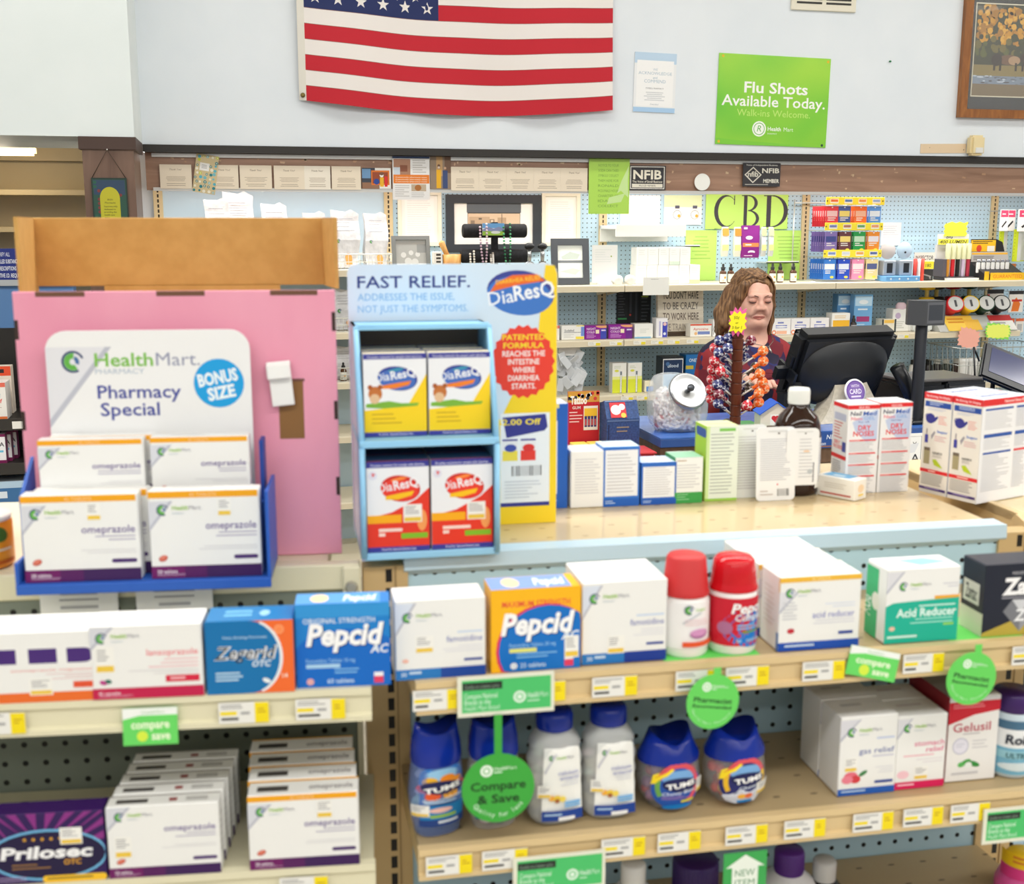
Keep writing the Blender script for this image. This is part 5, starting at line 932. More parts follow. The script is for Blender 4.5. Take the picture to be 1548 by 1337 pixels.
# ---------------------------------------------------------------- pink cardboard display with blue tray
card = mottled('corrugated_cardboard', (198, 152, 80), (208, 162, 90), (40, 40, 40), .75)
pink = mottled('pink_board', (232, 150, 176), (240, 166, 188), (6, 6, 2), .6)
t = thing('cardboard_display', 'pink fronted brown cardboard shipping display standing on the cream gondola deck', 'display', LG.w(-.07, .06, ZD - .0045), LG.ang)
b = B(); T = Matrix.Translation((-.0085, -.014, 0)); b.T = T
b.box(-.1965, .1965, 0, .007, 0, .346, pink, .001); f = b.face('front', -.1965, .1965, 0, .007, 0, .346)
BR = (110, 76, 56)
for x in (.145, .515, .87): f.rect(x - .075, .0, x + .075, .018, BR)
for y in (.1, .43, .72): f.rect(.0, y, .012, y + .07, (56, 40, 34)); f.rect(.988, y - .02, 1, y + .05, (56, 40, 34))
f.rect(.81, .33, .89, .55, (138, 98, 54)); f.rect(.805, .325, .895, .335, (110, 70, 60)); b.build('front_panel', t)
b = B(); b.box(-.248, .166, .24, .246, .34, .437, card, .001); b.prism([(-.248, .243), (-.204, .012), (-.199, .012), (-.243, .243)], .302, .437, card); b.prism([(.162, .243), (.184, .13), (.189, .13), (.167, .243)], .34, .437, card); b.build('tray_flap', t)
b = B(); b.box(-.15, .1, .236, .24, 0, .34, card); b.box(-.15, .1, -.007, .24, 0, .004, card); b.build('rear_support', t)
b = B(); b.T = Matrix.Translation((.117, -.02, .235)) @ Matrix.Rotation(R(-5), 4, 'Y'); b.box(-.014, .014, -.004, -.001, -.035, .012, (240, 240, 238), .001); b.box(-.0155, .0145, -.012, -.004, .0, .02, (246, 246, 244), .002); b.box(-.0155, .0145, -.006, .002, .016, .022, (246, 246, 244), .001); b.build('hang_clip', t)
t = thing('counter_tray', 'blue cardboard tray with white rounded header card, holding orange-striped boxes', 'display', LG.w(-.11, -.07, ZD), LG.ang)
bl = pm((44, 96, 190), .45)
b = B(); b.box(-.15, .147, -.006, .09, 0, .004, bl); b.box(-.15, .147, -.008, -.003, -.009, .0035, bl, .001); b.box(-.15, -.146, -.006, .09, 0, .03, bl); b.box(.143, .147, -.006, .09, 0, .11, bl); b.prism([(.06, 0), (.09, 0), (.09, .16), (.06, .16)], .132, .137, pm((30, 66, 150), .5), 'x'); b.prism([(.03, 0), (.09, 0), (.09, .14), (.03, .1)], -.15, -.146, bl, 'x'); b.box(-.146, .143, .045, .088, .004, .085, bl); b.build('tray', t)
b = B(); f = Face(b, lambda a, c, o: (-.124 + .246 * a, .092 - o, .295 - .2 * c), .246, .2)
pts = []
for cx, cy, a0 in ((.1, .123, 90), (.9, .123, 0)):
    pts += [(cx + .1 * math.cos(R(a)), cy - .123 * math.sin(R(a))) for a in (range(180, 89, -15) if a0 == 90 else range(90, -1, -15))]
b.prism([(-.124 + .246 * x, .295 - .2 * y) for x, y in pts + [(1, 1.4), (0, 1.4)]], .092, .096, (240, 240, 240), 'y')
f.fold(.0, .1, (226, 226, 232), .32, .5); f.swirl(.13, .19, .056); f.text('Health', .235, .22, .082, (126, 190, 76), .025, fit=.285); f.text('Mart.', .535, .22, .082, (150, 154, 178), .01, fit=.215); f.text('PHARMACY', .235, .268, .032, (176, 190, 206), .01, fit=.24); f.text('Pharmacy', .24, .42, .082, (64, 74, 156), .02, fit=.41); f.text('Special', .25, .53, .082, (64, 74, 156), .02, fit=.29)
f.ell(.84, .335, .125, (22, 160, 226)); f.text('BONUS', .84, .335, .075, (240, 248, 252), .05, al='c', rot=10, fit=.2); f.text('SIZE', .855, .43, .075, (240, 248, 252), .05, al='c', rot=10, fit=.14); b.build('header_card', t)
OM = 'orange-striped boxes in the blue tray'
def om_top(f): f.lines(.2, .3, .6, .6, 1, (222, 220, 220), .4)
def om_r(f): f.rect(.1, .05, .9, .12, (236, 170, 40)); f.lines(.3, .3, .7, .75, 8, (180, 178, 186), .3); f.rect(0, .86, 1, 1, (66, 22, 88))
LX = [('nearest the tray lip, beside the shelf of dark boxes', -.184, -.0665, .006), ('right behind the front pair, showing its purple side edge', -.176, -.041, .006), ]
carton('medicine_box', 'front orange-striped box at the outer end of the blue tray', 'box', LG, -.183, -.07, ZD + .0045, .134, .106, .024, WHITE, fnome(True, (.56, .1, .12, .2)), om_top, right=None, group=OM)
carton('medicine_box', 'orange-striped box just behind the front one at the outer end of the tray', 'box', LG, -.175, -.0445, ZD + .0045, .134, .106, .019, WHITE, fnome(True), om_top, right=om_r, group=OM)
carton('medicine_box', 'front orange-striped box at the tray end nearest the blue display', 'box', LG, -.039, -.07, ZD + .0045, .13, .108, .024, WHITE, fnome(True, (.62, .1, .12, .2)), om_top, group=OM)
carton('medicine_box', 'upper orange-striped box at the outer end of the blue tray', 'box', LG, -.177, -.023, ZD + .086, .124, .082, .02, WHITE, fnome(True), om_top, group=OM)
carton('medicine_box', 'hindmost orange-striped box at the outer end of the blue tray', 'box', LG, -.168, -.0025, ZD + .086, .124, .083, .018, WHITE, fnome(True), om_top, right=om_r, group=OM)
carton('medicine_box', 'upper orange-striped box below the round bonus sticker', 'box', LG, -.048, -.023, ZD + .086, .118, .083, .022, WHITE, fnome(True), om_top, group=OM)
for u, L, w in ((-.206, 'white leaflet tucked under the blue tray at its outer end', .094), (-.09, 'white leaflet tucked under the blue tray, beside the first leaflet', .094)):
    b = B(); b.box(-w / 2, w / 2, -.0012, 0, -.05, -.001, (236, 236, 230)); f = b.face('front', -w / 2, w / 2, -.0012, 0, -.05, -.001); f.lines(.15, .45, .85, .75, 2, (150, 150, 150), .3, 'c'); f.lines(.25, .78, .75, .95, 1, (170, 170, 170), .5, 'c')
    tag(b.build('leaflet', **at(LG, u, -.0105, 1.4)), L, 'leaflet', 'leaflets under the blue tray')
b = B(); orm = mottled('orange_can_print', (232, 120, 20), (240, 160, 40), (30, 30, 18), .35)
t = thing('snack_can', 'orange printed can at the frame edge beside the blue tray', 'can', LG.w(-.334, .045, ZD - .004), LG.ang); b.lathe([(.034, 0), (.037, .004), (.037, .056), (.034, .06)], orm, 28); f = Face(b, lambda a, c, o: ((.0372 + o) * math.sin((a - .5) * 3), -(.0372 + o) * math.cos((a - .5) * 3), .056 - .05 * c), .11, .05, 16); f.ell(.75, .2, .16, (70, 110, 40), .2, rot=20); f.ell(.62, .3, .1, (230, 90, 20), .2); f.rect(.55, .6, .95, .66, (240, 220, 190)); f.rect(0, .9, 1, 1, (190, 90, 20)); b.build('can_body', t)
b = B(); b.lathe([(.036, .06), (.037, .064), (.035, .067), (.0, .0675)], pm((240, 236, 228), .4), 28); b.build('lid', t)

# ---------------------------------------------------------------- light-blue two-tier counter display
skb = pm((150, 208, 244), .45); lav = pm((190, 196, 226), .45); innr = pm((126, 112, 100), .7)
t = thing('counter_display', 'light blue two-tier cardboard display with tall yellow-edged header card', 'display', RG.w(-.142, -.02, ZD), RG.ang)
b = B(); w = .089; z1, z2, z3 = .0, .147, .294
b.box(-w, w, 0, .15, 0, .009, skb, .001); b.box(-w, w, -.004, .15, z2, z2 + .009, skb, .001); b.box(-w, w, .055, .15, z3 - .004, z3, skb)
for s in (-1, 1):
    x = s * w; x0, x1 = min(x, x - s * .004), max(x, x - s * .004)
    b.prism([(0, 0), (.15, 0), (.15, z3), (.062, z3), (.003, z2 + .02), (-.002, z2)], x0, x1, lav if s < 0 else skb, 'x')
    b.tube([(x - s * .003, 0, .004), (x - s * .003, -.002, z2)], .004, skb, 6); b.tube([(x - s * .003, -.002, z2), (x - s * .003, .06, z3)], .004, skb, 6)
b.tube([(-w + .003, .06, z3), (w - .003, .06, z3)], .004, skb, 6)
b.box(-w + .004, w - .004, .142, .148, .01, z3, innr); b.build('tier_tray', t)
b = B(); f = Face(b, lambda a, c, o: (-.091 + .29 * a, .15 - o, .37 * (1 - c)), .29, .37)
pts = [(.04 + .04 * math.cos(R(a)), .03 - .03 * math.sin(R(a))) for a in range(180, 89, -30)] + [(.95 + .05 * math.cos(R(a)), .04 - .04 * math.sin(R(a))) for a in range(90, -1, -30)] + [(1, 1), (0, 1)]
b.prism([(-.091 + .29 * x, .37 * (1 - y)) for x, y in pts], .15, .154, (214, 230, 244), 'y')
f.k = 3; f.poly([(.94, 0.005), (.985, .008), (.998, .04), (1, 1), (.5, 1), (.7, .62), (.9, .3), (.925, .1)], (250, 214, 40)); f.text('FAST RELIEF.', .045, .085, .043, (44, 60, 130), .02, fit=.53); f.text('ADDRESSES THE ISSUE,', .045, .131, .026, (130, 184, 226), .01, fit=.455); f.text('NOT JUST THE SYMPTOMS.', .045, .174, .026, (130, 184, 226), .01, fit=.52)
f.ell(.82, .108, .165, (60, 70, 150), .082, rot=8); f.ell(.815, .12, .16, (64, 120, 200), .072, rot=8); f.poly([(.67, .105), (.7, .07), (.78, .042), (.9, .04), (.94, .065), (.8, .08)], (240, 110, 40)); f.text('DIARRHEA RELIEF', .81, .068, .016, (250, 200, 60), .02, al='c', rot=6, fit=.22); f.text('Dia', .665, .155, .05, (240, 244, 250), .015, rot=8, fit=.125); f.text('ResQ', .79, .138, .055, (246, 248, 252), .035, rot=8, fit=.2)
f.star(.832, .368, .158, .146, 22, (236, 64, 48), ry=1.14)
for i, (s, c, ft) in enumerate((('PATENTED', (250, 220, 50), .21), ('FORMULA', (250, 220, 50), .2), ('REACHES THE', (250, 236, 230), .21), ('INTESTINE', (250, 236, 230), .155), ('WHERE', (250, 236, 230), .11), ('DIARRHEA', (250, 236, 230), .155), ('STARTS.', (250, 236, 230), .12))): f.text(s, .835, .285 + .031 * i, .021, c, .035, al='c', fit=ft)
f.rect(.72, .565, .965, .93, (238, 242, 246)); f.poly([(.73, .58), (.945, .57), (.955, .62), (.94, .635), (.75, .66)], (50, 56, 140)); f.text('$2.00 Off', .92, .61, .022, (250, 226, 60), .03, al='r', fit=.22)
for x, c in ((.76, (240, 220, 80)), (.85, (230, 60, 50))): f.rect(x - .03, .665, x + .045, .75, (236, 236, 240)); f.rect(x - .03, .71, x + .045, .75, c); f.ell(x + .01, .7, .03, (60, 80, 170) if c[1] > 100 else (220, 50, 50), .015); f.rect(x - .03, .665, x + .045, .672, (60, 60, 150))
for i in range(14): f.rect(.775 + .011 * i, .77, .775 + .011 * i + random.choice((.003, .006)), .81, (90, 90, 96))
f.lines(.74, .83, .95, .905, 6, (196, 202, 212), .3); f.rect(.72, .915, .965, .93, (50, 56, 140)); b.build('header_card', t)
def fndia(top, foot, mid, c):
    def fn(f):
        f.rect(0, 0, 1, 1, (240, 242, 246)); f.rect(0, 0, 1, .065, (56, 58, 150)); f.text('Provides nutrients for people with diarrhea', .5, .05, .026, (226, 228, 245), .01, al='c', fit=.86)
        if c == 'y': f.poly([(1, .25), (1, 1), (0, 1), (0, .68), (.3, .66), (.7, .62), (.88, .4)], (250, 212, 30)); f.poly([(.03, .6), (.4, .57), (.6, .6), (.88, .6), (.85, .635), (.3, .66), (.03, .645)], (124, 180, 60)); f.ell(.18, .48, .11, (196, 116, 56), .09); f.ell(.1, .4, .04, (170, 90, 40)); f.ell(.26, .4, .04, (170, 90, 40)); f.ell(.17, .54, .08, (226, 190, 150), .06)
        else: f.poly([(1, .3), (1, 1), (0, 1), (0, .62), (.4, .56), (.8, .42)], (232, 56, 36)); f.rect(0, .59, .55, .68, (250, 176, 20)); f.ell(.88, .66, .08, (246, 160, 90), .12); f.sticker(.58, .48, .3, .2); f.rect(.54, .8, .97, .86, (130, 190, 40)); f.lines(.18, .74, .66, .8, 1, (250, 220, 210), .6); f.lines(.18, .79, .36, .85, 1, (250, 220, 210), .6); f.ell(.1, .15, .07, (226, 226, 240)); f.poly([(.08, .12), (.14, .13), (.1, .17)], (226, 80, 80))
        f.ell(.54, .3, .32, (50, 64, 150) if c == 'y' else (210, 40, 34), .145, rot=9); f.ell(.53, .315, .3, (70, 110, 190) if c == 'y' else (236, 60, 44), .12, rot=9); f.poly([(.3, .38), (.55, .35), (.76, .33), (.72, .38), (.5, .42), (.3, .42)], (240, 130, 40) if c == 'y' else (250, 196, 20)); f.poly([(.38, .2), (.55, .17), (.66, .175), (.6, .2), (.42, .225)], (60, 150, 180) if c == 'y' else (250, 140, 60))
        f.text('Dia', .2, .34, .1, (240, 244, 250), .015, rot=9, fit=.22); f.text('ResQ', .44, .315, .1, (246, 248, 252), .035, rot=9, fit=.4)
        if c == 'y': f.lines(.12, .72, .62, .88, 3, (210, 170, 30), .3)
        f.rect(0, .945, 1, 1, (56, 58, 150)); f.text('Food for Special Dietary Use', .5, .985, .025, (226, 228, 245), .015, al='c', fit=.55)
    return fn
UPL = ['yellow bear box, %s, upper tier of the blue display'] ; LOL = ['white and red box, %s, lower tier of the blue display']
for (u, side) in ((-.1825, 'pink board side'), (-.1, 'red badge side')):
    fo = fndia(0, 0, 0, 'y'); o = carton('medicine_box', UPL[0] % ('front one on ' + side), 'box', RG, u, .004, ZD + .1568, .0795, .106, .036, (240, 240, 246), fo, top=lambda f: (f.rect(0, 0, 1, .3, (60, 60, 150)), f.rect(.0, .3, 1, .9, (232, 222, 190))), group='boxes in the blue display')
    for k in range(1, 4):
        c = o.copy(); COL.objects.link(c); c.location = RG.w(u - .0015 * k, .003 + .037 * k if k < 4 else 0, ZD + .1565); c['label'] = UPL[0] % (['', 'second', 'third', 'rearmost'][k] + ' one on ' + side)
        if k == 3: bpy.data.objects.remove(c)
    fo = fndia(0, 0, 0, 'r'); o = carton('medicine_box', LOL[0] % ('front one on ' + side), 'box', RG, u - .0005, -.0145, ZD + .0096, .0795, .118, .045, (240, 238, 240), fo, top=lambda f: (f.rect(0, .0, 1, .95, (64, 104, 140)), f.rect(0, .85, 1, 1, (150, 60, 90))), group='boxes in the blue display')
    c = o.copy(); COL.objects.link(c); c.location = RG.w(u - .001, .031, ZD + .0095); c['label'] = LOL[0] % ('rear one on ' + side)

# ---------------------------------------------------------------- boxes and bottles on the tan shelf
def fnfam(c, st, big=False):
    def fn(f):
        f.fold(0, .04, (218, 226, 240), .24, .42); f.mart(.08, .22 if not big else .2, .13); f.text('famotidine', .965, .55, .075, (130, 136, 190), .008, al='r', fit=.4); f.lines(.62, .42, .965, .46, 1, (200, 216, 240), .5, 'r'); f.lines(.5, .6, .965, .7, 3, (222, 222, 230), .3, 'r')
        f.rect(.76, .77, .965, .8, (30, 60, 150)); f.rect(0, .87, 1, 1, c); f.rect(0, .87, .5, 1, (34, 120, 196)); f.text('30', .06, .955, .05, (220, 234, 246), .02); f.lines(.15, .9, .3, .96, 1, (200, 220, 240), .5); f.sticker(*st)
        if not big: f.ell(.11, .76, .035, (246, 190, 170), .025)
    return fn
carton('medicine_box', 'plain white box with blue foot band, just past the bright blue antacid box', 'box', RG, -.156, -.217, ZR1, .103, .094, .05, WHITE, fnfam((24, 70, 160), (.22, .45, .2, .22)), top=lambda f: f.lines(.5, .3, .9, .6, 1, (200, 196, 220), .4), group=SIG)
carton('medicine_box', 'golden yellow antacid box with slanted white lettering on blue', 'box', RG, -.045, -.215, ZR1, .105, .099, .05, (246, 184, 24), fnpep((250, 186, 20), None, 'MAXIMUM STRENGTH', True), top=fnpept(0, (130, 160, 220)), group=SIG)
carton('medicine_box', 'larger white box with deep blue foot band, beside the red-capped bottles', 'box', RG, .062, -.21, ZR1, .103, .1, .085, WHITE, fnfam((20, 56, 150), (.3, .66, .2, .22), True), top=lambda f: f.lines(.2, .3, .6, .6, 1, (222, 222, 226), .4), group=SIG)
def bottle(name, label, fr, u, v, z, prof, cap, body_c, cap_c, lab=None, grp=None, rz=0, ribs=False):
    t = thing(name, label, 'bottle', fr.w(u, v, z), fr.ang + R(rz), grp)
    b = B(); b.lathe(prof, body_c, 36); b.build('bottle_body', t)
    b = B(); b.lathe(cap, cap_c, 36)
    if ribs:
        r0, z0, z1 = ribs
        for i in range(40): a = R(9 * i); b.box(r0 * math.cos(a) - .0004, r0 * math.cos(a) + .0004, r0 * math.sin(a) - .0004, r0 * math.sin(a) + .0004, z0, z1, cap_c)
    b.build('cap', t)
    if lab:
        r, z0, z1, ang, fn = lab; b = B(); f = Face(b, lambda a, c, o: ((r + .0003 + o) * math.sin((a - .5) * ang), -(r + .0003 + o) * math.cos((a - .5) * ang), z1 - (z1 - z0) * c), r * ang, z1 - z0, 24); fn(f); b.build('label', t)
    return t
wht = pm((244, 244, 242), .25)
def fnb1(f): f.rect(0, 0, 1, 1, (246, 244, 244)); f.lines(.0, .05, .2, .95, 14, (176, 178, 182), .4); f.swirl(.46, .13, .05); f.text('Health', .53, .16, .06, HMG, .01); f.poly([(.4, .4), (.56, .2), (.6, .2), (.4, .45)], (196, 200, 206)); f.lines(.42, .34, .75, .5, 3, (236, 200, 206), .3); f.ell(.57, .66, .1, (176, 110, 160), .1); f.ell(.57, .63, .095, (214, 150, 196), .075); f.rect(.4, .83, .8, .94, (230, 84, 40)); f.lines(.82, .6, 1, .8, 3, (236, 170, 180), .5); f.rect(.82, .82, 1, .94, (214, 40, 60))
bottle('antacid_bottle', 'white bottle with matt red flared cap and pink tablet label', RG, .144, -.186, ZR1, [(.026, 0), (.0285, .004), (.0285, .068), (.026, .074), (.022, .077)], [(.0285, .074), (.029, .077), (.0275, .08), (.0235, .118), (.021, .121), (.0, .1212)], wht, pm((200, 46, 48), .45), (.0285, .012, .068, 4.0, fnb1), 'red-capped bottles')
def fnb2(f): f.rect(0, 0, 1, 1, (206, 20, 46)); f.ell(.62, .62, .36, (0, 118, 206), .42); f.text('Pepcid', .36, .3, .2, (250, 250, 250), .045, .2, fit=.44); f.text('Complete', .4, .46, .14, (236, 242, 250), .03, .15, fit=.38); f.lines(.42, .55, .76, .68, 2, (120, 190, 236), .5); f.rect(.48, .69, .72, .73, (110, 160, 60)); f.ell(.3, .62, .08, (176, 110, 150), .14); f.text('50', .42, .92, .07, (180, 220, 240), .03); f.lines(.52, .86, .74, .93, 2, (150, 205, 240), .5)
bottle('antacid_bottle', 'red and blue labelled bottle with shiny red domed cap', RG, .2045, -.186, ZR1, [(.027, 0), (.0295, .003), (.0295, .07), (.028, .078), (.023, .08)], [(.0295, .077), (.03, .079), (.0285, .083), (.0275, .088), (.0278, .09), (.0265, .096), (.0268, .098), (.0255, .105), (.0245, .112), (.0205, .1165), (.012, .119), (.0, .1195)], wht, pm((206, 22, 34), .12), (.0295, .012, .071, 4.0, fnb2), 'red-capped bottles', rz=8)
def fnacr(f): f.fold(0, .2, (222, 222, 228), .24, .3); f.rect(0, .005, 1, .075, (240, 186, 60)); f.text('90 TABLETS', .5, .06, .035, (250, 226, 160), .01, al='c'); f.mart(.07, .22, .13); f.text('acid reducer', .93, .57, .085, (140, 144, 200), .01, al='r', fit=.52); f.lines(.5, .38, .93, .46, 2, (214, 222, 240), .3, 'r'); f.lines(.4, .6, .93, .68, 2, (214, 214, 224), .3, 'r'); f.lines(.04, .34, .22, .6, 6, (200, 200, 206), .35); f.ell(.15, .73, .045, (196, 44, 60), .035); f.rect(.74, .77, .92, .81, (30, 60, 150)); f.rect(0, .885, 1, 1, (20, 76, 176)); f.lines(.08, .92, .48, .97, 1, (200, 220, 240), .5)
row('medicine_box', ['white box with gold top stripe, %s of three beside the shiny red cap' % q for q in ('front', 'middle', 'rear')], RG, .306, -.212, ZR1, .105, .093, .056, 3, fnacr, lambda f: (f.rect(0, 0, 1, .05, (246, 226, 196)), f.lines(.3, .35, .7, .6, 1, (230, 228, 224), .4)), left=lambda f: (f.lines(.2, .2, .8, .75, 8, (226, 222, 214), .3), f.rect(.9, .75, 1, 1, (60, 120, 190)), f.rect(.96, .0, 1, .2, (240, 190, 90))), dv=.0575, du=-.003, grp='gold-striped boxes beside the red caps')
def fnteal(f): f.fold(0, .04, (222, 222, 228), .24, .3); f.mart(.17, .24, .12); f.lines(.75, .22, .98, .3, 2, (206, 206, 216), .3, 'r'); f.rect(.66, .385, 1, .43, (240, 170, 40)); f.poly([(0, .5), (.1, .455), (.3, .445), (1, .42), (1, 1), (0, 1)], (22, 178, 152)); f.text('Acid Reducer', .97, .65, .11, (226, 246, 240), .045, al='r', fit=.82); f.lines(.45, .5, .95, .54, 1, (200, 240, 230), .5, 'r'); f.lines(.28, .68, .93, .78, 2, (170, 230, 215), .3, 'r'); f.ell(.1, .8, .04, (236, 190, 170), .03); f.lines(.04, .9, .5, .96, 1, (210, 240, 232), .5); f.rect(.8, .76, .94, .79, (150, 210, 90))
carton('medicine_box', 'white and teal box standing between the gold-striped row and dark box', 'box', RG, .441, -.212, ZR1, .098, .095, .05, WHITE, fnteal, top=lambda f: f.poly([(.3, .3), (.7, .2), (.95, .6), (.5, .8)], (150, 226, 210)), left=lambda f: (f.rect(0, .06, .6, 1, (60, 180, 120)), f.ell(.5, .5, .2, (236, 236, 226), .12), f.text('Acid', .25, .75, .3, (236, 246, 240), .02, rot=90, fit=.5)), group=SIG)
def fnzan(f): f.rect(0, 0, 1, 1, (24, 30, 48)); f.text('MAXIMUM STRENGTH', .38, .15, .045, (200, 200, 206), .02); f.text('Zantac', .25, .42, .22, (246, 246, 248), .055, .08); f.poly([(0, .95), (.4, .8), (.7, .62), (1, .56), (1, 1), (0, 1)], (186, 164, 66)); f.poly([(.28, .66), (.4, .5), (.66, .5), (.78, .66), (.53, .95)], (150, 152, 160)); f.poly([(.4, .5), (.66, .5), (.53, .68)], (206, 208, 214)); f.poly([(.28, .66), (.4, .5), (.53, .68), (.53, .95)], (120, 122, 130)); f.text('Z', .44, .8, .16, (236, 238, 242), .04, .15); f.lines(.25, .46, .95, .5, 1, (150, 150, 160), .5); f.text('150', .78, .72, .2, (236, 210, 120), .04)
carton('medicine_box', 'navy box with silver gem print at the end of the upper tan shelf', 'box', RG, .573, -.212, ZR1, .098, .093, .05, (28, 34, 50), fnzan, left=lambda f: (f.rect(.1, .3, .8, .6, (206, 204, 196)), f.rect(0, .68, 1, 1, (214, 208, 190)), f.text('Zantac', .2, .55, .2, (60, 60, 66), .03, fit=.5)), group=SIG)
# ---- second tan shelf
clr = pm((226, 230, 236), .06, 0, 0, .2); blc = pm((120, 150, 215), .08, 0, 0, .42); mlk = pm((214, 216, 216), .2, 0, 0, .6)
capb = pm((14, 44, 150), .22)
def tablets(t, n, rx, ry, z0, z1, cols, r=(.008, .008, .0045), seed=1):
    random.seed(seed); b = B()
    for i in range(n):
        a = random.uniform(0, 6.28); q = math.sqrt(random.uniform(.1, 1)); b.T = Matrix.Translation((rx * q * math.cos(a), ry * q * math.sin(a), random.uniform(z0, z1))) @ Matrix.Rotation(random.uniform(0, 3), 4, random.choice('XYZ')); b.ball((0, 0, 0), r, pm(random.choice(cols), .5), 8, 6)
    o = b.build('tablets', t); o['kind'] = 'stuff'; return o
def ovalface(b, rx, ry, z0, z1, ang, scale=1.0, rfun=None):
    def P(a, c, o):
        t = (a - .5) * ang; z = z1 - (z1 - z0) * c; k = rfun(z) if rfun else 1
        return ((rx * k + .0005 + o) * math.sin(t), -(ry * k + .0005 + o) * math.cos(t), z)
    return Face(b, P, rx * ang * .95, z1 - z0, 24)
def fntums(v):
    def fn(f):
        f.rrect(0.02, .0, .98, 1, .2, (40, 120, 200) if v < 2 else (20, 34, 100), (1, 1, 0, 0)); f.ell(.5, .12, .35, (150, 200, 235), .1)
        for i, (x, y, c) in enumerate(((.25, .22, (240, 180, 40)), (.6, .2, (244, 140, 30)), (.8, .26, (240, 150, 40)), (.12, .34, (220, 60, 50)), (.9, .36, (226, 70, 60)), (.3, .47, (230, 90, 40)), (.65, .47, (240, 170, 50)))): f.ell(x, y, .16, c, .075, n=14)
        f.ell(.5, .34, .44, (24, 30, 84), .115, rot=6); f.text('TUMS', .5, .385, .085, (250, 250, 250), .055, al='c', rot=6, fit=.7); f.text('Smoothies', .5, .55, .05, (230, 240, 250), .02, .2, al='c', rot=4, fit=.8); f.lines(.15, .57, .85, .62, 1, (190, 220, 245), .5)
        f.rect(.05, .64, .95, .98, (0, 124, 190)); f.ell(.45, .72, .22, (240, 190, 180), .045); f.rect(.25, .8, .75, .85, (150, 190, 60)); f.rect(.02, .88, .98, 1, (24, 60, 130)); f.rect(.4, .91, .8, .95, (220, 230, 240)); f.sticker(-.18, .62, .42, .2)
    return fn
def tums(label, u, v, rz, body, cols, ver):
    t = thing('antacid_bottle', label, 'bottle', RG.w(u, v, ZR2), RG.ang + R(rz), 'tall blue-capped antacid bottles')
    prof = [(0, .024, .017), (.003, .0275, .02), (.03, .0325, .0215), (.055, .0335, .022), (.08, .031, .0215), (.1, .028, .02)]
    b = B(); b.loft(prof, body, 36, e=2.6); b.build('bottle_body', t); tablets(t, 60, .024, .014, .01, .088, cols, seed=ver)
    b = B(); n = 36; rings = [(.088, .0285, .0215), (.094, .0305, .0225), (.112, .0295, .0215), (.128, .0265, .018)]; b.loft(rings, capb, n, e=2.6, cap=False); vs = []; 
    for i in range(n):
        a = 2 * math.pi * i / n; x, y = .0265 * math.copysign(abs(math.cos(a)) ** (2 / 2.6), math.cos(a)), .018 * math.copysign(abs(math.sin(a)) ** (2 / 2.6), math.sin(a)); vs.append((x, y, .128)); 
    top = [(x * .94, y * .9, .128 + .011 * (abs(x) / .0265) ** 1.5 * (1 if x < 0 else 1.25)) for x, y, z in vs]; inn = [(x * .55, y * .5, .122) for x, y, z in vs]
    b.add(vs + top + inn, [(i, (i + 1) % n, n + (i + 1) % n, n + i) for i in range(n)] + [(n + i, n + (i + 1) % n, 2 * n + (i + 1) % n, 2 * n + i) for i in range(n)] + [tuple(range(2 * n, 3 * n))], capb, True); b.build('cap', t)
    b = B(); f = ovalface(b, .0337, .0224, .016, .088, 1.9, rfun=lambda z: .9 + .1 * math.sin(max(0, min(1, (z) / .1)) * 3.1) ** .6); fntums(ver)(f); b.build('label', t); return t
tums('blue-tinted antacid bottle with fruit-ringed label at the start of the lower tan shelf', -.159, -.182, 14, blc, [(190, 200, 230), (214, 190, 220), (176, 214, 214), (200, 206, 236)], 1)
tums('blue-capped antacid bottle half hidden behind the round green compare sign', -.0895, -.178, 8, clr, [(236, 210, 200), (226, 224, 190), (200, 226, 196), (230, 200, 210)], 2)
def fncal(st):
    def fn(f):
        f.rrect(0, 0, 1, 1, .12, (244, 244, 240), (1, 1, 0, 0)); f.poly([(0, .16), (.25, 0), (0, .0)], (226, 228, 226)); f.poly([(.02, .32), (.3, .08), (.36, .08), (.05, .36)], (206, 206, 214)); f.swirl(.2, .13, .07); f.text('Health', .33, .15, .04, HMG, .012); f.text('Mart', .62, .15, .04, GREYT, 0)
        f.text('calcium', .92, .36, .055, (130, 136, 190), .01, al='r', fit=.55); f.text('antacid', .92, .43, .055, (130, 136, 190), .01, al='r', fit=.5); f.lines(.4, .46, .92, .54, 2, (214, 216, 226), .3, 'r')
        f.ell(.36, .69, .1, (236, 200, 60), .045); f.ell(.22, .68, .07, (244, 176, 50), .04); f.ell(.5, .7, .08, (240, 214, 90), .04); f.ell(.36, .72, .06, (170, 100, 50), .03); f.rect(.55, .74, .95, .78, (120, 180, 230)); f.rect(.55, .79, .95, .82, (120, 180, 230)); f.rect(0, .86, 1, 1, (22, 64, 150)); f.rect(.4, .95, .8, 1, (240, 240, 240)); f.lines(.06, .9, .5, .95, 1, (170, 200, 230), .5); f.sticker(-.12, .5, .32, .17)
    return fn
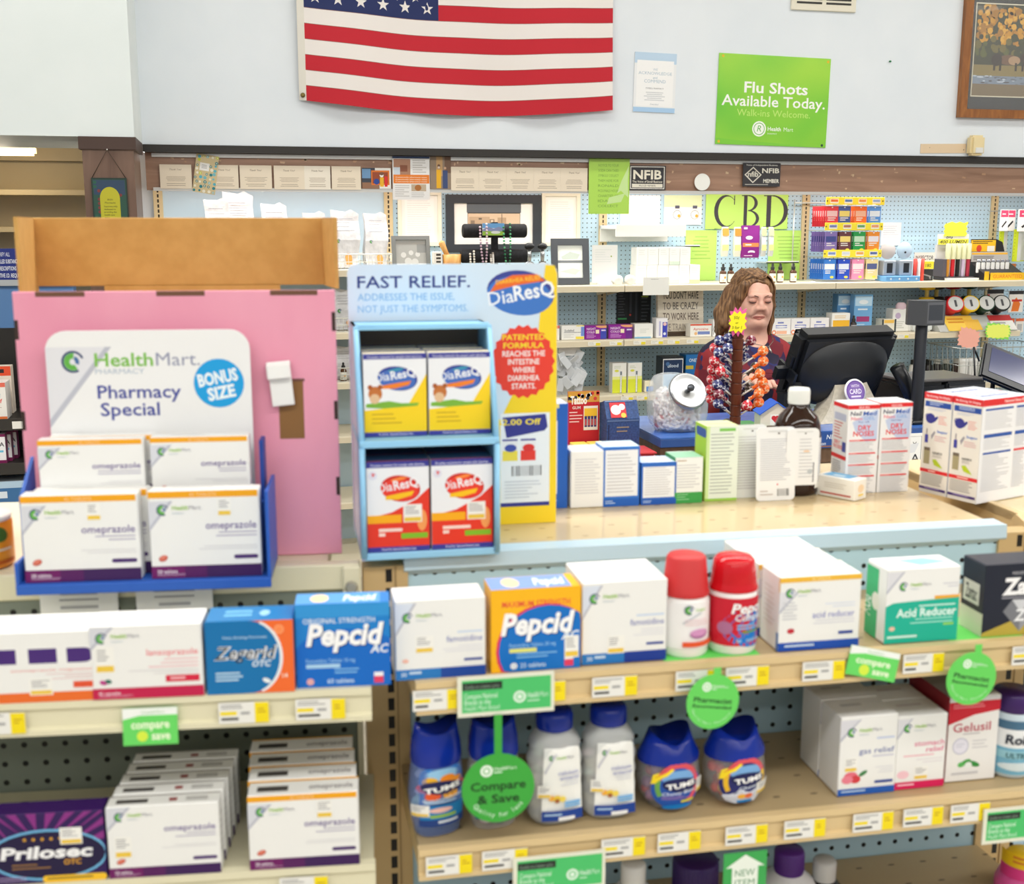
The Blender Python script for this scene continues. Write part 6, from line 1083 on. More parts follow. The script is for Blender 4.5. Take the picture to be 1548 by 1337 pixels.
def calb(label, u, v, rz, seed):
    t = thing('antacid_bottle', label, 'bottle', RG.w(u, v, ZR2), RG.ang + R(rz), 'white blue-capped antacid bottles')
    prof = [(0, .026, .02), (.004, .0305, .0225)] + [(.01 + .006 * i, .0335 + (.0012 * math.sin(i * 1.75) if i > 3 else 0) - .0007 * max(0, i - 11), .024) for i in range(16)] + [(.108, .028, .021), (.114, .023, .019), (.118, .019, .017)]
    b = B(); b.loft(prof, mlk, 40, e=2.5); b.build('bottle_body', t); tablets(t, 50, .026, .016, .01, .09, [(240, 220, 200), (206, 232, 206), (244, 236, 196), (240, 206, 206)], seed=seed)
    b = B(); b.lathe([(.0185, .116), (.0225, .118), (.0228, .122), (.0228, .134), (.021, .139), (.018, .141), (0, .1412)], capb, 36); b.build('cap', t)
    b = B(); f = Face(b, lambda a, c, o: ((a - .5) * (.044 + .008 * c) + .003, -.0266 - o + .0035 * ((a - .5) * 2) ** 2 + max(0, .02 - c * .1) * .08, .1 - .092 * c), .05, .092, 16); fncal(0)(f); b.build('label', t)
calb('milky white antacid bottle with blue cap next to the round green sign', -.0145, -.178, 4, 11); calb('milky white antacid bottle with blue cap next to the squat antacid jars', .0535, -.176, 0, 12)
def fnch(v):
    def fn(f):
        f.ell(.5, .5, .5, (28, 84, 176) if v == 1 else (34, 40, 110), .5); f.ell(.5, .2, .34, (120, 170, 220), .14); f.arc(.5, .42, .42, .09, (220, 80, 90), 20, 160); f.arc(.5, .42, .42, .09, (110, 170, 80) if v == 1 else (240, 190, 40), 160, 210); f.arc(.5, .42, .42, .1, (240, 90, 110) if v == 1 else (240, 200, 70), -60, 20)
        f.poly([(.0, .38), (.04, .16), (.38, .0), (.42, .03), (.3, .16), (.08, .36)], (250, 220, 30)); f.text('NEW', .1, .22, .05, (220, 120, 30), .02, rot=32, fit=.18)
        f.ell(.54, .4, .33, (22, 28, 84), .17, rot=5); f.text('TUMS', .54, .45, .12, (250, 250, 250), .055, al='c', rot=5, fit=.52)
        if v == 1: f.text('Chewy Bites', .52, .62, .08, (226, 236, 250), .02, .1, al='c', rot=3, fit=.62); f.lines(.2, .66, .75, .76, 2, (150, 120, 190), .5); f.rect(.55, .78, .82, .84, (220, 210, 60)); f.ell(.5, .93, .3, (0, 124, 200), .06); f.sticker(.86, .34, .2, .34)
        else: f.poly([(.05, .78), (.4, .62), (.95, .56), (.95, .75), (.7, .98), (.3, .98), (.12, .9)], (206, 210, 222)); f.text('Chewy', .56, .62, .08, (226, 236, 250), .02, .1, al='c', rot=6, fit=.4); f.ell(.42, .8, .08, (244, 180, 60), .06); f.ell(.55, .8, .08, (230, 110, 60), .06); f.rect(.33, .9, .62, .95, (0, 140, 210)); f.sticker(.7, .52, .38, .3)
    return fn
def chewy(label, u, v, rz, cols, ver):
    t = thing('antacid_jar', label, 'jar', RG.w(u, v, ZR2), RG.ang + R(rz), 'squat antacid jars'); s = 1.0
    b = B(); b.loft([(0, .02, .017), (.003, .027, .022), (.02, .037, .03), (.04, .0405, .0325), (.056, .0385, .031), (.068, .035, .029)], clr, 36, e=2.2); b.build('jar_body', t); tablets(t, 46, .029, .022, .01, .052, cols, (.0075, .0075, .0075), 30 + ver)
    b = B(); n = 36; ring = lambda z, rx, ry: [(rx * math.cos(2 * math.pi * i / n), ry * math.sin(2 * math.pi * i / n), z) for i in range(n)]
    r0 = ring(.062, .0395, .032); r1 = ring(.068, .0395, .032); r2 = ring(.085, .031, .026); r3 = [(x * .82, y * .9, .092 + .011 * abs(x / .031) ** 1.3 * (1.1 if x > 0 else .7) - .006 * max(0, -y / .026)) for x, y, z in r2]; r4 = [(x * .45 + .006, y * .5, .08) for x, y, z in r2]
    vs = r0 + r1 + r2 + r3 + r4; b.add(vs, [(k * n + i, k * n + (i + 1) % n, (k + 1) * n + (i + 1) % n, (k + 1) * n + i) for k in range(4) for i in range(n)] + [tuple(range(4 * n, 5 * n))], capb, True); b.build('cap', t)
    b = B(); f = ovalface(b, .0415, .0335, .006, .06, 1.75, rfun=lambda z: .86 + .14 * math.sin(max(.05, min(.98, z / .075)) * 3.1)); fnch(ver)(f); b.build('label', t)
chewy('squat blue-capped jar of purple and red chews', .133, -.17, 6, [(150, 90, 140), (176, 110, 160), (180, 50, 60), (130, 70, 120)], 1)
chewy('squat blue-capped jar of yellow and red chews', .219, -.172, 8, [(236, 190, 30), (200, 60, 40), (220, 90, 40), (190, 40, 50)], 2)
def fngas(f): f.fold(0, .04, (218, 218, 226), .36, .28); f.mart(.12, .2, .12); f.text('gas relief', .96, .48, .07, (120, 130, 180), .012, al='r', fit=.62); f.lines(.45, .28, .95, .34, 1, (200, 210, 236), .4, 'r'); f.lines(.5, .51, .95, .56, 1, (206, 206, 220), .4, 'r'); f.sticker(.1, .52, .22, .18); f.ell(.22, .76, .12, (230, 110, 130), .06); f.ell(.3, .8, .09, (214, 60, 70), .05); f.ell(.16, .8, .1, (236, 130, 150), .05); f.ell(.43, .73, .08, (60, 130, 70), .025, rot=-30); f.lines(.62, .66, .95, .76, 3, (220, 220, 226), .3, 'r'); f.rect(.64, .835, .96, .87, (40, 70, 150)); f.rect(0, .915, 1, 1, (30, 90, 180)); f.lines(.06, .94, .5, .975, 1, (190, 215, 240), .5)
row('medicine_box', ['white box with cherry print and blue foot, front one of its pair', 'white box with cherry print and blue foot, rear one of its pair'], RG, .388, -.198, ZR2, .078, .106, .055, 2, fngas, lambda f: f.lines(.2, .3, .8, .6, 1, (200, 200, 200), .4), dv=.0565, grp='white stomach boxes on the lower tan shelf')
def fnsto(f): f.fold(0, .04, (222, 222, 228), .3, .28); f.mart(.12, .17, .12); f.text('stomach', .96, .42, .07, (226, 110, 150), .012, al='r', fit=.6); f.text('relief', .96, .51, .07, (226, 110, 150), .012, al='r', fit=.36); f.lines(.15, .54, .95, .58, 1, (240, 180, 190), .4); f.lines(.4, .6, .95, .68, 2, (226, 220, 224), .3, 'r'); f.ell(.16, .8, .12, (244, 200, 210), .055); f.sticker(.38, .7, .28, .18); f.rect(0, .9, 1, 1, (216, 24, 90)); f.lines(.06, .93, .5, .97, 1, (250, 200, 216), .5)
row('medicine_box', ['white box with pink lettering and magenta foot, front one of its pair', 'white box with pink lettering and magenta foot, rear one of its pair'], RG, .4625, -.196, ZR2, .069, .1, .05, 2, fnsto, lambda f: f.lines(.2, .3, .8, .6, 1, (214, 206, 208), .4), dv=.0515, grp='white stomach boxes on the lower tan shelf')
def fngel(f): f.rect(0, .01, 1, .06, (214, 214, 216)); f.poly([(0, .06), (1, .06), (1, .18), (.5, .22), (0, .32)], (196, 20, 44)); f.lines(.08, .09, .85, .15, 2, (226, 130, 140), .4); f.text('Gelusil', .1, .41, .1, (188, 70, 90), .02, .0, fit=.74); f.lines(.3, .43, .8, .47, 1, (196, 190, 192), .4); f.ell(.27, .58, .16, (226, 224, 236)); f.arc(.27, .58, .16, .02, (190, 190, 206)); f.lines(.18, .55, .36, .61, 2, (200, 200, 214), .4); f.lines(.5, .52, .92, .64, 3, (206, 204, 206), .35); f.ell(.38, .78, .12, (70, 160, 70), .03, rot=-25); f.ell(.55, .8, .13, (50, 140, 60), .03, rot=20); f.ell(.45, .81, .07, (236, 240, 236), .035); f.ell(.3, .8, .06, (90, 180, 90), .03); f.lines(.12, .89, .88, .96, 1, (200, 198, 200), .4)
carton('medicine_box', 'tall white box with red swoosh and mint leaves', 'box', RG, .538, -.19, ZR2, .072, .117, .1, (236, 234, 232), fngel, left=lambda f: f.rect(.0, 0, 1, 1, (150, 36, 46)), top=lambda f: (f.rect(0, .0, 1, .93, (150, 146, 142)), f.rect(.85, 0, .9, .8, (90, 86, 84))), group='white stomach boxes on the lower tan shelf')
def fnrol(f): f.rect(0, 0, 1, 1, (120, 180, 206)); f.rect(0, .0, 1, .18, (70, 110, 140)); f.rect(0, .16, 1, .5, (240, 242, 244)); f.text('Rolaids', .28, .42, .17, (30, 40, 60), .045, .1); f.rect(.1, .56, .9, .7, (150, 200, 214)); f.text('ULTRA', .3, .68, .09, (60, 110, 120), .03, .1); f.ell(.5, .85, .3, (214, 226, 230), .08)
bottle('antacid_bottle', 'teal labelled bottle with purple cap at the frame edge, past the mint box', RG, .606, -.17, ZR2, [(.026, 0), (.029, .004), (.029, .078), (.024, .09)], [(.0255, .088), (.026, .09), (.026, .11), (.0235, .113), (0, .1132)], pm((206, 220, 228), .15), pm((60, 28, 96), .3), (.029, .006, .08, 3.6, fnrol))
# ---- bottom tan shelf: tops of bottles
ZR3 = .9062
bottle('syrup_bottle', 'bottle with white cap standing on the lowest tan shelf below the milky bottles', RG, .113, -.1, ZR3, [(.03, 0), (.032, .005), (.032, .04), (.018, .06)], [(.0165, .058), (.0168, .086), (.014, .089), (0, .0892)], pm((226, 226, 224), .2, alpha=.8), pm((240, 240, 238), .3))
bottle('syrup_bottle', 'bottle with wide dark purple cap on the lowest shelf beside the new item sign', RG, .2, -.1, ZR3, [(.036, 0), (.038, .005), (.038, .03), (.03, .04)], [(.03, .038), (.0305, .083), (.028, .086), (0, .0862)], pm((90, 60, 120), .2), pm((54, 26, 96), .35), ribs=(.0305, .042, .08))
bottle('syrup_bottle', 'white sloping bottle with purple cap on the lowest shelf', RG, .3345, -.1, ZR3, [(.042, 0), (.044, .005), (.043, .02), (.034, .04), (.02, .052)], [(.0195, .05), (.02, .082), (.018, .085), (0, .0852)], pm((240, 240, 242), .3), pm((84, 40, 130), .35), ribs=(.02, .055, .08))
bottle('syrup_bottle', 'dark bottle with pale grey cap on the lowest shelf', RG, .387, -.1, ZR3, [(.026, 0), (.028, .005), (.028, .02), (.016, .035)], [(.0155, .033), (.016, .06), (.0135, .064), (0, .0642)], pm((40, 34, 34), .2), pm((206, 206, 204), .4))
carton('medicine_box', 'magenta box lying on the lowest tan shelf', 'box', RG, .51, -.2, ZR3, .09, .02, .06, (226, 20, 110), None, lambda f: f.rect(.9, 0, 1, 1, (40, 50, 160)))
def fnpinkb(f): f.rect(0, 0, 1, .55, (246, 206, 20)); f.lines(.2, .1, .8, .45, 2, (220, 130, 40), .5); f.rect(0, .55, 1, 1, (226, 60, 140))
bottle('syrup_bottle', 'pink bottle with yellow neck band at the frame edge of the lowest shelf', RG, .672, -.13, ZR3, [(.034, 0), (.037, .005), (.037, .018), (.03, .034), (.024, .042)], [(.024, .03), (.0245, .056), (.021, .06), (0, .0602)], pm((226, 90, 160), .2), pm((240, 200, 30), .35), (.031, .032, .07, 3.6, fnpinkb))

# ---------------------------------------------------------------- price tags and signs on the rails
def ptag(label, fr, u, z, wide=.054, h=.024, rot=0):
    b = B(); w = wide; b.box(-w / 2, w / 2, -.001, 0, 0, h, (238, 237, 232)); f = b.face('front', -w / 2, w / 2, -.001, 0, 0, h); f.rect(.72, .02, 1, 1, (246, 222, 20)); f.rect(.03, .42, .36, .6, (246, 222, 40)); f.lines(.05, .1, .66, .34, 2, (150, 150, 150), .4); f.rect(.44, .45, .62, .58, (170, 170, 170)); f.lines(.05, .72, .5, .92, 1, (60, 60, 60), .6); f.lines(.78, .3, .95, .6, 2, (200, 160, 30), .4)
    return tag(b.build('price_tag', **at(fr, u, -.2308, z)), label, 'price tag', 'price tags on the gondola rails')
for u, L in ((-.163, 'partly behind the green strip sign, below a white box'), (-.041, 'its yellow end past the green strip sign'), (.045, 'below the larger white box'), (.146, 'behind the round sign under the red caps'), (.208, 'under the shiny red-capped bottle'), (.305, 'below the gold-striped boxes'), (.436, 'below the teal box'), (.583, 'below the navy box')): ptag('price tag on upper tan rail, ' + L, RG, u, 1.289)
for u, L in ((-.151, 'below the blue-tinted bottle'), (-.085, 'cut by the lower green strip sign'), (.059, 'below the second milky bottle'), (.129, 'below the purple-chew jar'), (.215, 'above the new item sign'), (.291, 'in the empty stretch past the jars'), (.382, 'below the cherry box'), (.45, 'below the magenta-footed box'), (.515, 'beside the strip sign at the frame edge')): ptag('price tag on the lower tan rail, ' + L, RG, u, 1.084 if u != .515 else 1.083)
for u, L in ((-.24, 'below the purple capsule box'), (.017, 'below the blue and orange box'), (.1, 'below the bright blue antacid box')): ptag('price tag on the upper cream rail, ' + L, LG, u, 1.291)
ptag('price tag on the second cream rail below the orange-striped row', LG, .075, 1.078)
SG = (76, 196, 110)
def fnstrip(f): f.rect(.0, .0, 1, 1, (232, 232, 214)); f.rect(.045, .09, .965, .9, SG); f.rect(.05, .15, .46, .34, (26, 36, 30)); f.text('Quality at a better price', .07, .3, .1, (120, 140, 126), .02, fit=.36); f.text('Compare National', .07, .55, .13, (206, 240, 214), .02, fit=.34); f.text('Brands to the', .07, .7, .13, (206, 240, 214), .02, fit=.27); f.text('Health Mart Brand', .07, .85, .13, (206, 240, 214), .02, fit=.36); f.ell(.64, .58, .065, (226, 246, 230)); f.arc(.64, .58, .04, .012, SG); f.text('Health', .72, .62, .14, (214, 242, 222), .02, fit=.12); f.text('Mart', .85, .62, .14, (200, 236, 210), .0, fit=.09); f.lines(.72, .68, .86, .75, 1, (190, 230, 200), .5)
for (u, z, L) in ((-.084, 1.279, 'green strip sign on the upper tan rail below the golden box'), (-.02, 1.05, 'green strip sign on the lower tan rail below the milky bottles'), (.588, 1.051, 'green strip sign on the lower tan rail at the frame edge')):
    b = B(); b.box(-.056, .056, -.002, 0, 0, .048, (232, 232, 214)); fnstrip(b.face('front', -.056, .056, -.002, 0, 0, .048)); tag(b.build('shelf_sign', **at(RG, u, -.2335, z)), L, 'sign', 'green strip signs on the tan rails')
def dangler(label, u, v, z, r, stem, lines_, rx=1.0, small=True, c=(104, 214, 96), rot=0, rz=0, ink=(40, 84, 46)):
    t = thing('shelf_dangler', label, 'sign', RG.w(u, v, z), RG.ang + R(rz), 'round green danglers'); b = B(); b.T = Matrix.Rotation(R(rot), 4, 'Y')
    b.prism([(r * rx * math.cos(R(i * 9)), -r + r * math.sin(R(i * 9))) for i in range(40)], -.0008, 0, c, 'y')
    f = Face(b, lambda a, q, o: ((a - .5) * 2 * r * rx, -.0008 - o, -2 * r * q), 2 * r, 2 * r)
    f.ell(.34, .24, .085, (238, 250, 238)); f.arc(.34, .24, .05, .015, c); f.text('Health', .44, .24, .05, (226, 248, 226), .015); f.text('Mart', .62, .24, .05, (220, 244, 220), .0); f.lines(.44, .26, .6, .3, 1, (210, 240, 212), .5)
    if small: f.text(lines_[0], .5, .52, .09, ink, .03, al='c', fit=.74); f.text(lines_[1], .5, .62, .06, ink, .03, al='c', fit=.74); f.arctext('Health Mart Pharmacy', .5, .5, .42, 205, 335, .05, (200, 240, 200), .005)
    else: f.text(lines_[0], .5, .52, .12, ink, .035, al='c', fit=.76); f.text(lines_[1], .5, .71, .12, ink, .035, al='c', fit=.58); f.arctext('Quality for less', .5, .5, .42, 215, 325, .065, (214, 244, 216), .012)
    b.build('disc', t); b = B(); b.box(-.0045, .0045, -.0006, .0002, -.006, stem, c)
    b.build('stem', t); return t
dangler('round green recommendation dangler below the red-capped bottles', .165, -.245, 1.3125, .034, .008, ('Pharmacist', 'Recommended'), rx=.95, rot=8)
dangler('round green recommendation dangler below the teal box', .5, -.245, 1.3155, .034, .01, ('Pharmacist', 'Recommended'), rx=.98, rot=12)
dangler('large dark green round compare sign hanging before the capped bottles', -.094, -.2385, 1.2335, .0425, .047, ('Compare', '& Save'), small=False, c=(60, 168, 62), ink=(20, 62, 26))
def fncs(f): f.rect(0, 0, 1, 1, (240, 244, 240)); f.poly([(0, .3), (.3, .2), (1, .2), (1, 1), (0, 1)], (104, 214, 100)); f.text('compare', .5, .55, .22, (240, 250, 220), .04, al='c', fit=.7); f.ell(.35, .76, .1, (214, 236, 70)); f.text('save', .52, .86, .22, (240, 250, 220), .04, fit=.34); f.text('HealthMart', .35, .16, .09, (150, 200, 150), .01)
for fr, u, z, w, L in ((LG, -.083, 1.272, .058, 'green compare-and-save shelf tag on the cream rail'), (RG, .364, 1.288, .066, 'green compare-and-save shelf tag on the tan rail past the gold-striped boxes')):
    b = B(); b.T = Matrix.Rotation(R(14 if fr is RG else 0), 4, 'Y'); b.box(-w / 2, w / 2, -.001, 0, 0, .041 if fr is LG else .036, (104, 214, 100)); fncs(b.face('front', -w / 2, w / 2, -.001, 0, 0, .041 if fr is LG else .036)); tag(b.build('shelf_tag', loc=fr.w(u, -.2335, z), rot=(R(-6), 0, fr.ang)), L, 'sign', 'compare-and-save shelf tags')
b = B(); b.box(-.028, .028, -.001, 0, 0, .075, (60, 168, 84)); f = b.face('front', -.028, .028, -.001, 0, 0, .075); f.poly([(.5, .04), (.95, .26), (.8, .26), (.8, 1), (.2, 1), (.2, .26), (.05, .26)], (236, 244, 234)); f.text('NEW', .5, .42, .12, (70, 140, 90), .02, al='c', fit=.46); f.text('ITEM', .5, .6, .12, (70, 140, 90), .02, al='c', fit=.46)
tag(b.build('shelf_sign', **at(RG, .214, -.2325, .999)), 'green sign with a white arrow below the lower tan rail', 'sign')
for u, w, L in ((.17, .12, 'flat green paper strip lying under the two red-capped bottles'), (.53, .1, 'flat green paper strip lying under the navy box corner')):
    b = B(); b.box(-w / 2, w / 2, -.01, .08, 0, .0008, (104, 214, 96)); tag(b.build('paper_strip', **at(RG, u, -.216, ZR1 - .0012)), L, 'paper strip')

# ================================================================ goods on the tan gondola's top deck
def tl(f, x0=.08, y0=.1, x1=.92, y1=.9, n=16, c=(196, 197, 202)): f.lines(x0, y0, x1, y1, n, c, .32, lo=.7)
DK = 'boxes standing backwards on the top deck'
def fnbw(f): f.rect(0, 0, 1, 1, (30, 96, 190)); f.rect(.0, .0, .78, .04, (236, 220, 130)); f.rect(0, .16, .74, .86, (236, 240, 246)); tl(f, .02, .18, .7, .84, 16); f.lines(.25, .92, .85, .97, 2, (150, 190, 230), .4)
carton('medicine_box', 'tall blue box with white panel behind the yellow edge of the header card', 'box', RG, .062, .21, ZD, .062, .16, .05, (30, 96, 190), fnbw, top=lambda f: f.rect(0, 0, 1, 1, (206, 216, 240)), group=DK)
carton('medicine_box', 'plain white box on the top deck beside the tall blue one', 'box', RG, .123, .205, ZD, .052, .088, .05, (242, 242, 240), lambda f: tl(f, .12, .14, .9, .78, 13, (206, 206, 210)), right=lambda f: tl(f, n=8, c=(222, 222, 224)), group=DK)
def fnbe(c1, c2, y): return lambda f: (f.rect(0, 0, 1, 1, c1), f.rect(.05, .05 if y else .1, .95, .83, (238, 240, 244)), tl(f, .1, .12, .9, .8, 12), f.rect(0, .87, 1, 1, c2), f.lines(.06, .9, .4, .97, 2, (190, 212, 240), .4))
carton('medicine_box', 'blue edged box on the top deck beside the plain white one', 'box', RG, .176, .205, ZD, .057, .092, .05, (60, 130, 210), fnbe((48, 116, 204), (30, 96, 190), 1), top=lambda f: f.rect(.0, .0, 1, .95, (206, 230, 244)), group=DK)
carton('medicine_box', 'small square blue and white box on the top deck', 'box', RG, .2355, .205, ZD, .056, .066, .05, (40, 104, 196), fnbe((40, 104, 196), (26, 88, 184), 0), top=lambda f: f.rect(0, 0.05, 1, 1, (206, 224, 242)), group=DK)
def fngr(f): f.rect(0, 0, 1, 1, (240, 242, 240)); tl(f, .06, .16, .94, .7, 9); f.rect(0, .76, 1, 1, (60, 160, 76)); f.lines(.08, .8, .6, .96, 3, (150, 210, 160), .3); f.lines(.06, .06, .4, .1, 1, (180, 150, 120), .5)
carton('medicine_box', 'small white box with green foot beside the lime green carton', 'box', RG, .2835, .205, ZD, .044, .072, .05, (236, 240, 236), fngr, top=lambda f: f.rect(0, .1, 1, 1, (150, 200, 170)), left=lambda f: f.rect(0, 0, 1, .35, (36, 130, 70)), group=DK)
def fnlm(f): f.rect(0, 0, 1, 1, (232, 240, 226)); tl(f, .14, .1, .9, .93, 18, (176, 184, 176)); f.rect(.4, .03, .9, .07, (130, 200, 90)); f.rect(0, 0, .1, 1, (206, 232, 160)); f.rect(.0, .965, 1, 1, (160, 206, 80))
carton('medicine_box', 'tall lime green carton with text panel beside the white blister cards', 'box', RG, .338, .21, ZD, .052, .118, .05, (176, 216, 100), fnlm, top=lambda f: (f.rect(0, 0, 1, 1, (214, 222, 170)), f.rect(.1, .5, 1, .6, (236, 230, 120))), left=lambda f: (f.rect(0, 0, 1, 1, (170, 206, 70)), f.rrect(.1, .04, .98, .16, .1, (60, 90, 160)), f.ell(.5, .55, .25, (60, 110, 70), .14)), group=DK)
def blister(label, u, v, w, h, lean, rz, fn):
    t = thing('blister_card', label, 'blister pack', RG.w(u, v, ZD + (.022 if w == .052 else 0)), RG.ang + R(rz), 'white blister cards on the top deck'); T = Matrix.Rotation(R(-lean), 4, 'X')
    b = B(); b.T = T; r = .007
    pts = [(x + r * math.cos(R(a)), y + r * math.sin(R(a))) for x, y, a0 in ((w / 2 - r, r, 270), (w / 2 - r, h - r, 0), (-w / 2 + r, h - r, 90), (-w / 2 + r, r, 180)) for a in range(a0, a0 + 91, 30)]
    b.prism(pts, 0, .0015, (240, 240, 240), 'y'); f = Face(b, lambda a, c, o: ((a - .5) * w, -o, h * (1 - c)), w, h); fn(f); f.ell(.57, .085, .03, (110, 106, 104), .012); f.rect(.3, .05, .8, .065, (214, 214, 212)); b.build('card', t)
    b = B(); b.T = T; b.box(-w * .36, w * .36, .0015, .02, h * .1, h * .7, pm((230, 232, 232), .1), .005); b.build('bubble', t)
def fnbl2(f):
    tl(f, .1, .16, .92, .74, 20, (186, 188, 194)); f.ell(.55, .78, .02, (226, 90, 100))
    for i in range(13): f.rect(.55 + .024 * i, .84, .55 + .024 * i + random.choice((.006, .013)), .94, (60, 60, 64))
    f.lines(.1, .86, .45, .95, 2, (206, 196, 190), .4)
blister('white blister card standing behind another, next to the lime green carton', .392, .222, .056, .115, 6, 0, lambda f: tl(f, .1, .16, .9, .9, 20, (200, 196, 200)))
blister('front white blister card with barcode on the top deck', .4225, .196, .064, .115, 4, 0, fnbl2)
def fnbl3(f): tl(f, .4, .18, .9, .9, 12, (206, 206, 208)); f.ell(.62, .4, .1, (240, 210, 180), .02); f.ell(.75, .76, .08, (190, 196, 200)); f.rect(.84, .6, .88, .95, (150, 150, 156))
blister('white blister card tucked between the barcode card and brown bottle', .4655, .1985, .052, .09, 0, -4, fnbl3)
bg = pm((44, 24, 16), .06)
t = bottle('syrup_bottle', 'large dark brown glass bottle with ribbed white cap', RG, .478, .2475, ZD, [(.031, 0), (.036, .004), (.0365, .01), (.0365, .098), (.035, .112), (.030, .124), (.022, .133), (.0155, .138), (.0145, .146)], [(.0165, .144), (.0168, .147), (.0168, .165), (.0155, .1685), (0, .169)], bg, pm((240, 240, 236), .35), (.0365, .012, .092, 1.0, lambda f: (f.rect(0, 0, 1, 1, (240, 240, 238)), tl(f))), ribs=(.0168, .148, .164))
t.rotation_euler[2] += R(58)
carton('medicine_box', 'small white carton lying on the top deck in front of the nose boxes', 'box', RG, .5545, .175, ZD, .034, .033, .068, (242, 240, 234), lambda f: (f.ell(.5, .45, .25, (240, 214, 180), .2), f.rect(.3, .72, .72, .8, (246, 210, 60)), f.lines(.3, .84, .7, .9, 1, (220, 200, 160), .4)), top=lambda f: (f.rect(.15, .1, .95, .8, (110, 176, 220)), f.rect(.3, .3, .6, .6, (200, 226, 240))), left=lambda f: (f.rect(.1, .78, .9, .86, (190, 70, 60)), f.lines(.2, .3, .8, .6, 3, (206, 200, 190), .3)), rot=32)
RDN = (226, 40, 46)
def fnnose(second):
    def fn(f):
        f.rect(0, 0, 1, 1, (240, 240, 242)); f.poly([(.95, .06), (.95, .4), (.6, .42), (.25, .3), (.15, .2), (.5, .12)], (196, 208, 236)); f.rect(0, .01, 1, .055, RDN); f.text('HELPS HEAL', .5, .046, .022, (250, 226, 226), .02, al='c', fit=.34)
        f.text('Neil', .07, .125, .045, (36, 46, 84), .03, .1, fit=.36); f.text('Med', .47, .125, .045, (40, 90, 180), .03, .1, fit=.44); f.text('Naso', .1, .175, .036, (230, 110, 130), .02, fit=.36); f.text('GEL', .5, .175, .036, (130, 170, 225), .02, fit=.36); f.text('spray' if second else 'for all', .5, .205, .018, (70, 90, 170), .01, al='c', fit=.34)
        f.text('DRY', .54, .29, .055, RDN, .03, al='c', fit=.4); f.text('NOSES', .52, .355, .055, RDN, .03, al='c', fit=.66)
        y = .395
        for i, k in enumerate((7, 6, 6, 12)):
            f.rect(.08, y, .92, y + .016, RDN); f.lines(.1, y + .003, .5, y + .013, 1, (250, 190, 190), .6); n = k; f.lines(.08, y + .024, .9, y + .024 + n * .0165, n, (170, 172, 178), .3, lo=.75); y += .03 + n * .0165
    return fn
def fnnl(f): f.rect(0, 0, 1, 1, (240, 238, 236)); f.rect(0, .01, 1, .055, RDN); f.rect(.1, .12, .9, .2, (196, 200, 220)); f.lines(.1, .22, .7, .42, 6, (214, 120, 120), .4); f.text('DRY', .15, .47, .04, RDN, .03, fit=.4); f.text('NOSES', .1, .52, .04, RDN, .03, fit=.6); f.rect(.7, .43, .95, .54, (70, 80, 160)); f.rect(0, .585, 1, .63, RDN); f.lines(.1, .66, .8, .85, 8, (130, 132, 140), .35); f.lines(.3, .86, .7, .97, 3, (230, 140, 140), .4)
carton('medicine_box', 'tall white and red dry-nose box next to the lying carton', 'box', RG, .5755, .218, ZD, .054, .144, .05, (238, 238, 240), fnnose(0), left=fnnl, group='dry-nose boxes')
carton('medicine_box', 'tall white and red dry-nose box at the end of the top deck', 'box', RG, .6315, .218, ZD, .054, .146, .05, (238, 238, 240), fnnose(1), left=fnnl, group='dry-nose boxes')
def fnrl(f):   # narrow end panel
    f.rect(0, 0, 1, 1, (238, 232, 222)); f.rect(0, .0, 1, .065, RDN); f.text('No Burning, No Stinging', .5, .045, .022, (250, 230, 228), .02, al='c', fit=.84); f.rect(.04, .085, .97, .14, (36, 76, 160)); f.lines(.2, .095, .8, .13, 2, (200, 214, 240), .4)
    f.lines(.15, .155, .85, .18, 2, (190, 196, 214), .4); f.ell(.26, .255, .17, (54, 54, 140), .05); f.poly([(.38, .25), (.5, .225), (.54, .24), (.44, .28), (.36, .295)], (54, 54, 140)); f.arc(.14, .235, .07, .025, (54, 54, 140)); f.lines(.55, .22, .9, .31, 5, (236, 150, 140), .35)
    f.rect(.1, .42, .22, .5, (64, 64, 160)); f.rect(.14, .36, .18, .42, (150, 140, 150)); f.poly([(.32, .42), (.44, .37), (.47, .39), (.35, .46)], (160, 156, 164)); f.text('Sinugator', .52, .385, .025, (90, 130, 210), .03, fit=.38); f.lines(.45, .42, .9, .48, 3, (220, 170, 170), .35)
    f.rect(.1, .545, .32, .71, (170, 158, 120)); f.rect(.1, .545, .32, .575, (110, 96, 80)); f.text('NASAFLO', .42, .6, .022, (70, 60, 50), .03, fit=.34); f.lines(.42, .61, .85, .64, 2, (180, 170, 160), .35); f.poly([(.42, .66), (.55, .65), (.72, .7), (.8, .73), (.62, .72), (.5, .71)], (190, 210, 40))
    f.rect(0, .76, 1, .795, RDN); f.lines(.3, .77, .7, .79, 1, (250, 200, 190), .6); f.lines(.06, .81, .85, .925, 6, (120, 116, 116), .3, lo=.8); f.rect(0, .94, .96, .965, (70, 44, 120)); f.lines(.2, .945, .8, .96, 1, (180, 160, 210), .5)
def fnrf(f):
    f.rect(0, 0, 1, 1, (240, 242, 248)); f.rect(0, .0, 1, .065, RDN); f.text('Natural Sinus Relief', .93, .045, .026, (252, 236, 234), .03, al='r', fit=.5)
    for x0, x1 in ((.06, .62), (.68, .97)):
        f.rect(x0, .09, x1, .11, (36, 84, 170)); f.lines(x0, .125, x1, .3, 10, (190, 192, 198), .3, lo=.75); f.rect(x0, .335, x1, .37, (36, 84, 170)); f.lines(x0, .385, x1, .49, 6, (190, 192, 198), .3); f.rect(x0, .51, x1, .53, (36, 84, 170) if x0 < .5 else RDN); f.lines(x0, .545, x1, .9, 18, (190, 192, 198), .3, lo=.5)
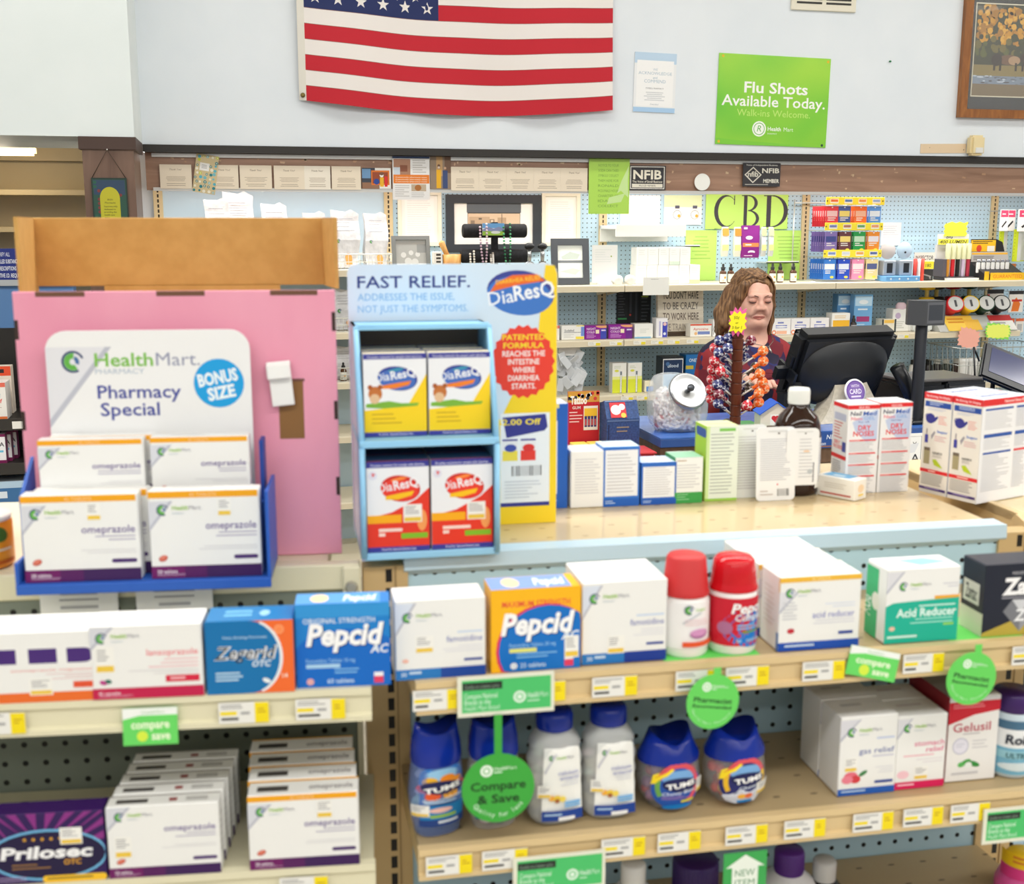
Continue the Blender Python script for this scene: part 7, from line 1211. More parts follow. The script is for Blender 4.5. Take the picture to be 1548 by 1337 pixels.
def fnrt(f): f.text('Sinus Rinse', .5, .6, .3, (120, 130, 180), .035, .2, al='c', fit=.6); f.lines(.1, .15, .9, .3, 1, (170, 176, 200), .5)
ang = math.degrees(math.atan2(.1588 - .2587, .0376)) # direction of the narrow end row
for (u, v, L) in ((.7178, .119, 'front'), (.6985, .1708, 'rear')):
    b = B(); w, h, d = .118, .162, .0533; b.box(0, w, 0, d, 0, h, pm((226, 232, 244), .35), .0012)
    fnrf(b.face('front', 0, w, 0, d, 0, h)); fnrl(b.face('left', 0, w, 0, d, 0, h)); fnrt(b.face('top', 0, w, 0, d, 0, h)); b.box(-.0003, .05, .006, .03, h, h + .0012, pm((110, 106, 104), .5)) if False else None
    tag(b.build('rinse_box', **at(RG, u, v, ZD - .001, 20)), 'big white and blue rinse box with red top band, %s one of the pair' % L, 'box', 'big rinse boxes')

# ================================================================ checkout counter
cw = woodm('counter_wood', (84, 60, 44), (122, 92, 70), (26, 26, 2), .45)
blt = mottled('blue_laminate', (62, 106, 184), (74, 118, 196), (20, 20, 20), .25)
CZ = 1.2; CY = 3.228
t = thing('checkout_counter', 'wood checkout counter with blue laminate top in front of the woman', 'counter', (2.1, CY, 0))
b = B(); b.box(-.865, 1.1, .012, .40, 0, CZ - .03, cw); b.box(-.865, 1.1, .03, .36, 0, .1, (40, 34, 30)); b.build('counter_body', t)
b = B(); b.box(-.87, 1.105, 0, .405, CZ - .03, CZ - .004, pm((50, 84, 150), .35), .002); b.box(-.87, 1.105, 0, .405, CZ - .004, CZ, blt); b.build('counter_top', t)
t = thing('side_counter', 'lower wood counter ledge carrying the red gum display', 'counter', (.95, CY - .02, 0))
b = B(); b.box(-.3, .278, .02, .34, 0, 1.07, cw); b.build('counter_body', t); b = B(); b.box(-.3, .279, 0, .36, 1.07, 1.09, woodm('ledge_wood', (120, 88, 60), (150, 114, 84), (3, 26, 26), .4)); b.build('counter_top', t)
b = B(); b.box(-.07, .07, -.002, 0, 0, .05, (38, 78, 150)); f = b.face('front', -.07, .07, -.002, 0, 0, .05); f.rect(0, .86, 1, .94, (150, 100, 80)); f.text('NEL.', .9, .45, .28, (214, 222, 236), .02, .15, al='r'); f.text('on', .62, .82, .22, (214, 222, 236), .02, .15, al='r')
tag(b.build('counter_sign', loc=(1.755, CY - .0005, 1.147)), 'small blue sign on the counter front behind the brown bottle', 'sign')
b = B(); b.box(-.065, .065, -.003, 0, 0, .122, (244, 244, 242)); f = b.face('front', -.065, .065, -.003, 0, 0, .122); f.rect(.04, .08, .96, .085, (60, 60, 64)); f.rect(.04, .88, .96, .885, (60, 60, 64)); f.rect(.955, .08, .965, .885, (60, 60, 64)); f.text('ERA', .94, .76, .22, (60, 62, 70), .01, al='r', fit=.62); f.arc(.78, .22, .05, .015, (80, 80, 84), 180, 360); f.poly([(.55, .3), (.9, .25), (.8, .5), (.5, .52)], (226, 228, 232))
tag(b.build('counter_sign', loc=(2.043, CY - .0005, 1.058)), 'white sign with dark capitals on the counter front beside the rinse boxes', 'sign')
# gum displays
red = (190, 30, 40)
t = thing('gum_display', 'red gum display card with heavy lettering above a carton of packs', 'display', (1.03, CY + .07, 1.0905))
b = B(); b.box(-.05, .05, .06, .064, .0, .24, red); f = b.face('front', -.05, .05, .06, .064, 0, .24); f.rect(0, 0, 1, .18, (206, 150, 60)); 
for i in range(16): f.k = 5; f.ell(random.random(), random.uniform(.01, .1), .06, random.choice([(240, 200, 40), (226, 220, 220), (60, 60, 70), (200, 60, 50)]), n=7)
f.k = 7; f.rect(0, .14, 1, .2, red); f.text('Tattoo', .08, .16, .1, (244, 238, 226), .05, fit=.52); f.text('GUM', .14, .225, .035, (244, 226, 220), .03); f.rect(.5, .19, .95, .5, (236, 228, 214)); f.rect(.52, .22, .93, .34, (240, 190, 50))
for i in range(4): f.rect(.53 + .1 * i, .32, .61 + .1 * i, .46, (50, 50, 110)); f.rect(.55 + .1 * i, .36, .59 + .1 * i, .44, (220, 90, 70))
f.lines(.05, .26, .46, .42, 4, (240, 200, 196), .35); b.build('display_card', t)
b = B(); b.box(-.055, .055, -.03, .058, 0, .055, red, .002); f = b.face('front', -.055, .055, -.03, .058, 0, .055); b.build('carton_base', t)
for i in range(2):
    for k in range(3):
        b = B(); b.box(-.024, .024, 0, .02, 0, .034, (240, 206, 90), .002); f = b.face('front', -.024, .024, 0, .02, 0, .034); f.text('TATTOO', .5, .4, .3, (60, 40, 40), .04, al='c', fit=.85); f.rect(.1, .5, .9, .95, (226, 226, 230)); f.rect(.2, .55, .5, .9, (200, 60, 50))
        tag(b.build('gum_pack', loc=(1.004 + .052 * i, CY + .045 + .022 * k, 1.146)), '%s gum pack in the %s column of the red display' % (['front', 'middle', 'rear'][k], ['outer', 'inner'][i]), 'gum pack', 'gum packs in the red display')
t = thing('candy_display', 'denim blue pocket-shaped candy display with character-free red corner panel', 'display', (1.138, CY + .075, 1.0905)); t['label'] = 'denim blue folded display with a red and white corner panel'
den = mottled('denim_print', (34, 62, 112), (50, 82, 140), (160, 40, 160), .6)
b = B(); b.prism([(.0, .0), (.07, 0), (.07, .2), (.03, .212), (.0, .16)], -.052, .052, den, 'x'); f = Face(b, lambda a, c, o: ((a - .5) * .1, .03 - .03 * c - .003 - o, .212 - .052 * c), .1, .06); f.rect(.12, .1, .62, .92, (206, 50, 60)); f.ell(.3, .5, .16, (240, 232, 226)); f.ell(.5, .35, .1, (244, 240, 236)); f.ell(.52, .8, .08, (244, 200, 80)); f.lines(.0, .02, 1, .08, 1, (150, 170, 206), .5)
f = Face(b, lambda a, c, o: ((a - .5) * .1, -.0005 - o, .16 * (1 - c)), .1, .16); f.lines(.3, .15, .9, .3, 2, (150, 140, 120), .3); f.rect(.03, .1, .06, .9, (24, 40, 80)); f.rect(0, .02, 1, .05, (90, 116, 160)); b.build('display_box', t)
b = B(); b.box(-.07, .065, -.05, .07, 0, .072, (186, 30, 42), .012); b.box(-.066, .06, -.046, .066, .07, .074, (206, 60, 66)); f = b.face('front', -.07, .065, -.05, .07, 0, .072); f.ell(.88, .3, .07, (236, 222, 216), .2); f.text('gum', .88, .4, .2, (190, 40, 50), .03, al='c', fit=.08); f.rect(.1, .8, .9, .95, (240, 190, 60))
tag(b.build('candy_box', loc=(1.148, CY + .015, 1.0905)), 'flat red candy box with rounded corners in front of the denim display', 'box')
# candy jar
t = thing('candy_jar', 'glass candy jar of white wrapped mints with slanted steel lid on the blue counter', 'jar', (1.33, CY + .125, CZ + .0005), R(0)); glass = pm((240, 244, 244), .04, 0, 0, .34)
b = B(); b.loft([(0, .05, .045, 0, 0, 3), (.003, .064, .055, 0, 0, 3), (.02, .082, .068, 0, 0, 3), (.05, .091, .074, 0, 0, 2.8), (.09, .092, .074, 0, 0, 2.8), (.125, .088, .068, 0, .006, 2.6), (.15, .076, .052, -.006, .014, 2.4), (.168, .056, .036, -.014, .02, 2.2), (.175, .03, .02, -.018, .022, 2)], glass, 44); b.build('jar_body', t)
random.seed(4); b = B()
for i in range(420):
    z = random.uniform(.012, .125); k = .8 * (1 if z < .1 else .9); a = random.uniform(0, 6.28); q = random.uniform(.45, 1) ** .5
    b.T = Matrix.Translation((.086 * k * q * math.cos(a), .068 * k * q * math.sin(a) + .002, z)) @ Matrix.Rotation(random.uniform(0, 3), 4, Vector((random.random(), random.random(), random.random()))); b.box(-.013, .013, -.009, .009, -.004, .004, random.choice([(240, 238, 238), (226, 226, 236), (246, 244, 242), (232, 226, 228)]), .002)
    if i % 4 == 0: b.box(-.004, .004, -.0095, .0095, -.0045, .0045, (200, 60, 80))
o = b.build('mints', t); o['kind'] = 'stuff'
st = pm((172, 174, 176), .3, 1)
T = Matrix.Translation((.012, -.05, .126)) @ Matrix.Rotation(R(4), 4, 'Z') @ Matrix.Rotation(R(56), 4, 'X')
b = B(); b.T = T; b.lathe([(.058, -.012), (.06, 0), (.0605, .006), (.058, .01), (.054, .0105), (.046, .008), (.02, .012), (0, .0125)], st, 40); b.build('lid', t)
b = B(); b.T = T; b.lathe([(.008, .011), (.007, .02), (.012, .026), (.011, .032), (0, .034)], pm((90, 94, 100), .3, .8), 16); b.build('lid_knob', t)
# lollipop stand
LX_, LY_ = 1.357, 2.985
t = thing('lollipop_stand', 'tall ringed brown pole stand holding lollipops, yellow burst price card on top', 'stand', (LX_, LY_, 0)); brn = pm((96, 46, 26), .3)
PR = .0155; pr = [(.13, 0), (.13, .01), (.03, .02), (PR, .03)]
z = .06
while z < 1.52: pr += [(PR, z - .0002), (PR, z), (PR - .002, z + .0002), (PR - .002, z + .0035), (PR, z + .0037), (PR, z + .0039)]; z += .031
pr += [(PR, 1.535), (PR, 1.56), (0, 1.561)]
b = B(); b.lathe(pr, brn, 24); b.build('pole', t)
def bpts(w, h, n, ph=0):
    out = []
    for i in range(2 * n):
        a = math.pi * i / n + ph; e = max(abs(math.cos(a)), abs(math.sin(a))) ** -.7; k = 1 if i % 2 == 0 else .74; out.append((w * k * e * math.cos(a), h * k * e * math.sin(a)))
    return out
b = B(); b.prism([(x - .012, y + 1.566) for x, y in bpts(.027, .041, 11, .2)], -.024, -.0225, (240, 100, 170), 'y')
b.prism([(x - .014, y + 1.565) for x, y in bpts(.027, .031, 10, .1)], -.027, -.0255, (250, 240, 40), 'y'); f = Face(b, lambda a, c, o: (-.039 + .05 * a, -.0271 - o, 1.59 - .05 * c), .05, .05)
f.text('50¢', .42, .32, .16, (110, 106, 20), .012, .1, al='c'); f.text('or', .45, .58, .12, (110, 106, 20), .012, .1, al='c'); f.text('3 for 1', .45, .86, .16, (110, 106, 20), .012, .1, al='c'); b.box(-.003, .003, -.0225, -.015, 1.55, 1.57, (240, 240, 230)); b.build('price_card', t)
def wrapm(n, c, c2):
    return mottled('wrapper_' + n, c2, c, (110, 110, 110), .25, 2, .36, .46)
WR = {'navy': wrapm('navy', (34, 44, 110), (226, 230, 245)), 'red': wrapm('red', (200, 30, 50), (246, 226, 226)), 'orange': wrapm('orange', (246, 104, 20), (250, 210, 170)), 'maroon': wrapm('maroon', (120, 18, 50), (226, 200, 206)), 'brown': wrapm('brown', (70, 56, 46), (220, 214, 206))}
mpp = 3.2 / 1767
def pop(X, Y, c, label, dy=0, right=None):
    px, py = 1050 + X / 6.687, 460 + Y / 6.687
    side = -1 if px < 1113 else 1; dx = (px - 1115.3) * mpp
    z = 1.543 - (py - 500) * .00178
    q = thing('lollipop', label, 'lollipop', (LX_ + dx * .94 + dy * .34, LY_ - dx * .34 + dy * .94, z), 0, 'lollipops on the pole stand')
    e = -dx + side * .0135; g = -dy * .8; ex, ey, ez = e * .94 + g * .34, -e * .34 + g * .94, -max(.018, abs(dx) * .6)
    d = Vector((ex, ey, ez)); L = d.length; d.normalize()
    b = B(); b.ball((0, 0, 0), (.0148, .0148, .0144), WR[c], 16, 12); b.build('candy_ball', q)
    b = B(); b.tube([d * .01, d * .016, d * min(.026, L * .5), d * min(.032, L * .6)], [.009, .005, .0045, .0065], WR[c], 10); b.build('wrapper_twist', q)
    b = B(); b.tube([d * .02, d * L], .0021, pm((240, 238, 232), .5), 8); b.build('stick', q)
PL = [(248, 382, 'navy', -.01), (345, 365, 'navy', .012), (205, 462, 'red', .0), (242, 500, 'navy', -.026), (330, 452, 'navy', -.03), (200, 586, 'red', -.024), (318, 578, 'navy', .03), (190, 690, 'red', .004), (262, 692, 'red', -.03), (332, 715, 'navy', .03), (188, 795, 'red', .01), (240, 832, 'navy', -.026), (322, 802, 'navy', .028), (178, 903, 'red', .006), (254, 928, 'maroon', -.03), (322, 885, 'navy', .028), (185, 1005, 'red', .01), (252, 1030, 'navy', -.026), (322, 1000, 'navy', .028),
      (572, 385, 'maroon', .012), (512, 462, 'navy', .03), (686, 480, 'orange', -.02), (522, 572, 'navy', .032), (692, 586, 'orange', -.018), (632, 668, 'brown', .022), (662, 716, 'orange', -.022), (692, 802, 'orange', -.018), (500, 860, 'navy', .032), (660, 916, 'orange', -.024), (726, 890, 'orange', .014), (576, 885, 'brown', .03), (668, 1022, 'orange', -.006), (545, 1042, 'red', -.03)]
cnt = {}
wd_ = {'navy': 'blue-and-white', 'red': 'red-and-white', 'orange': 'orange', 'maroon': 'dark red', 'brown': 'brown-and-white'}
ordn = ['topmost', 'second from the top', 'third from the top', 'fourth from the top', 'fifth from the top', 'sixth from the top', 'seventh from the top', 'eighth from the top', 'ninth from the top', 'tenth from the top', 'eleventh from the top', 'twelfth from the top']
for X, Y, c, dy in sorted(PL, key=lambda p: p[1]):
    sd = 'jar side' if X < 430 else 'monitor side'; k = cnt.get((c, sd), 0); cnt[(c, sd)] = k + 1
    pop(X, Y, c, '%s wrapped lollipop, %s of its colour on the %s' % (wd_[c], ordn[k], sd), dy)
# donation box, mouse
t = thing('donation_box', 'small cream house-shaped box with red heart and blue roof on the counter', 'box', (1.635, CY + .085, CZ + .0005), R(-12)); b = B(); b.prism([(-.05, 0), (.05, 0), (.05, .05), (0, .085), (-.05, .05)], -.04, .04, (236, 224, 206), 'y'); f = Face(b, lambda a, c, o: ((a - .5) * .1, -.0402 - o, .08 * (1 - c)), .1, .08); f.rect(.3, .38, .62, .8, (246, 240, 230)); f.ell(.41, .52, .07, (206, 40, 50)); f.ell(.52, .52, .07, (206, 40, 50)); f.poly([(.345, .55), (.585, .55), (.465, .72)], (206, 40, 50)); f.rect(.2, .82, .75, 1, (110, 84, 64)); b.build('box_body', t)
b = B()
for s in (-1, 1): b.T = Matrix.Translation((0, 0, .0855)) @ Matrix.Rotation(R(35 * s), 4, 'Y'); b.box(min(0, s * .066), max(0, s * .066), -.046, .046, 0, .003, (40, 96, 206))
b.T = Matrix.Identity(4); b.T = Matrix.Translation((0, 0, .0855)) @ Matrix.Rotation(R(35), 4, 'Y'); b.box(.015, .045, -.012, .012, .003, .0036, (30, 30, 34)); b.build('roof', t)
t = thing('computer_mouse', 'small black mouse on the green counter mat', 'mouse', (1.5, CY + .12, CZ + .004)); b = B(); b.loft([(0, .02, .032), (.012, .019, .03), (.022, .012, .02), (.025, .004, .008)], pm((40, 40, 42), .35), 20, e=2.4); b.build('mouse_body', t)
b = B(); b.box(-.11, .12, -.09, .1, 0, .003, pm((80, 150, 90), .6), .001); tag(b.build('counter_mat', loc=(1.5, CY + .12, CZ + .0004)), 'green mat on the counter behind the lollipop pole', 'mat')
# register
blk = pm((24, 26, 30), .32); blk2 = pm((32, 34, 38), .42); bei = mottled('register_beige', (200, 190, 168), (214, 204, 184), (90, 90, 90), .4)
t = thing('pos_monitor', 'black point-of-sale monitor seen from behind on a beige curved foot', 'monitor', (1.92, CY + .2, CZ + .0005), R(8))
T = Matrix.Translation((0, .0, .172)) @ Matrix.Rotation(R(24), 4, 'X')
b = B(); b.T = T; b.box(-.185, .185, -.02, .06, -.13, .125, blk, .018); b.build('screen_housing', t)
b = B(); b.T = T @ Matrix.Translation((0, -.02, 0)) @ Matrix.Rotation(R(90), 4, 'X'); b.loft([(0, .168, .118, 0, -.015), (.012, .16, .11, 0, -.015), (.03, .135, .088, 0, -.02), (.042, .1, .06, 0, -.025), (.046, .05, .03, 0, -.03)], blk2, 40, e=2.6)
for i in range(26): b.box(-.12, .12, -.11 + i * .0065, -.1085 + i * .0065, .0, .004, blk) if False else None
b.build('back_hood', t)
b = B(); b.T = T; b.box(-.17, .17, .0602, .062, -.115, .11, pm((20, 26, 36), .05, emit=.0), .0); b.build('screen', t)
b = B(); vs = []; n = 12
for i in range(n + 1):
    q = i / n; y = .005 - .075 * math.sin(q * 1.6) * .3 - .05 * (1 - q) ** 2; z = .16 * q; wl = .125 - .07 * q ** .7 - .02 * math.sin(q * 3.14); wr = .14 - .09 * q
    vs += [(-wl, y - .03, z), (wr, y - .03, z), (wr, y + .04, z), (-wl, y + .04, z)]
fs = [(4 * i + a, 4 * i + (a + 1) % 4, 4 * i + 4 + (a + 1) % 4, 4 * i + 4 + a) for i in range(n) for a in range(4)] + [(3, 2, 1, 0), tuple(range(4 * n, 4 * n + 4))]; b.add(vs, fs, bei, False); b.build('foot', t)
b = B(); b.T = Matrix.Translation((.005, -.078, .1)) @ Matrix.Rotation(R(74), 4, 'X'); b.T = b.T @ Matrix.Scale(1.2, 4); b.lathe([(.034, -.002), (.034, .001), (0, .0011)], pm((244, 242, 244), .4), 32); f = Face(b, lambda a, c, o: ((a - .5) * .064, (.5 - c) * .064, .0012 + o), .064, .064); f.ell(.5, .5, .46, (110, 80, 160)); f.ell(.5, .5, .4, (130, 100, 176)); f.text('CARD', .5, .6, .2, (236, 230, 244), .04, al='c', fit=.6); f.text('WITH', .5, .33, .12, (226, 216, 238), .03, al='c', fit=.4); f.lines(.25, .68, .75, .8, 1, (226, 216, 238), .6); b.build('round_sticker', t)
b = B(); b.T = Matrix.Translation((.035, -.055, .07)) @ Matrix.Rotation(R(80), 4, 'X'); b.box(-.015, .015, -.01, .01, 0, .001, (232, 230, 226)); f = Face(b, lambda a, c, o: ((a - .5) * .03, (.5 - c) * .02, .0012 + o), .03, .02); f.arc(.5, .65, .2, .05, (90, 90, 96), 0, 180); b.build('maker_label', t)
b = B(); b.box(-.22, -.12, -.05, .06, .0, .13, blk, .035); b.T = Matrix.Translation((-.185, .02, .16)) @ Matrix.Rotation(R(24), 4, 'X'); b.box(-.05, .04, -.05, .05, -.06, .06, blk, .04); b.build('card_reader', t)
t = thing('barcode_scanner', 'black handheld barcode scanner leaning beside the monitor', 'scanner', (2.136, CY + .135, CZ + .0005)); b = B(); b.tube([(.03, 0, .035), (.015, 0, .06), (-.015, 0, .12), (-.05, .0, .175)], [.012, .02, .022, .024], blk, 12); b.build('handle', t); b = B(); b.box(-.01, .06, -.02, .02, 0, .03, blk2, .008); b.build('cradle', t); b = B(); b.tube([(.03, 0, .04), (.06, -.01, .02), (.075, -.015, .006), (.09, -.01, .005)], .003, pm((40, 40, 44), .5), 6); b.build('cord', t)
t = thing('pole_display', 'grey pole-mounted customer display beside the monitor', 'display', (2.125, CY + .07, CZ + .0005), R(6)); b = B(); b.box(-.04, .04, -.04, .04, 0, .012, blk, .004); b.build('pole_base', t)
b = B(); b.lathe([(.019, .01), (.0185, .312), (.016, .318)], pm((46, 48, 54), .3, .3), 20); b.build('pole', t)
b = B(); b.T = Matrix.Translation((0, 0, .352)); b.prism([(-.022, -.045), (.05, -.045), (.05, .02), (-.04, .03), (-.056, .0)], -.037, .04, pm((70, 72, 76), .4)); b.build('display_head', t); b = B(); b.T = Matrix.Translation((0, 0, .352)); f = Face(b, lambda a, c, o: (-.018 + .064 * a, -.0455 - o, .035 - .066 * c), .064, .066); f.rect(0, .0, 1, 1, (90, 92, 98)); f.rect(.08, .12, .92, .85, (54, 58, 66)); b.build('display_glass', t)
t = thing('receipt_printer', 'wide low black printer on the counter before the pegboard wall', 'printer', (2.33, CY + .275, CZ + .0005), R(4)); b = B(); b.box(-.19, -.035, -.1, .12, 0, .115, blk, .014); b.box(-.035, .12, -.1, .12, 0, .112, blk2, .006); b.box(-.18, .115, -.09, .115, .11, .122, pm((84, 82, 82), .3), .004); b.build('printer_body', t)
b = B(); b.box(-.03, .115, -.103, -.099, .045, .098, pm((40, 42, 46), .3), .002); f = b.face('front', -.03, .115, -.103, -.099, .045, .098); f.text('EPSON', .5, .6, .2, (170, 172, 178), .02, al='c'); b.build('front_cover', t)
b = B(); b.box(-.12, .1, -.16, -.08, 0, .035, (196, 192, 186), .004); b.box(-.1, .08, -.15, -.08, .035, .055, (120, 118, 116), .003)
tag(b.build('paper_tray', loc=(2.29, CY + .165, CZ + .0005)), 'stack of grey paper slips before the printer', 'paper')
t = thing('card_terminal', 'black tilted card terminal with blue-grey screen at the frame edge', 'terminal', (2.6, CY + .27, CZ + .009), R(-18)); T = Matrix.Translation((0, 0, .12)) @ Matrix.Rotation(R(22), 4, 'Y') @ Matrix.Rotation(R(48), 4, 'X')
b = B(); b.T = T; b.box(-.1, .1, -.075, .08, -.012, .012, blk, .006); b.build('terminal_body', t); b = B(); b.T = T; b.box(-.075, .085, -.045, .062, .0122, .0135, pm((64, 68, 100), .12), 0); b.build('screen', t)
b = B(); b.tube([(-.05, 0, .0), (-.04, .02, .12)], .008, blk, 8); b.tube([(.06, 0, 0), (.04, .02, .1)], .01, blk, 8); b.box(-.08, .09, -.05, .06, 0, .012, blk, .004); b.tube([(-.1, .0, .0), (-.115, .02, .2)], .0035, blk, 6); b.tube([(-.115, .02, .2), (-.09, .03, .15)], .0035, blk, 6); b.build('stand_legs', t)
# dark shelf at the far side
t = thing('dark_shelving', 'black shop shelving with small boxes at the frame edge, behind the pink display', 'shelving', (-1.35, 4.68, 0)); kb = pm((30, 27, 24), .5)
b = B(); b.box(-.9, .72, .3, .33, 0, 1.42, kb); b.build('back_panel', t)
for z in (1.1, .93, .73, .4): b = B(); b.box(-.9, .72, 0, .3, z - .02, z, kb); b.box(-.9, .72, -.006, .002, z - .04, z + .004, pm((52, 48, 44), .4)); b.build('shelf', t)
b = B(); b.box(-.9, .72, -.01, .33, 0, .1, kb); b.build('base_deck', t)
DS = Fr(-1.35, 4.68, 0)
def fnflx(f): f.rect(0, 0, 1, .12, (230, 110, 90)); f.text('Flexi', .15, .42, .13, (40, 140, 200), .03, .2, fit=.6); f.text('Relief', .12, .55, .11, (220, 60, 60), .03, .1, fit=.7); f.lines(.15, .6, .85, .85, 4, (200, 190, 180), .3); f.rect(0, .92, 1, 1, (230, 120, 60))
for i, (u, L) in enumerate(((.395, 'in the dark shelving, cut by the frame edge'), (.475, 'fully visible on the upper dark shelf'))): carton('medicine_box', 'white box with red and blue lettering ' + L, 'box', DS, u, .01 , 1.1005, .075, .14, .1, (240, 236, 230), fnflx, group='boxes on the dark shelving')
carton('medicine_box', 'orange topped white box at the back of the upper dark shelf', 'box', DS, .47, .16, 1.1005, .08, .185, .06, (240, 226, 210), lambda f: (f.rect(0, 0, 1, .2, (230, 80, 40)), f.rect(.3, .06, .7, .14, (40, 30, 30))), group='boxes on the dark shelving')
carton('medicine_box', 'slim white and purple box against the pink board edge', 'box', DS, .585, .02, 1.1005, .03, .15, .08, (236, 232, 232), lambda f: f.rect(0, .85, 1, 1, (130, 20, 90)), group='boxes on the dark shelving')
def fnopc(f): f.rect(0, 0, 1, .1, (120, 20, 80)); f.text('pcon-A', .95, .42, .14, (40, 40, 50), .02, .0, al='r', fit=.85); f.rect(.1, .55, .9, .62, (110, 190, 220)); f.lines(.2, .65, .8, .8, 2, (200, 190, 200), .4); f.rect(0, .88, 1, 1, (120, 20, 80))
for k in range(3): carton('medicine_box', '%s purple and white eye-drop box on the middle dark shelf' % ['front', 'second', 'rear'][k], 'box', DS, .455 + .012 * k, .01 + .05 * k, .9305, .085, .115, .045, (240, 238, 240), fnopc, right=lambda f: f.rect(0, 0, 1, 1, (110, 30, 80)), group='boxes on the dark shelving')
for k in range(2): carton('medicine_box', ['front pale blue box with silver top on the lowest dark shelf', 'rear pale blue box with silver top on the lowest dark shelf'][k], 'box', DS, .49, .01 + .1 * k, .7305, .13, .13, .095, (180, 206, 226), lambda f: (f.rect(0, .2, 1, 1, (60, 110, 160)), f.rect(.1, .3, .5, .5, (220, 230, 240))), top=lambda f: f.rect(0, 0, 1, 1, (176, 184, 190)), right=lambda f: f.rect(0, 0, 1, 1, (50, 76, 110)), group='boxes on the dark shelving')
for u, L in ((.44, 'under the first box'), (.575, 'under the slim box')): b = B(); b.box(-.045, .045, -.001, 0, 0, .028, (236, 234, 226)); b.face('front', -.045, .045, -.001, 0, 0, .028).rect(.65, .05, 1, 1, (240, 224, 60)); tag(b.build('price_tag', **at(DS, u, -.0065, 1.066)), 'price tag on the upper dark shelf, ' + L, 'price tag', 'price tags on the dark shelving')

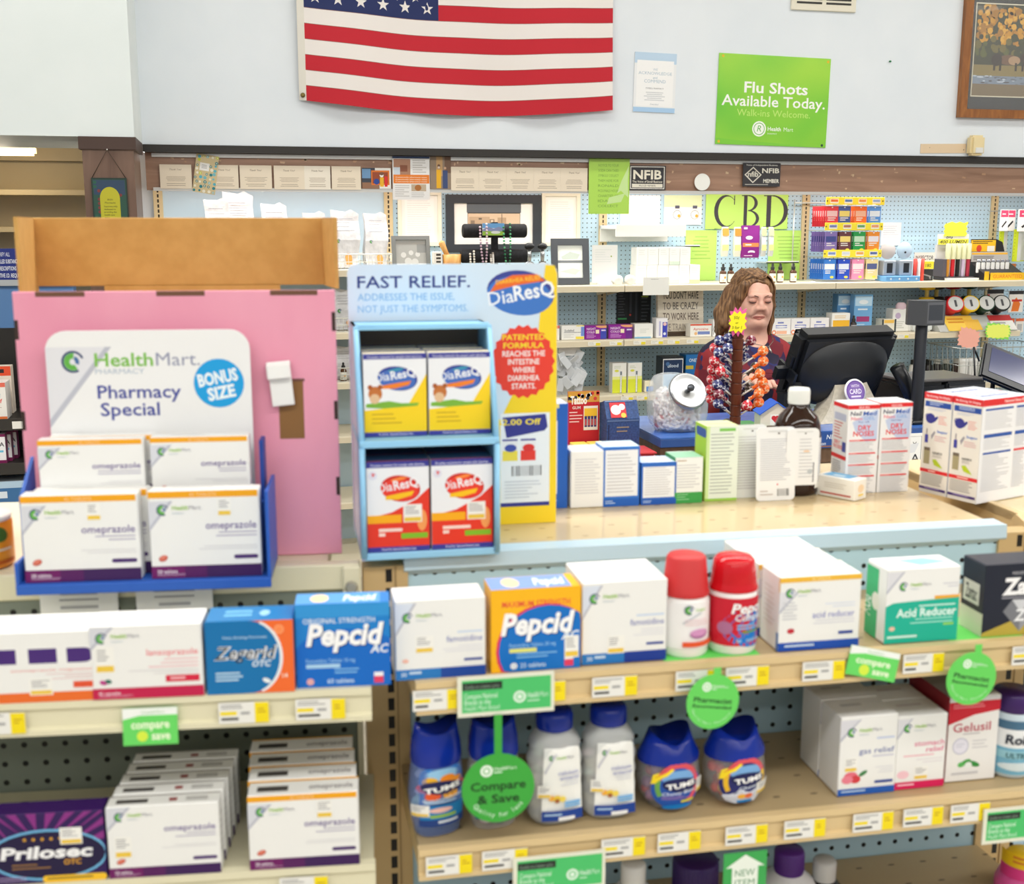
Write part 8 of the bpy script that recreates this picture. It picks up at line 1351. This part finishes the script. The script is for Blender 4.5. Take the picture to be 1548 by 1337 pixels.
# ================================================================ the woman behind the counter
class SDF:
    """smooth union of round shapes sampled on a stretched grid, meshed as one skin"""
    def __init__(s, xs, ys, zs): s.a = [np.asarray(q, np.float32) for q in (xs, ys, zs)]; s.v = np.ones([len(q) for q in s.a], np.float32)
    def region(s, lo, hi): return tuple(slice(max(0, int(np.searchsorted(a, l)) - 1), min(len(a), int(np.searchsorted(a, h)) + 1)) for a, l, h in zip(s.a, lo, hi))
    def pts(s, r, M):
        X, Y, Z = np.meshgrid(*[a[q] for a, q in zip(s.a, r)], indexing='ij')
        if M is None: return X, Y, Z
        I = np.array(M.inverted(), np.float32); return tuple(I[i, 0] * X + I[i, 1] * Y + I[i, 2] * Z + I[i, 3] for i in range(3))
    def put(s, fn, lo, hi, k, M=None, mode='u'):
        m = k + .03
        if M is not None:
            c = [M @ Vector((x, y, z)) for x in (lo[0], hi[0]) for y in (lo[1], hi[1]) for z in (lo[2], hi[2])]; lo = [min(p[i] for p in c) for i in range(3)]; hi = [max(p[i] for p in c) for i in range(3)]
        r = s.region([q - m for q in lo], [q + m for q in hi]); d = fn(*s.pts(r, M)); a = s.v[r]
        if mode == 'u': h = np.clip(.5 + .5 * (a - d) / k, 0, 1); s.v[r] = a * (1 - h) + d * h - k * h * (1 - h)
        else: h = np.clip(.5 - .5 * (a + d) / k, 0, 1); s.v[r] = a * (1 - h) - d * h + k * h * (1 - h)
    def ell(s, c, r, k=.02, M=None, mode='u'):
        def fn(X, Y, Z):
            x, y, z = (X - c[0]) / r[0], (Y - c[1]) / r[1], (Z - c[2]) / r[2]; k0 = np.sqrt(x * x + y * y + z * z) + 1e-6; x, y, z = x / r[0], y / r[1], z / r[2]; return k0 * (k0 - 1) / (np.sqrt(x * x + y * y + z * z) + 1e-6)
        s.put(fn, [a - b for a, b in zip(c, r)], [a + b for a, b in zip(c, r)], k, M, mode)
    def cap(s, a, b, ra, rb, k=.02, M=None, mode='u'):
        a = np.array(a, float); b = np.array(b, float); d = b - a; L = float(d @ d) + 1e-9; R_ = max(ra, rb)
        def fn(X, Y, Z):
            t = np.clip(((X - a[0]) * d[0] + (Y - a[1]) * d[1] + (Z - a[2]) * d[2]) / L, 0, 1)
            return np.sqrt((X - a[0] - t * d[0]) ** 2 + (Y - a[1] - t * d[1]) ** 2 + (Z - a[2] - t * d[2]) ** 2) - (ra + (rb - ra) * t)
        s.put(fn, np.minimum(a, b) - R_, np.maximum(a, b) + R_, k, M, mode)
    def path(s, pts, rs, k=.02, M=None):
        for p, q, r1, r2 in zip(pts, pts[1:], rs, rs[1:]): s.cap(p, q, r1, r2, k, M)
    def mesh(s):
        v = s.v; n = v.shape; ins = v < 0; acc = np.zeros([q - 1 for q in n] + [3], np.float32); cnt = np.zeros([q - 1 for q in n], np.float32)
        cr = []
        for ax in range(3):
            sl0 = [slice(None)] * 3; sl1 = [slice(None)] * 3; sl0[ax] = slice(0, -1); sl1[ax] = slice(1, None); v0, v1 = v[tuple(sl0)], v[tuple(sl1)]; mk_ = ins[tuple(sl0)] != ins[tuple(sl1)]; cr.append((mk_, ins[tuple(sl0)]))
            idx = np.argwhere(mk_); t = v0[mk_] / (v0[mk_] - v1[mk_]); P = np.stack([s.a[i][idx[:, i]] for i in range(3)], 1); P[:, ax] += t * (s.a[ax][idx[:, ax] + 1] - s.a[ax][idx[:, ax]])
            o = [q for q in range(3) if q != ax]
            for da in (0, 1):
                for db in (0, 1):
                    c = idx.copy(); c[:, o[0]] -= da; c[:, o[1]] -= db; ok = np.all((c >= 0) & (c < np.array(n) - 1), 1)
                    np.add.at(acc, tuple(c[ok].T), P[ok]); np.add.at(cnt, tuple(c[ok].T), 1)
        act = cnt > 0; ix = -np.ones(cnt.shape, np.int64); ix[act] = np.arange(act.sum()); V = acc[act] / cnt[act][:, None]; F = []
        for ax in range(3):
            mk_, i0 = cr[ax]; idx = np.argwhere(mk_); o = [(1, 2), (2, 0), (0, 1)][ax]; fl = i0[mk_]; q = []
            for da, db in ((1, 1), (0, 1), (0, 0), (1, 0)):
                c = idx.copy(); c[:, o[0]] -= da; c[:, o[1]] -= db; c = np.clip(c, 0, np.array(n) - 2); q.append(ix[tuple(c.T)])
            q = np.stack(q, 1); q[~fl] = q[~fl][:, ::-1]; F.append(q[(q >= 0).all(1)])
        return V, np.concatenate(F)
def fine(a, segs):
    out = [a]
    for end, step in segs: n = max(1, int(round((end - out[-1]) / step))); out += list(np.linspace(out[-1], end, n + 1)[1:])
    return out
def sdf_obj(name, S, mats, parent, pick=None, smooth=2):
    V, F = S.mesh()
    for _ in range(smooth):   # light relaxing
        acc = np.zeros_like(V); c = np.zeros(len(V), np.float32)
        for i in range(4):
            np.add.at(acc, F[:, i], V[F[:, (i + 1) % 4]]); np.add.at(acc, F[:, i], V[F[:, (i + 3) % 4]]); np.add.at(c, F[:, i], 2)
        V = V * .5 + acc / c[:, None] * .5
    me = bpy.data.meshes.new(name); me.from_pydata(V.tolist(), [], F.tolist())
    for m in mats: me.materials.append(m)
    me.polygons.foreach_set('use_smooth', [True] * len(F))
    if pick is not None: me.polygons.foreach_set('material_index', pick(V[F].mean(1)).astype(np.int32))
    me.update(); o = bpy.data.objects.new(name, me); COL.objects.link(o); o.parent = parent; return o
skin, _t, _p, _N = nt('skin'); _tc = _N('ShaderNodeTexCoord'); _no = _N('ShaderNodeTexNoise'); _no.inputs['Scale'].default_value = 26; _no.inputs['Detail'].default_value = 3; _rp = ramp(_t, [(.3, (226, 172, 150)), (.7, (236, 188, 168))]); _t.links.new(_tc.outputs['Object'], _no.inputs['Vector']); _t.links.new(_no.outputs['Fac'], _rp.inputs[0]); _t.links.new(_rp.outputs[0], _p.inputs['Base Color']); _p.inputs['Roughness'].default_value = .5; _p.inputs['Subsurface Weight'].default_value = .12; _p.inputs['Subsurface Radius'].default_value = (.012, .005, .003)
lip = pm((192, 118, 106), .45); lid = pm((206, 152, 134), .45); dark = pm((58, 40, 36), .6)
PX, PY = 1.992, 4.262
per = thing('person', 'woman with long brown hair in patterned navy and red top, looking down behind the monitor', 'person', (PX, PY, 0), R(0))
HM = Matrix.Translation((0, -.008, 1.556)) @ Matrix.Rotation(R(-4), 4, 'Z') @ Matrix.Rotation(R(12), 4, 'X') @ Matrix.Diagonal((.94, .94, .85, 1))
xs = fine(-.34, [(-.1, .007), (.1, .0025), (.34, .007)]); ys = fine(-.42, [(-.15, .007), (.12, .003), (.2, .008)]); zs = fine(-.005, [(1.05, .011), (1.36, .006), (1.70, .0025)])
S = SDF(xs, ys, zs)
# trunk and legs
S.ell((0, .015, 1.2), (.145, .115, .17), .05); S.ell((0, .02, 1.03), (.15, .11, .14), .06); S.ell((0, .02, .9), (.185, .125, .13), .06)
S.cap((-.1, .03, 1.312), (.1, .03, 1.312), .06, .06, .05); S.ell((0, .03, 1.36), (.1, .06, .05), .05)
for s in (-1, 1):
    S.ell((s * .07, -.085, 1.19), (.075, .07, .085), .04)
    S.path([(s * .095, .02, .88), (s * .1, .015, .5), (s * .1, .03, .09)], [.1, .06, .042], .03); S.path([(s * .1, .05, .04), (s * .105, -.11, .03)], [.04, .034], .03)
    S.path([(s * .14, .03, 1.3), (s * .178, .045, 1.08), (s * .12, -.2, 1.245), (s * .1, -.255, 1.25)], [.054, .046, .031, .027], .03)
    S.ell((s * .105, -.295, 1.25), (.038, .045, .016), .012)
    for i, (dx, L) in enumerate(((-.03, .058), (-.0105, .07), (.0095, .066), (.029, .05))):
        x = s * .105 + dx * (1 if s > 0 else -1) * -1 if False else s * .105 + dx; S.path([(x, -.325, 1.252), (x + dx * .15, -.325 - L * .55, 1.258), (x + dx * .2, -.325 - L * .92, 1.243)], [.0098, .009, .0078], .006)
    S.path([(s * .075, -.28, 1.246), (s * .052, -.31, 1.242), (s * .046, -.34, 1.235)], [.012, .0105, .009], .008)
S.path([(0, .045, 1.34), (0, .02, 1.43), (0, .02, 1.5)], [.07, .062, .058], .03)
# head
S.ell((0, .018, .028), (.073, .09, .078), .02, HM); S.ell((0, -.028, -.04), (.064, .064, .085), .03, HM)
for s in (-1, 1): S.ell((s * .036, -.038, -.05), (.035, .045, .05), .02, HM); S.ell((s * .036, -.028, -.085), (.034, .042, .032), .02, HM)
S.ell((0, -.078, -.104), (.024, .022, .02), .02, HM); S.ell((0, -.03, -.12), (.058, .056, .03), .03, HM)
S.cap((-.038, -.078, .02), (.038, -.078, .02), .013, .013, .016, HM)
for s in (-1, 1): S.ell((s * .034, -.103, -.003), (.02, .018, .012), .014, HM, 's'); S.ell((s * .0325, -.0765, -.003), (.017, .0155, .0125), .007, HM)
S.path([(0, -.088, .012), (0, -.098, -.016), (0, -.1055, -.033)], [.0065, .008, .01], .012, HM); S.cap((0, -.085, -.046), (0, -.0855, -.066), .0095, .009, .012, HM)
for s in (-1, 1): S.ell((s * .012, -.096, -.037), (.009, .0115, .008), .008, HM); S.cap((s * .0135, -.096, -.034), (s * .03, -.083, -.064), .009, .008, .014, HM)
S.path([(-.025, -.084, -.0775), (-.008, -.0935, -.0735), (0, -.0935, -.0745), (.008, -.0935, -.0735), (.025, -.084, -.0775)], [.003, .0042, .004, .0042, .003], .008, HM)
S.path([(-.023, -.084, -.0795), (0, -.092, -.083), (.023, -.084, -.0795)], [.003, .0052, .003], .008, HM)
S.cap((-.023, -.0965, -.0782), (.023, -.0965, -.0782), .0018, .0018, .003, HM, 's')
for s in (-1, 1): S.ell((s * .075, .012, -.01), (.01, .02, .03), .008, HM)
HI = np.array(HM.inverted())
def pickb(C):
    L = C @ HI[:3, :3].T + HI[:3, 3]; r = np.zeros(len(C)); x, y, z = L[:, 0], L[:, 1], L[:, 2]
    r[(y < -.08) & ((np.abs(x) / .0255) ** 2 + ((z + .0785) / .0095) ** 2 < 1)] = 1
    for s in (-1, 1): r[(((x - s * .0325) / .017) ** 2 + ((z + .002) / .0085) ** 2 < 1) & (y < -.07)] = 2
    r[C[:, 2] < .955] = 3; r[C[:, 2] < .07] = 4
    return r
sdf_obj('body', S, [skin, lip, lid, pm((36, 38, 46), .7), pm((26, 24, 24), .5)], per, pickb, 1)
# lashes and brows
b = B(); b.T = HM
for s in (-1, 1): b.tube([(s * .0175, -.0875, -.0075), (s * .025, -.0912, -.0105), (s * .0335, -.092, -.0115), (s * .0415, -.0895, -.0105), (s * .0485, -.083, -.0075)], [.0008, .002, .0026, .0022, .0009], dark, 6)
b.build('eyelashes', per); b = B(); b.T = HM
for s in (-1, 1): b.tube([(s * .013, -.0925, .0165), (s * .026, -.0915, .0215), (s * .04, -.0845, .0235), (s * .053, -.0715, .0175)], [.0012, .0021, .0019, .0007], pm((104, 74, 58), .7), 6)
b.build('eyebrows', per)
b = B(); b.T = HM
for s in (-1, 1): b.ball((s * .006, -.1065, -.0425), (.003, .0025, .0016), pm((120, 66, 58), .6), 8, 6)
b.tube([(-.024, -.0865, -.079), (-.008, -.0948, -.0778), (0, -.0952, -.0786), (.008, -.0948, -.0778), (.024, -.0865, -.079)], [.0005, .0011, .0012, .0011, .0005], pm((110, 52, 48), .6), 6); b.build('mouth_line', per)
# top
swm, t_, p_, N_ = nt('patterned_knit'); tc = N_('ShaderNodeTexCoord'); mp = N_('ShaderNodeMapping'); mp.inputs['Scale'].default_value = (17, 17, 12); mp.inputs['Rotation'].default_value = (.3, .4, .6)
vo = N_('ShaderNodeTexVoronoi'); vo.inputs['Scale'].default_value = 1; vo.distance = 'MANHATTAN'; vo.inputs['Randomness'].default_value = .8; sp = N_('ShaderNodeSeparateColor'); rp = ramp(t_, [(0, (38, 42, 100)), (.25, (112, 28, 42)), (.5, (52, 30, 70)), (.64, (146, 40, 46)), (.9, (34, 30, 56))]); rp.color_ramp.interpolation = 'CONSTANT'
t_.links.new(tc.outputs['Object'], mp.inputs[0]); t_.links.new(mp.outputs[0], vo.inputs['Vector']); t_.links.new(vo.outputs['Color'], sp.inputs[0]); t_.links.new(sp.outputs[0], rp.inputs[0]); t_.links.new(rp.outputs[0], p_.inputs['Base Color']); p_.inputs['Roughness'].default_value = .85
xs = fine(-.36, [(.36, .006)]); ys = fine(-.3, [(.22, .006)]); zs = fine(.82, [(1.25, .008), (1.48, .005)])
S = SDF(xs, ys, zs); g = .012
S.ell((0, .015, 1.2), (.145 + g, .115 + g, .17 + g), .05); S.ell((0, .02, 1.03), (.165 + g, .12 + g, .14 + g), .06); S.ell((0, .02, .93), (.19 + g, .13 + g, .1), .06)
S.cap((-.1, .03, 1.312), (.1, .03, 1.312), .06 + g, .06 + g, .05); S.ell((0, .03, 1.36), (.1 + g, .06 + g, .05), .05)
for s in (-1, 1):
    S.ell((s * .07, -.085, 1.19), (.075 + g, .07 + g, .085 + g), .04)
    S.path([(s * .14, .03, 1.3), (s * .178, .045, 1.08), (s * .12, -.2, 1.245)], [.054 + g, .046 + g, .031 + g], .03)
for i in range(7):
    z = 1.28 - .06 * i; S.cap((-.12 + .02 * (i % 3), -.16 + .01 * i, z), (.13, -.15, z - .03 + .02 * (i % 2)), .004, .004, .02)
S.ell((.01, -.1, 1.425), (.088, .13, .078), .008, None, 's'); S.ell((0, .03, 1.45), (.09, .1, .066), .008, None, 's')
sdf_obj('patterned_top', S, [swm], per, None, 1)
# necklace
b = B(); pts = [(-.082, -.005, 1.405), (-.06, -.06, 1.385), (-.02, -.092, 1.37), (.03, -.1, 1.36), (.06, -.075, 1.378), (.082, -.01, 1.402)]; b.tube(pts, .0014, pm((150, 140, 130), .3, .8), 6); b.tube([(.03, -.103, 1.36), (.034, -.108, 1.345), (.038, -.11, 1.335)], [.002, .005, .003], pm((190, 186, 180), .25, .8), 8); b.build('necklace', per)
# hair
hm_, t_, p_, N_ = nt('brown_hair'); tc = N_('ShaderNodeTexCoord'); mp = N_('ShaderNodeMapping'); mp.inputs['Scale'].default_value = (130, 90, 7); no = N_('ShaderNodeTexNoise'); no.inputs['Scale'].default_value = 1; no.inputs['Detail'].default_value = 3; rp = ramp(t_, [(.3, (72, 48, 30)), (.48, (116, 82, 52)), (.62, (150, 112, 74)), (.78, (178, 140, 98))]); bp = N_('ShaderNodeBump'); bp.inputs['Strength'].default_value = .6; bp.inputs['Distance'].default_value = .003
t_.links.new(tc.outputs['Object'], mp.inputs[0]); t_.links.new(mp.outputs[0], no.inputs['Vector']); t_.links.new(no.outputs['Fac'], rp.inputs[0]); t_.links.new(rp.outputs[0], p_.inputs['Base Color']); t_.links.new(no.outputs['Fac'], bp.inputs['Height']); t_.links.new(bp.outputs[0], p_.inputs['Normal']); p_.inputs['Roughness'].default_value = .5
xs = fine(-.17, [(.17, .0035)]); ys = fine(-.14, [(.2, .0035)]); zs = fine(1.3, [(1.7, .0035)])
S = SDF(xs, ys, zs)
S.ell((0, .022, .03), (.083, .102, .085), .02, HM); S.ell((0, .07, -.06), (.085, .06, .13), .03, HM)
S.path([(-.068, -.0, .03), (-.088, -.01, -.05), (-.108, .0, -.13), (-.125, .02, -.2)], [.024, .027, .032, .012], .02, HM)
S.path([(-.075, .04, .0), (-.105, .04, -.1), (-.115, .05, -.19)], [.04, .04, .018], .02, HM)
S.path([(-.06, -.05, .06), (-.078, -.045, .0), (-.082, -.038, -.07), (-.09, -.03, -.13)], [.02, .017, .018, .008], .02, HM)
S.path([(.07, .0, .03), (.079, -.012, -.05), (.084, -.012, -.12), (.082, -.03, -.185)], [.024, .017, .014, .006], .016, HM)
S.path([(.07, .05, .0), (.085, .05, -.1), (.08, .05, -.17)], [.03, .028, .012], .02, HM)
S.ell((.004, -.125, -.03), (.06, .098, .118), .012, HM, 's'); S.ell((-.012, -.1, .04), (.046, .06, .05), .01, HM, 's'); S.ell((.03, -.095, .035), (.036, .05, .05), .01, HM, 's')
hair = sdf_obj('hair', S, [hm_], per, None, 1)
b = B(); b.T = HM; random.seed(8)
for i in range(150):
    s = -1 if i % 5 < 3 else 1; a = random.uniform(.0, 1.0); y0 = -.06 + .14 * a; x0 = .012 + random.uniform(-.006, .006)
    az = random.uniform(.25, 1); pts = [(x0, y0, .1105 - (y0 - .02) ** 2 * 4.5)]
    rx = .0845 + random.uniform(0, .004)
    for q in (.3, .55, .8, 1.0):
        th = q * 1.62; x = s * rx * math.sin(th); zz = .03 + .0845 * math.cos(th); y = y0 * (1 - .35 * q) + .012 * q; k = math.sqrt(max(.05, 1 - ((y - .022) / .106) ** 2 * .9)); pts.append((x * k if q < 1 else x * max(k, .93), y, zz if q < 1 else zz))
    xe = s * (.104 if s < 0 else .088) + random.uniform(-.012, .012); L = random.uniform(.15, .3 if s < 0 else .27); ye = pts[-1][1] + random.uniform(-.015, .02)
    pts += [(s * (.094 if s < 0 else .088), pts[-1][1], -.06), (xe, ye, -.11), (xe + s * .012 * (1 if s < 0 else -.4) + random.uniform(-.01, .01), ye, -L)]
    b.tube(pts, [.0006, .0012, .0022, .0026, .003, .0032, .0028, .0008], hm_, 5)
b.build('hair_strands', hair)
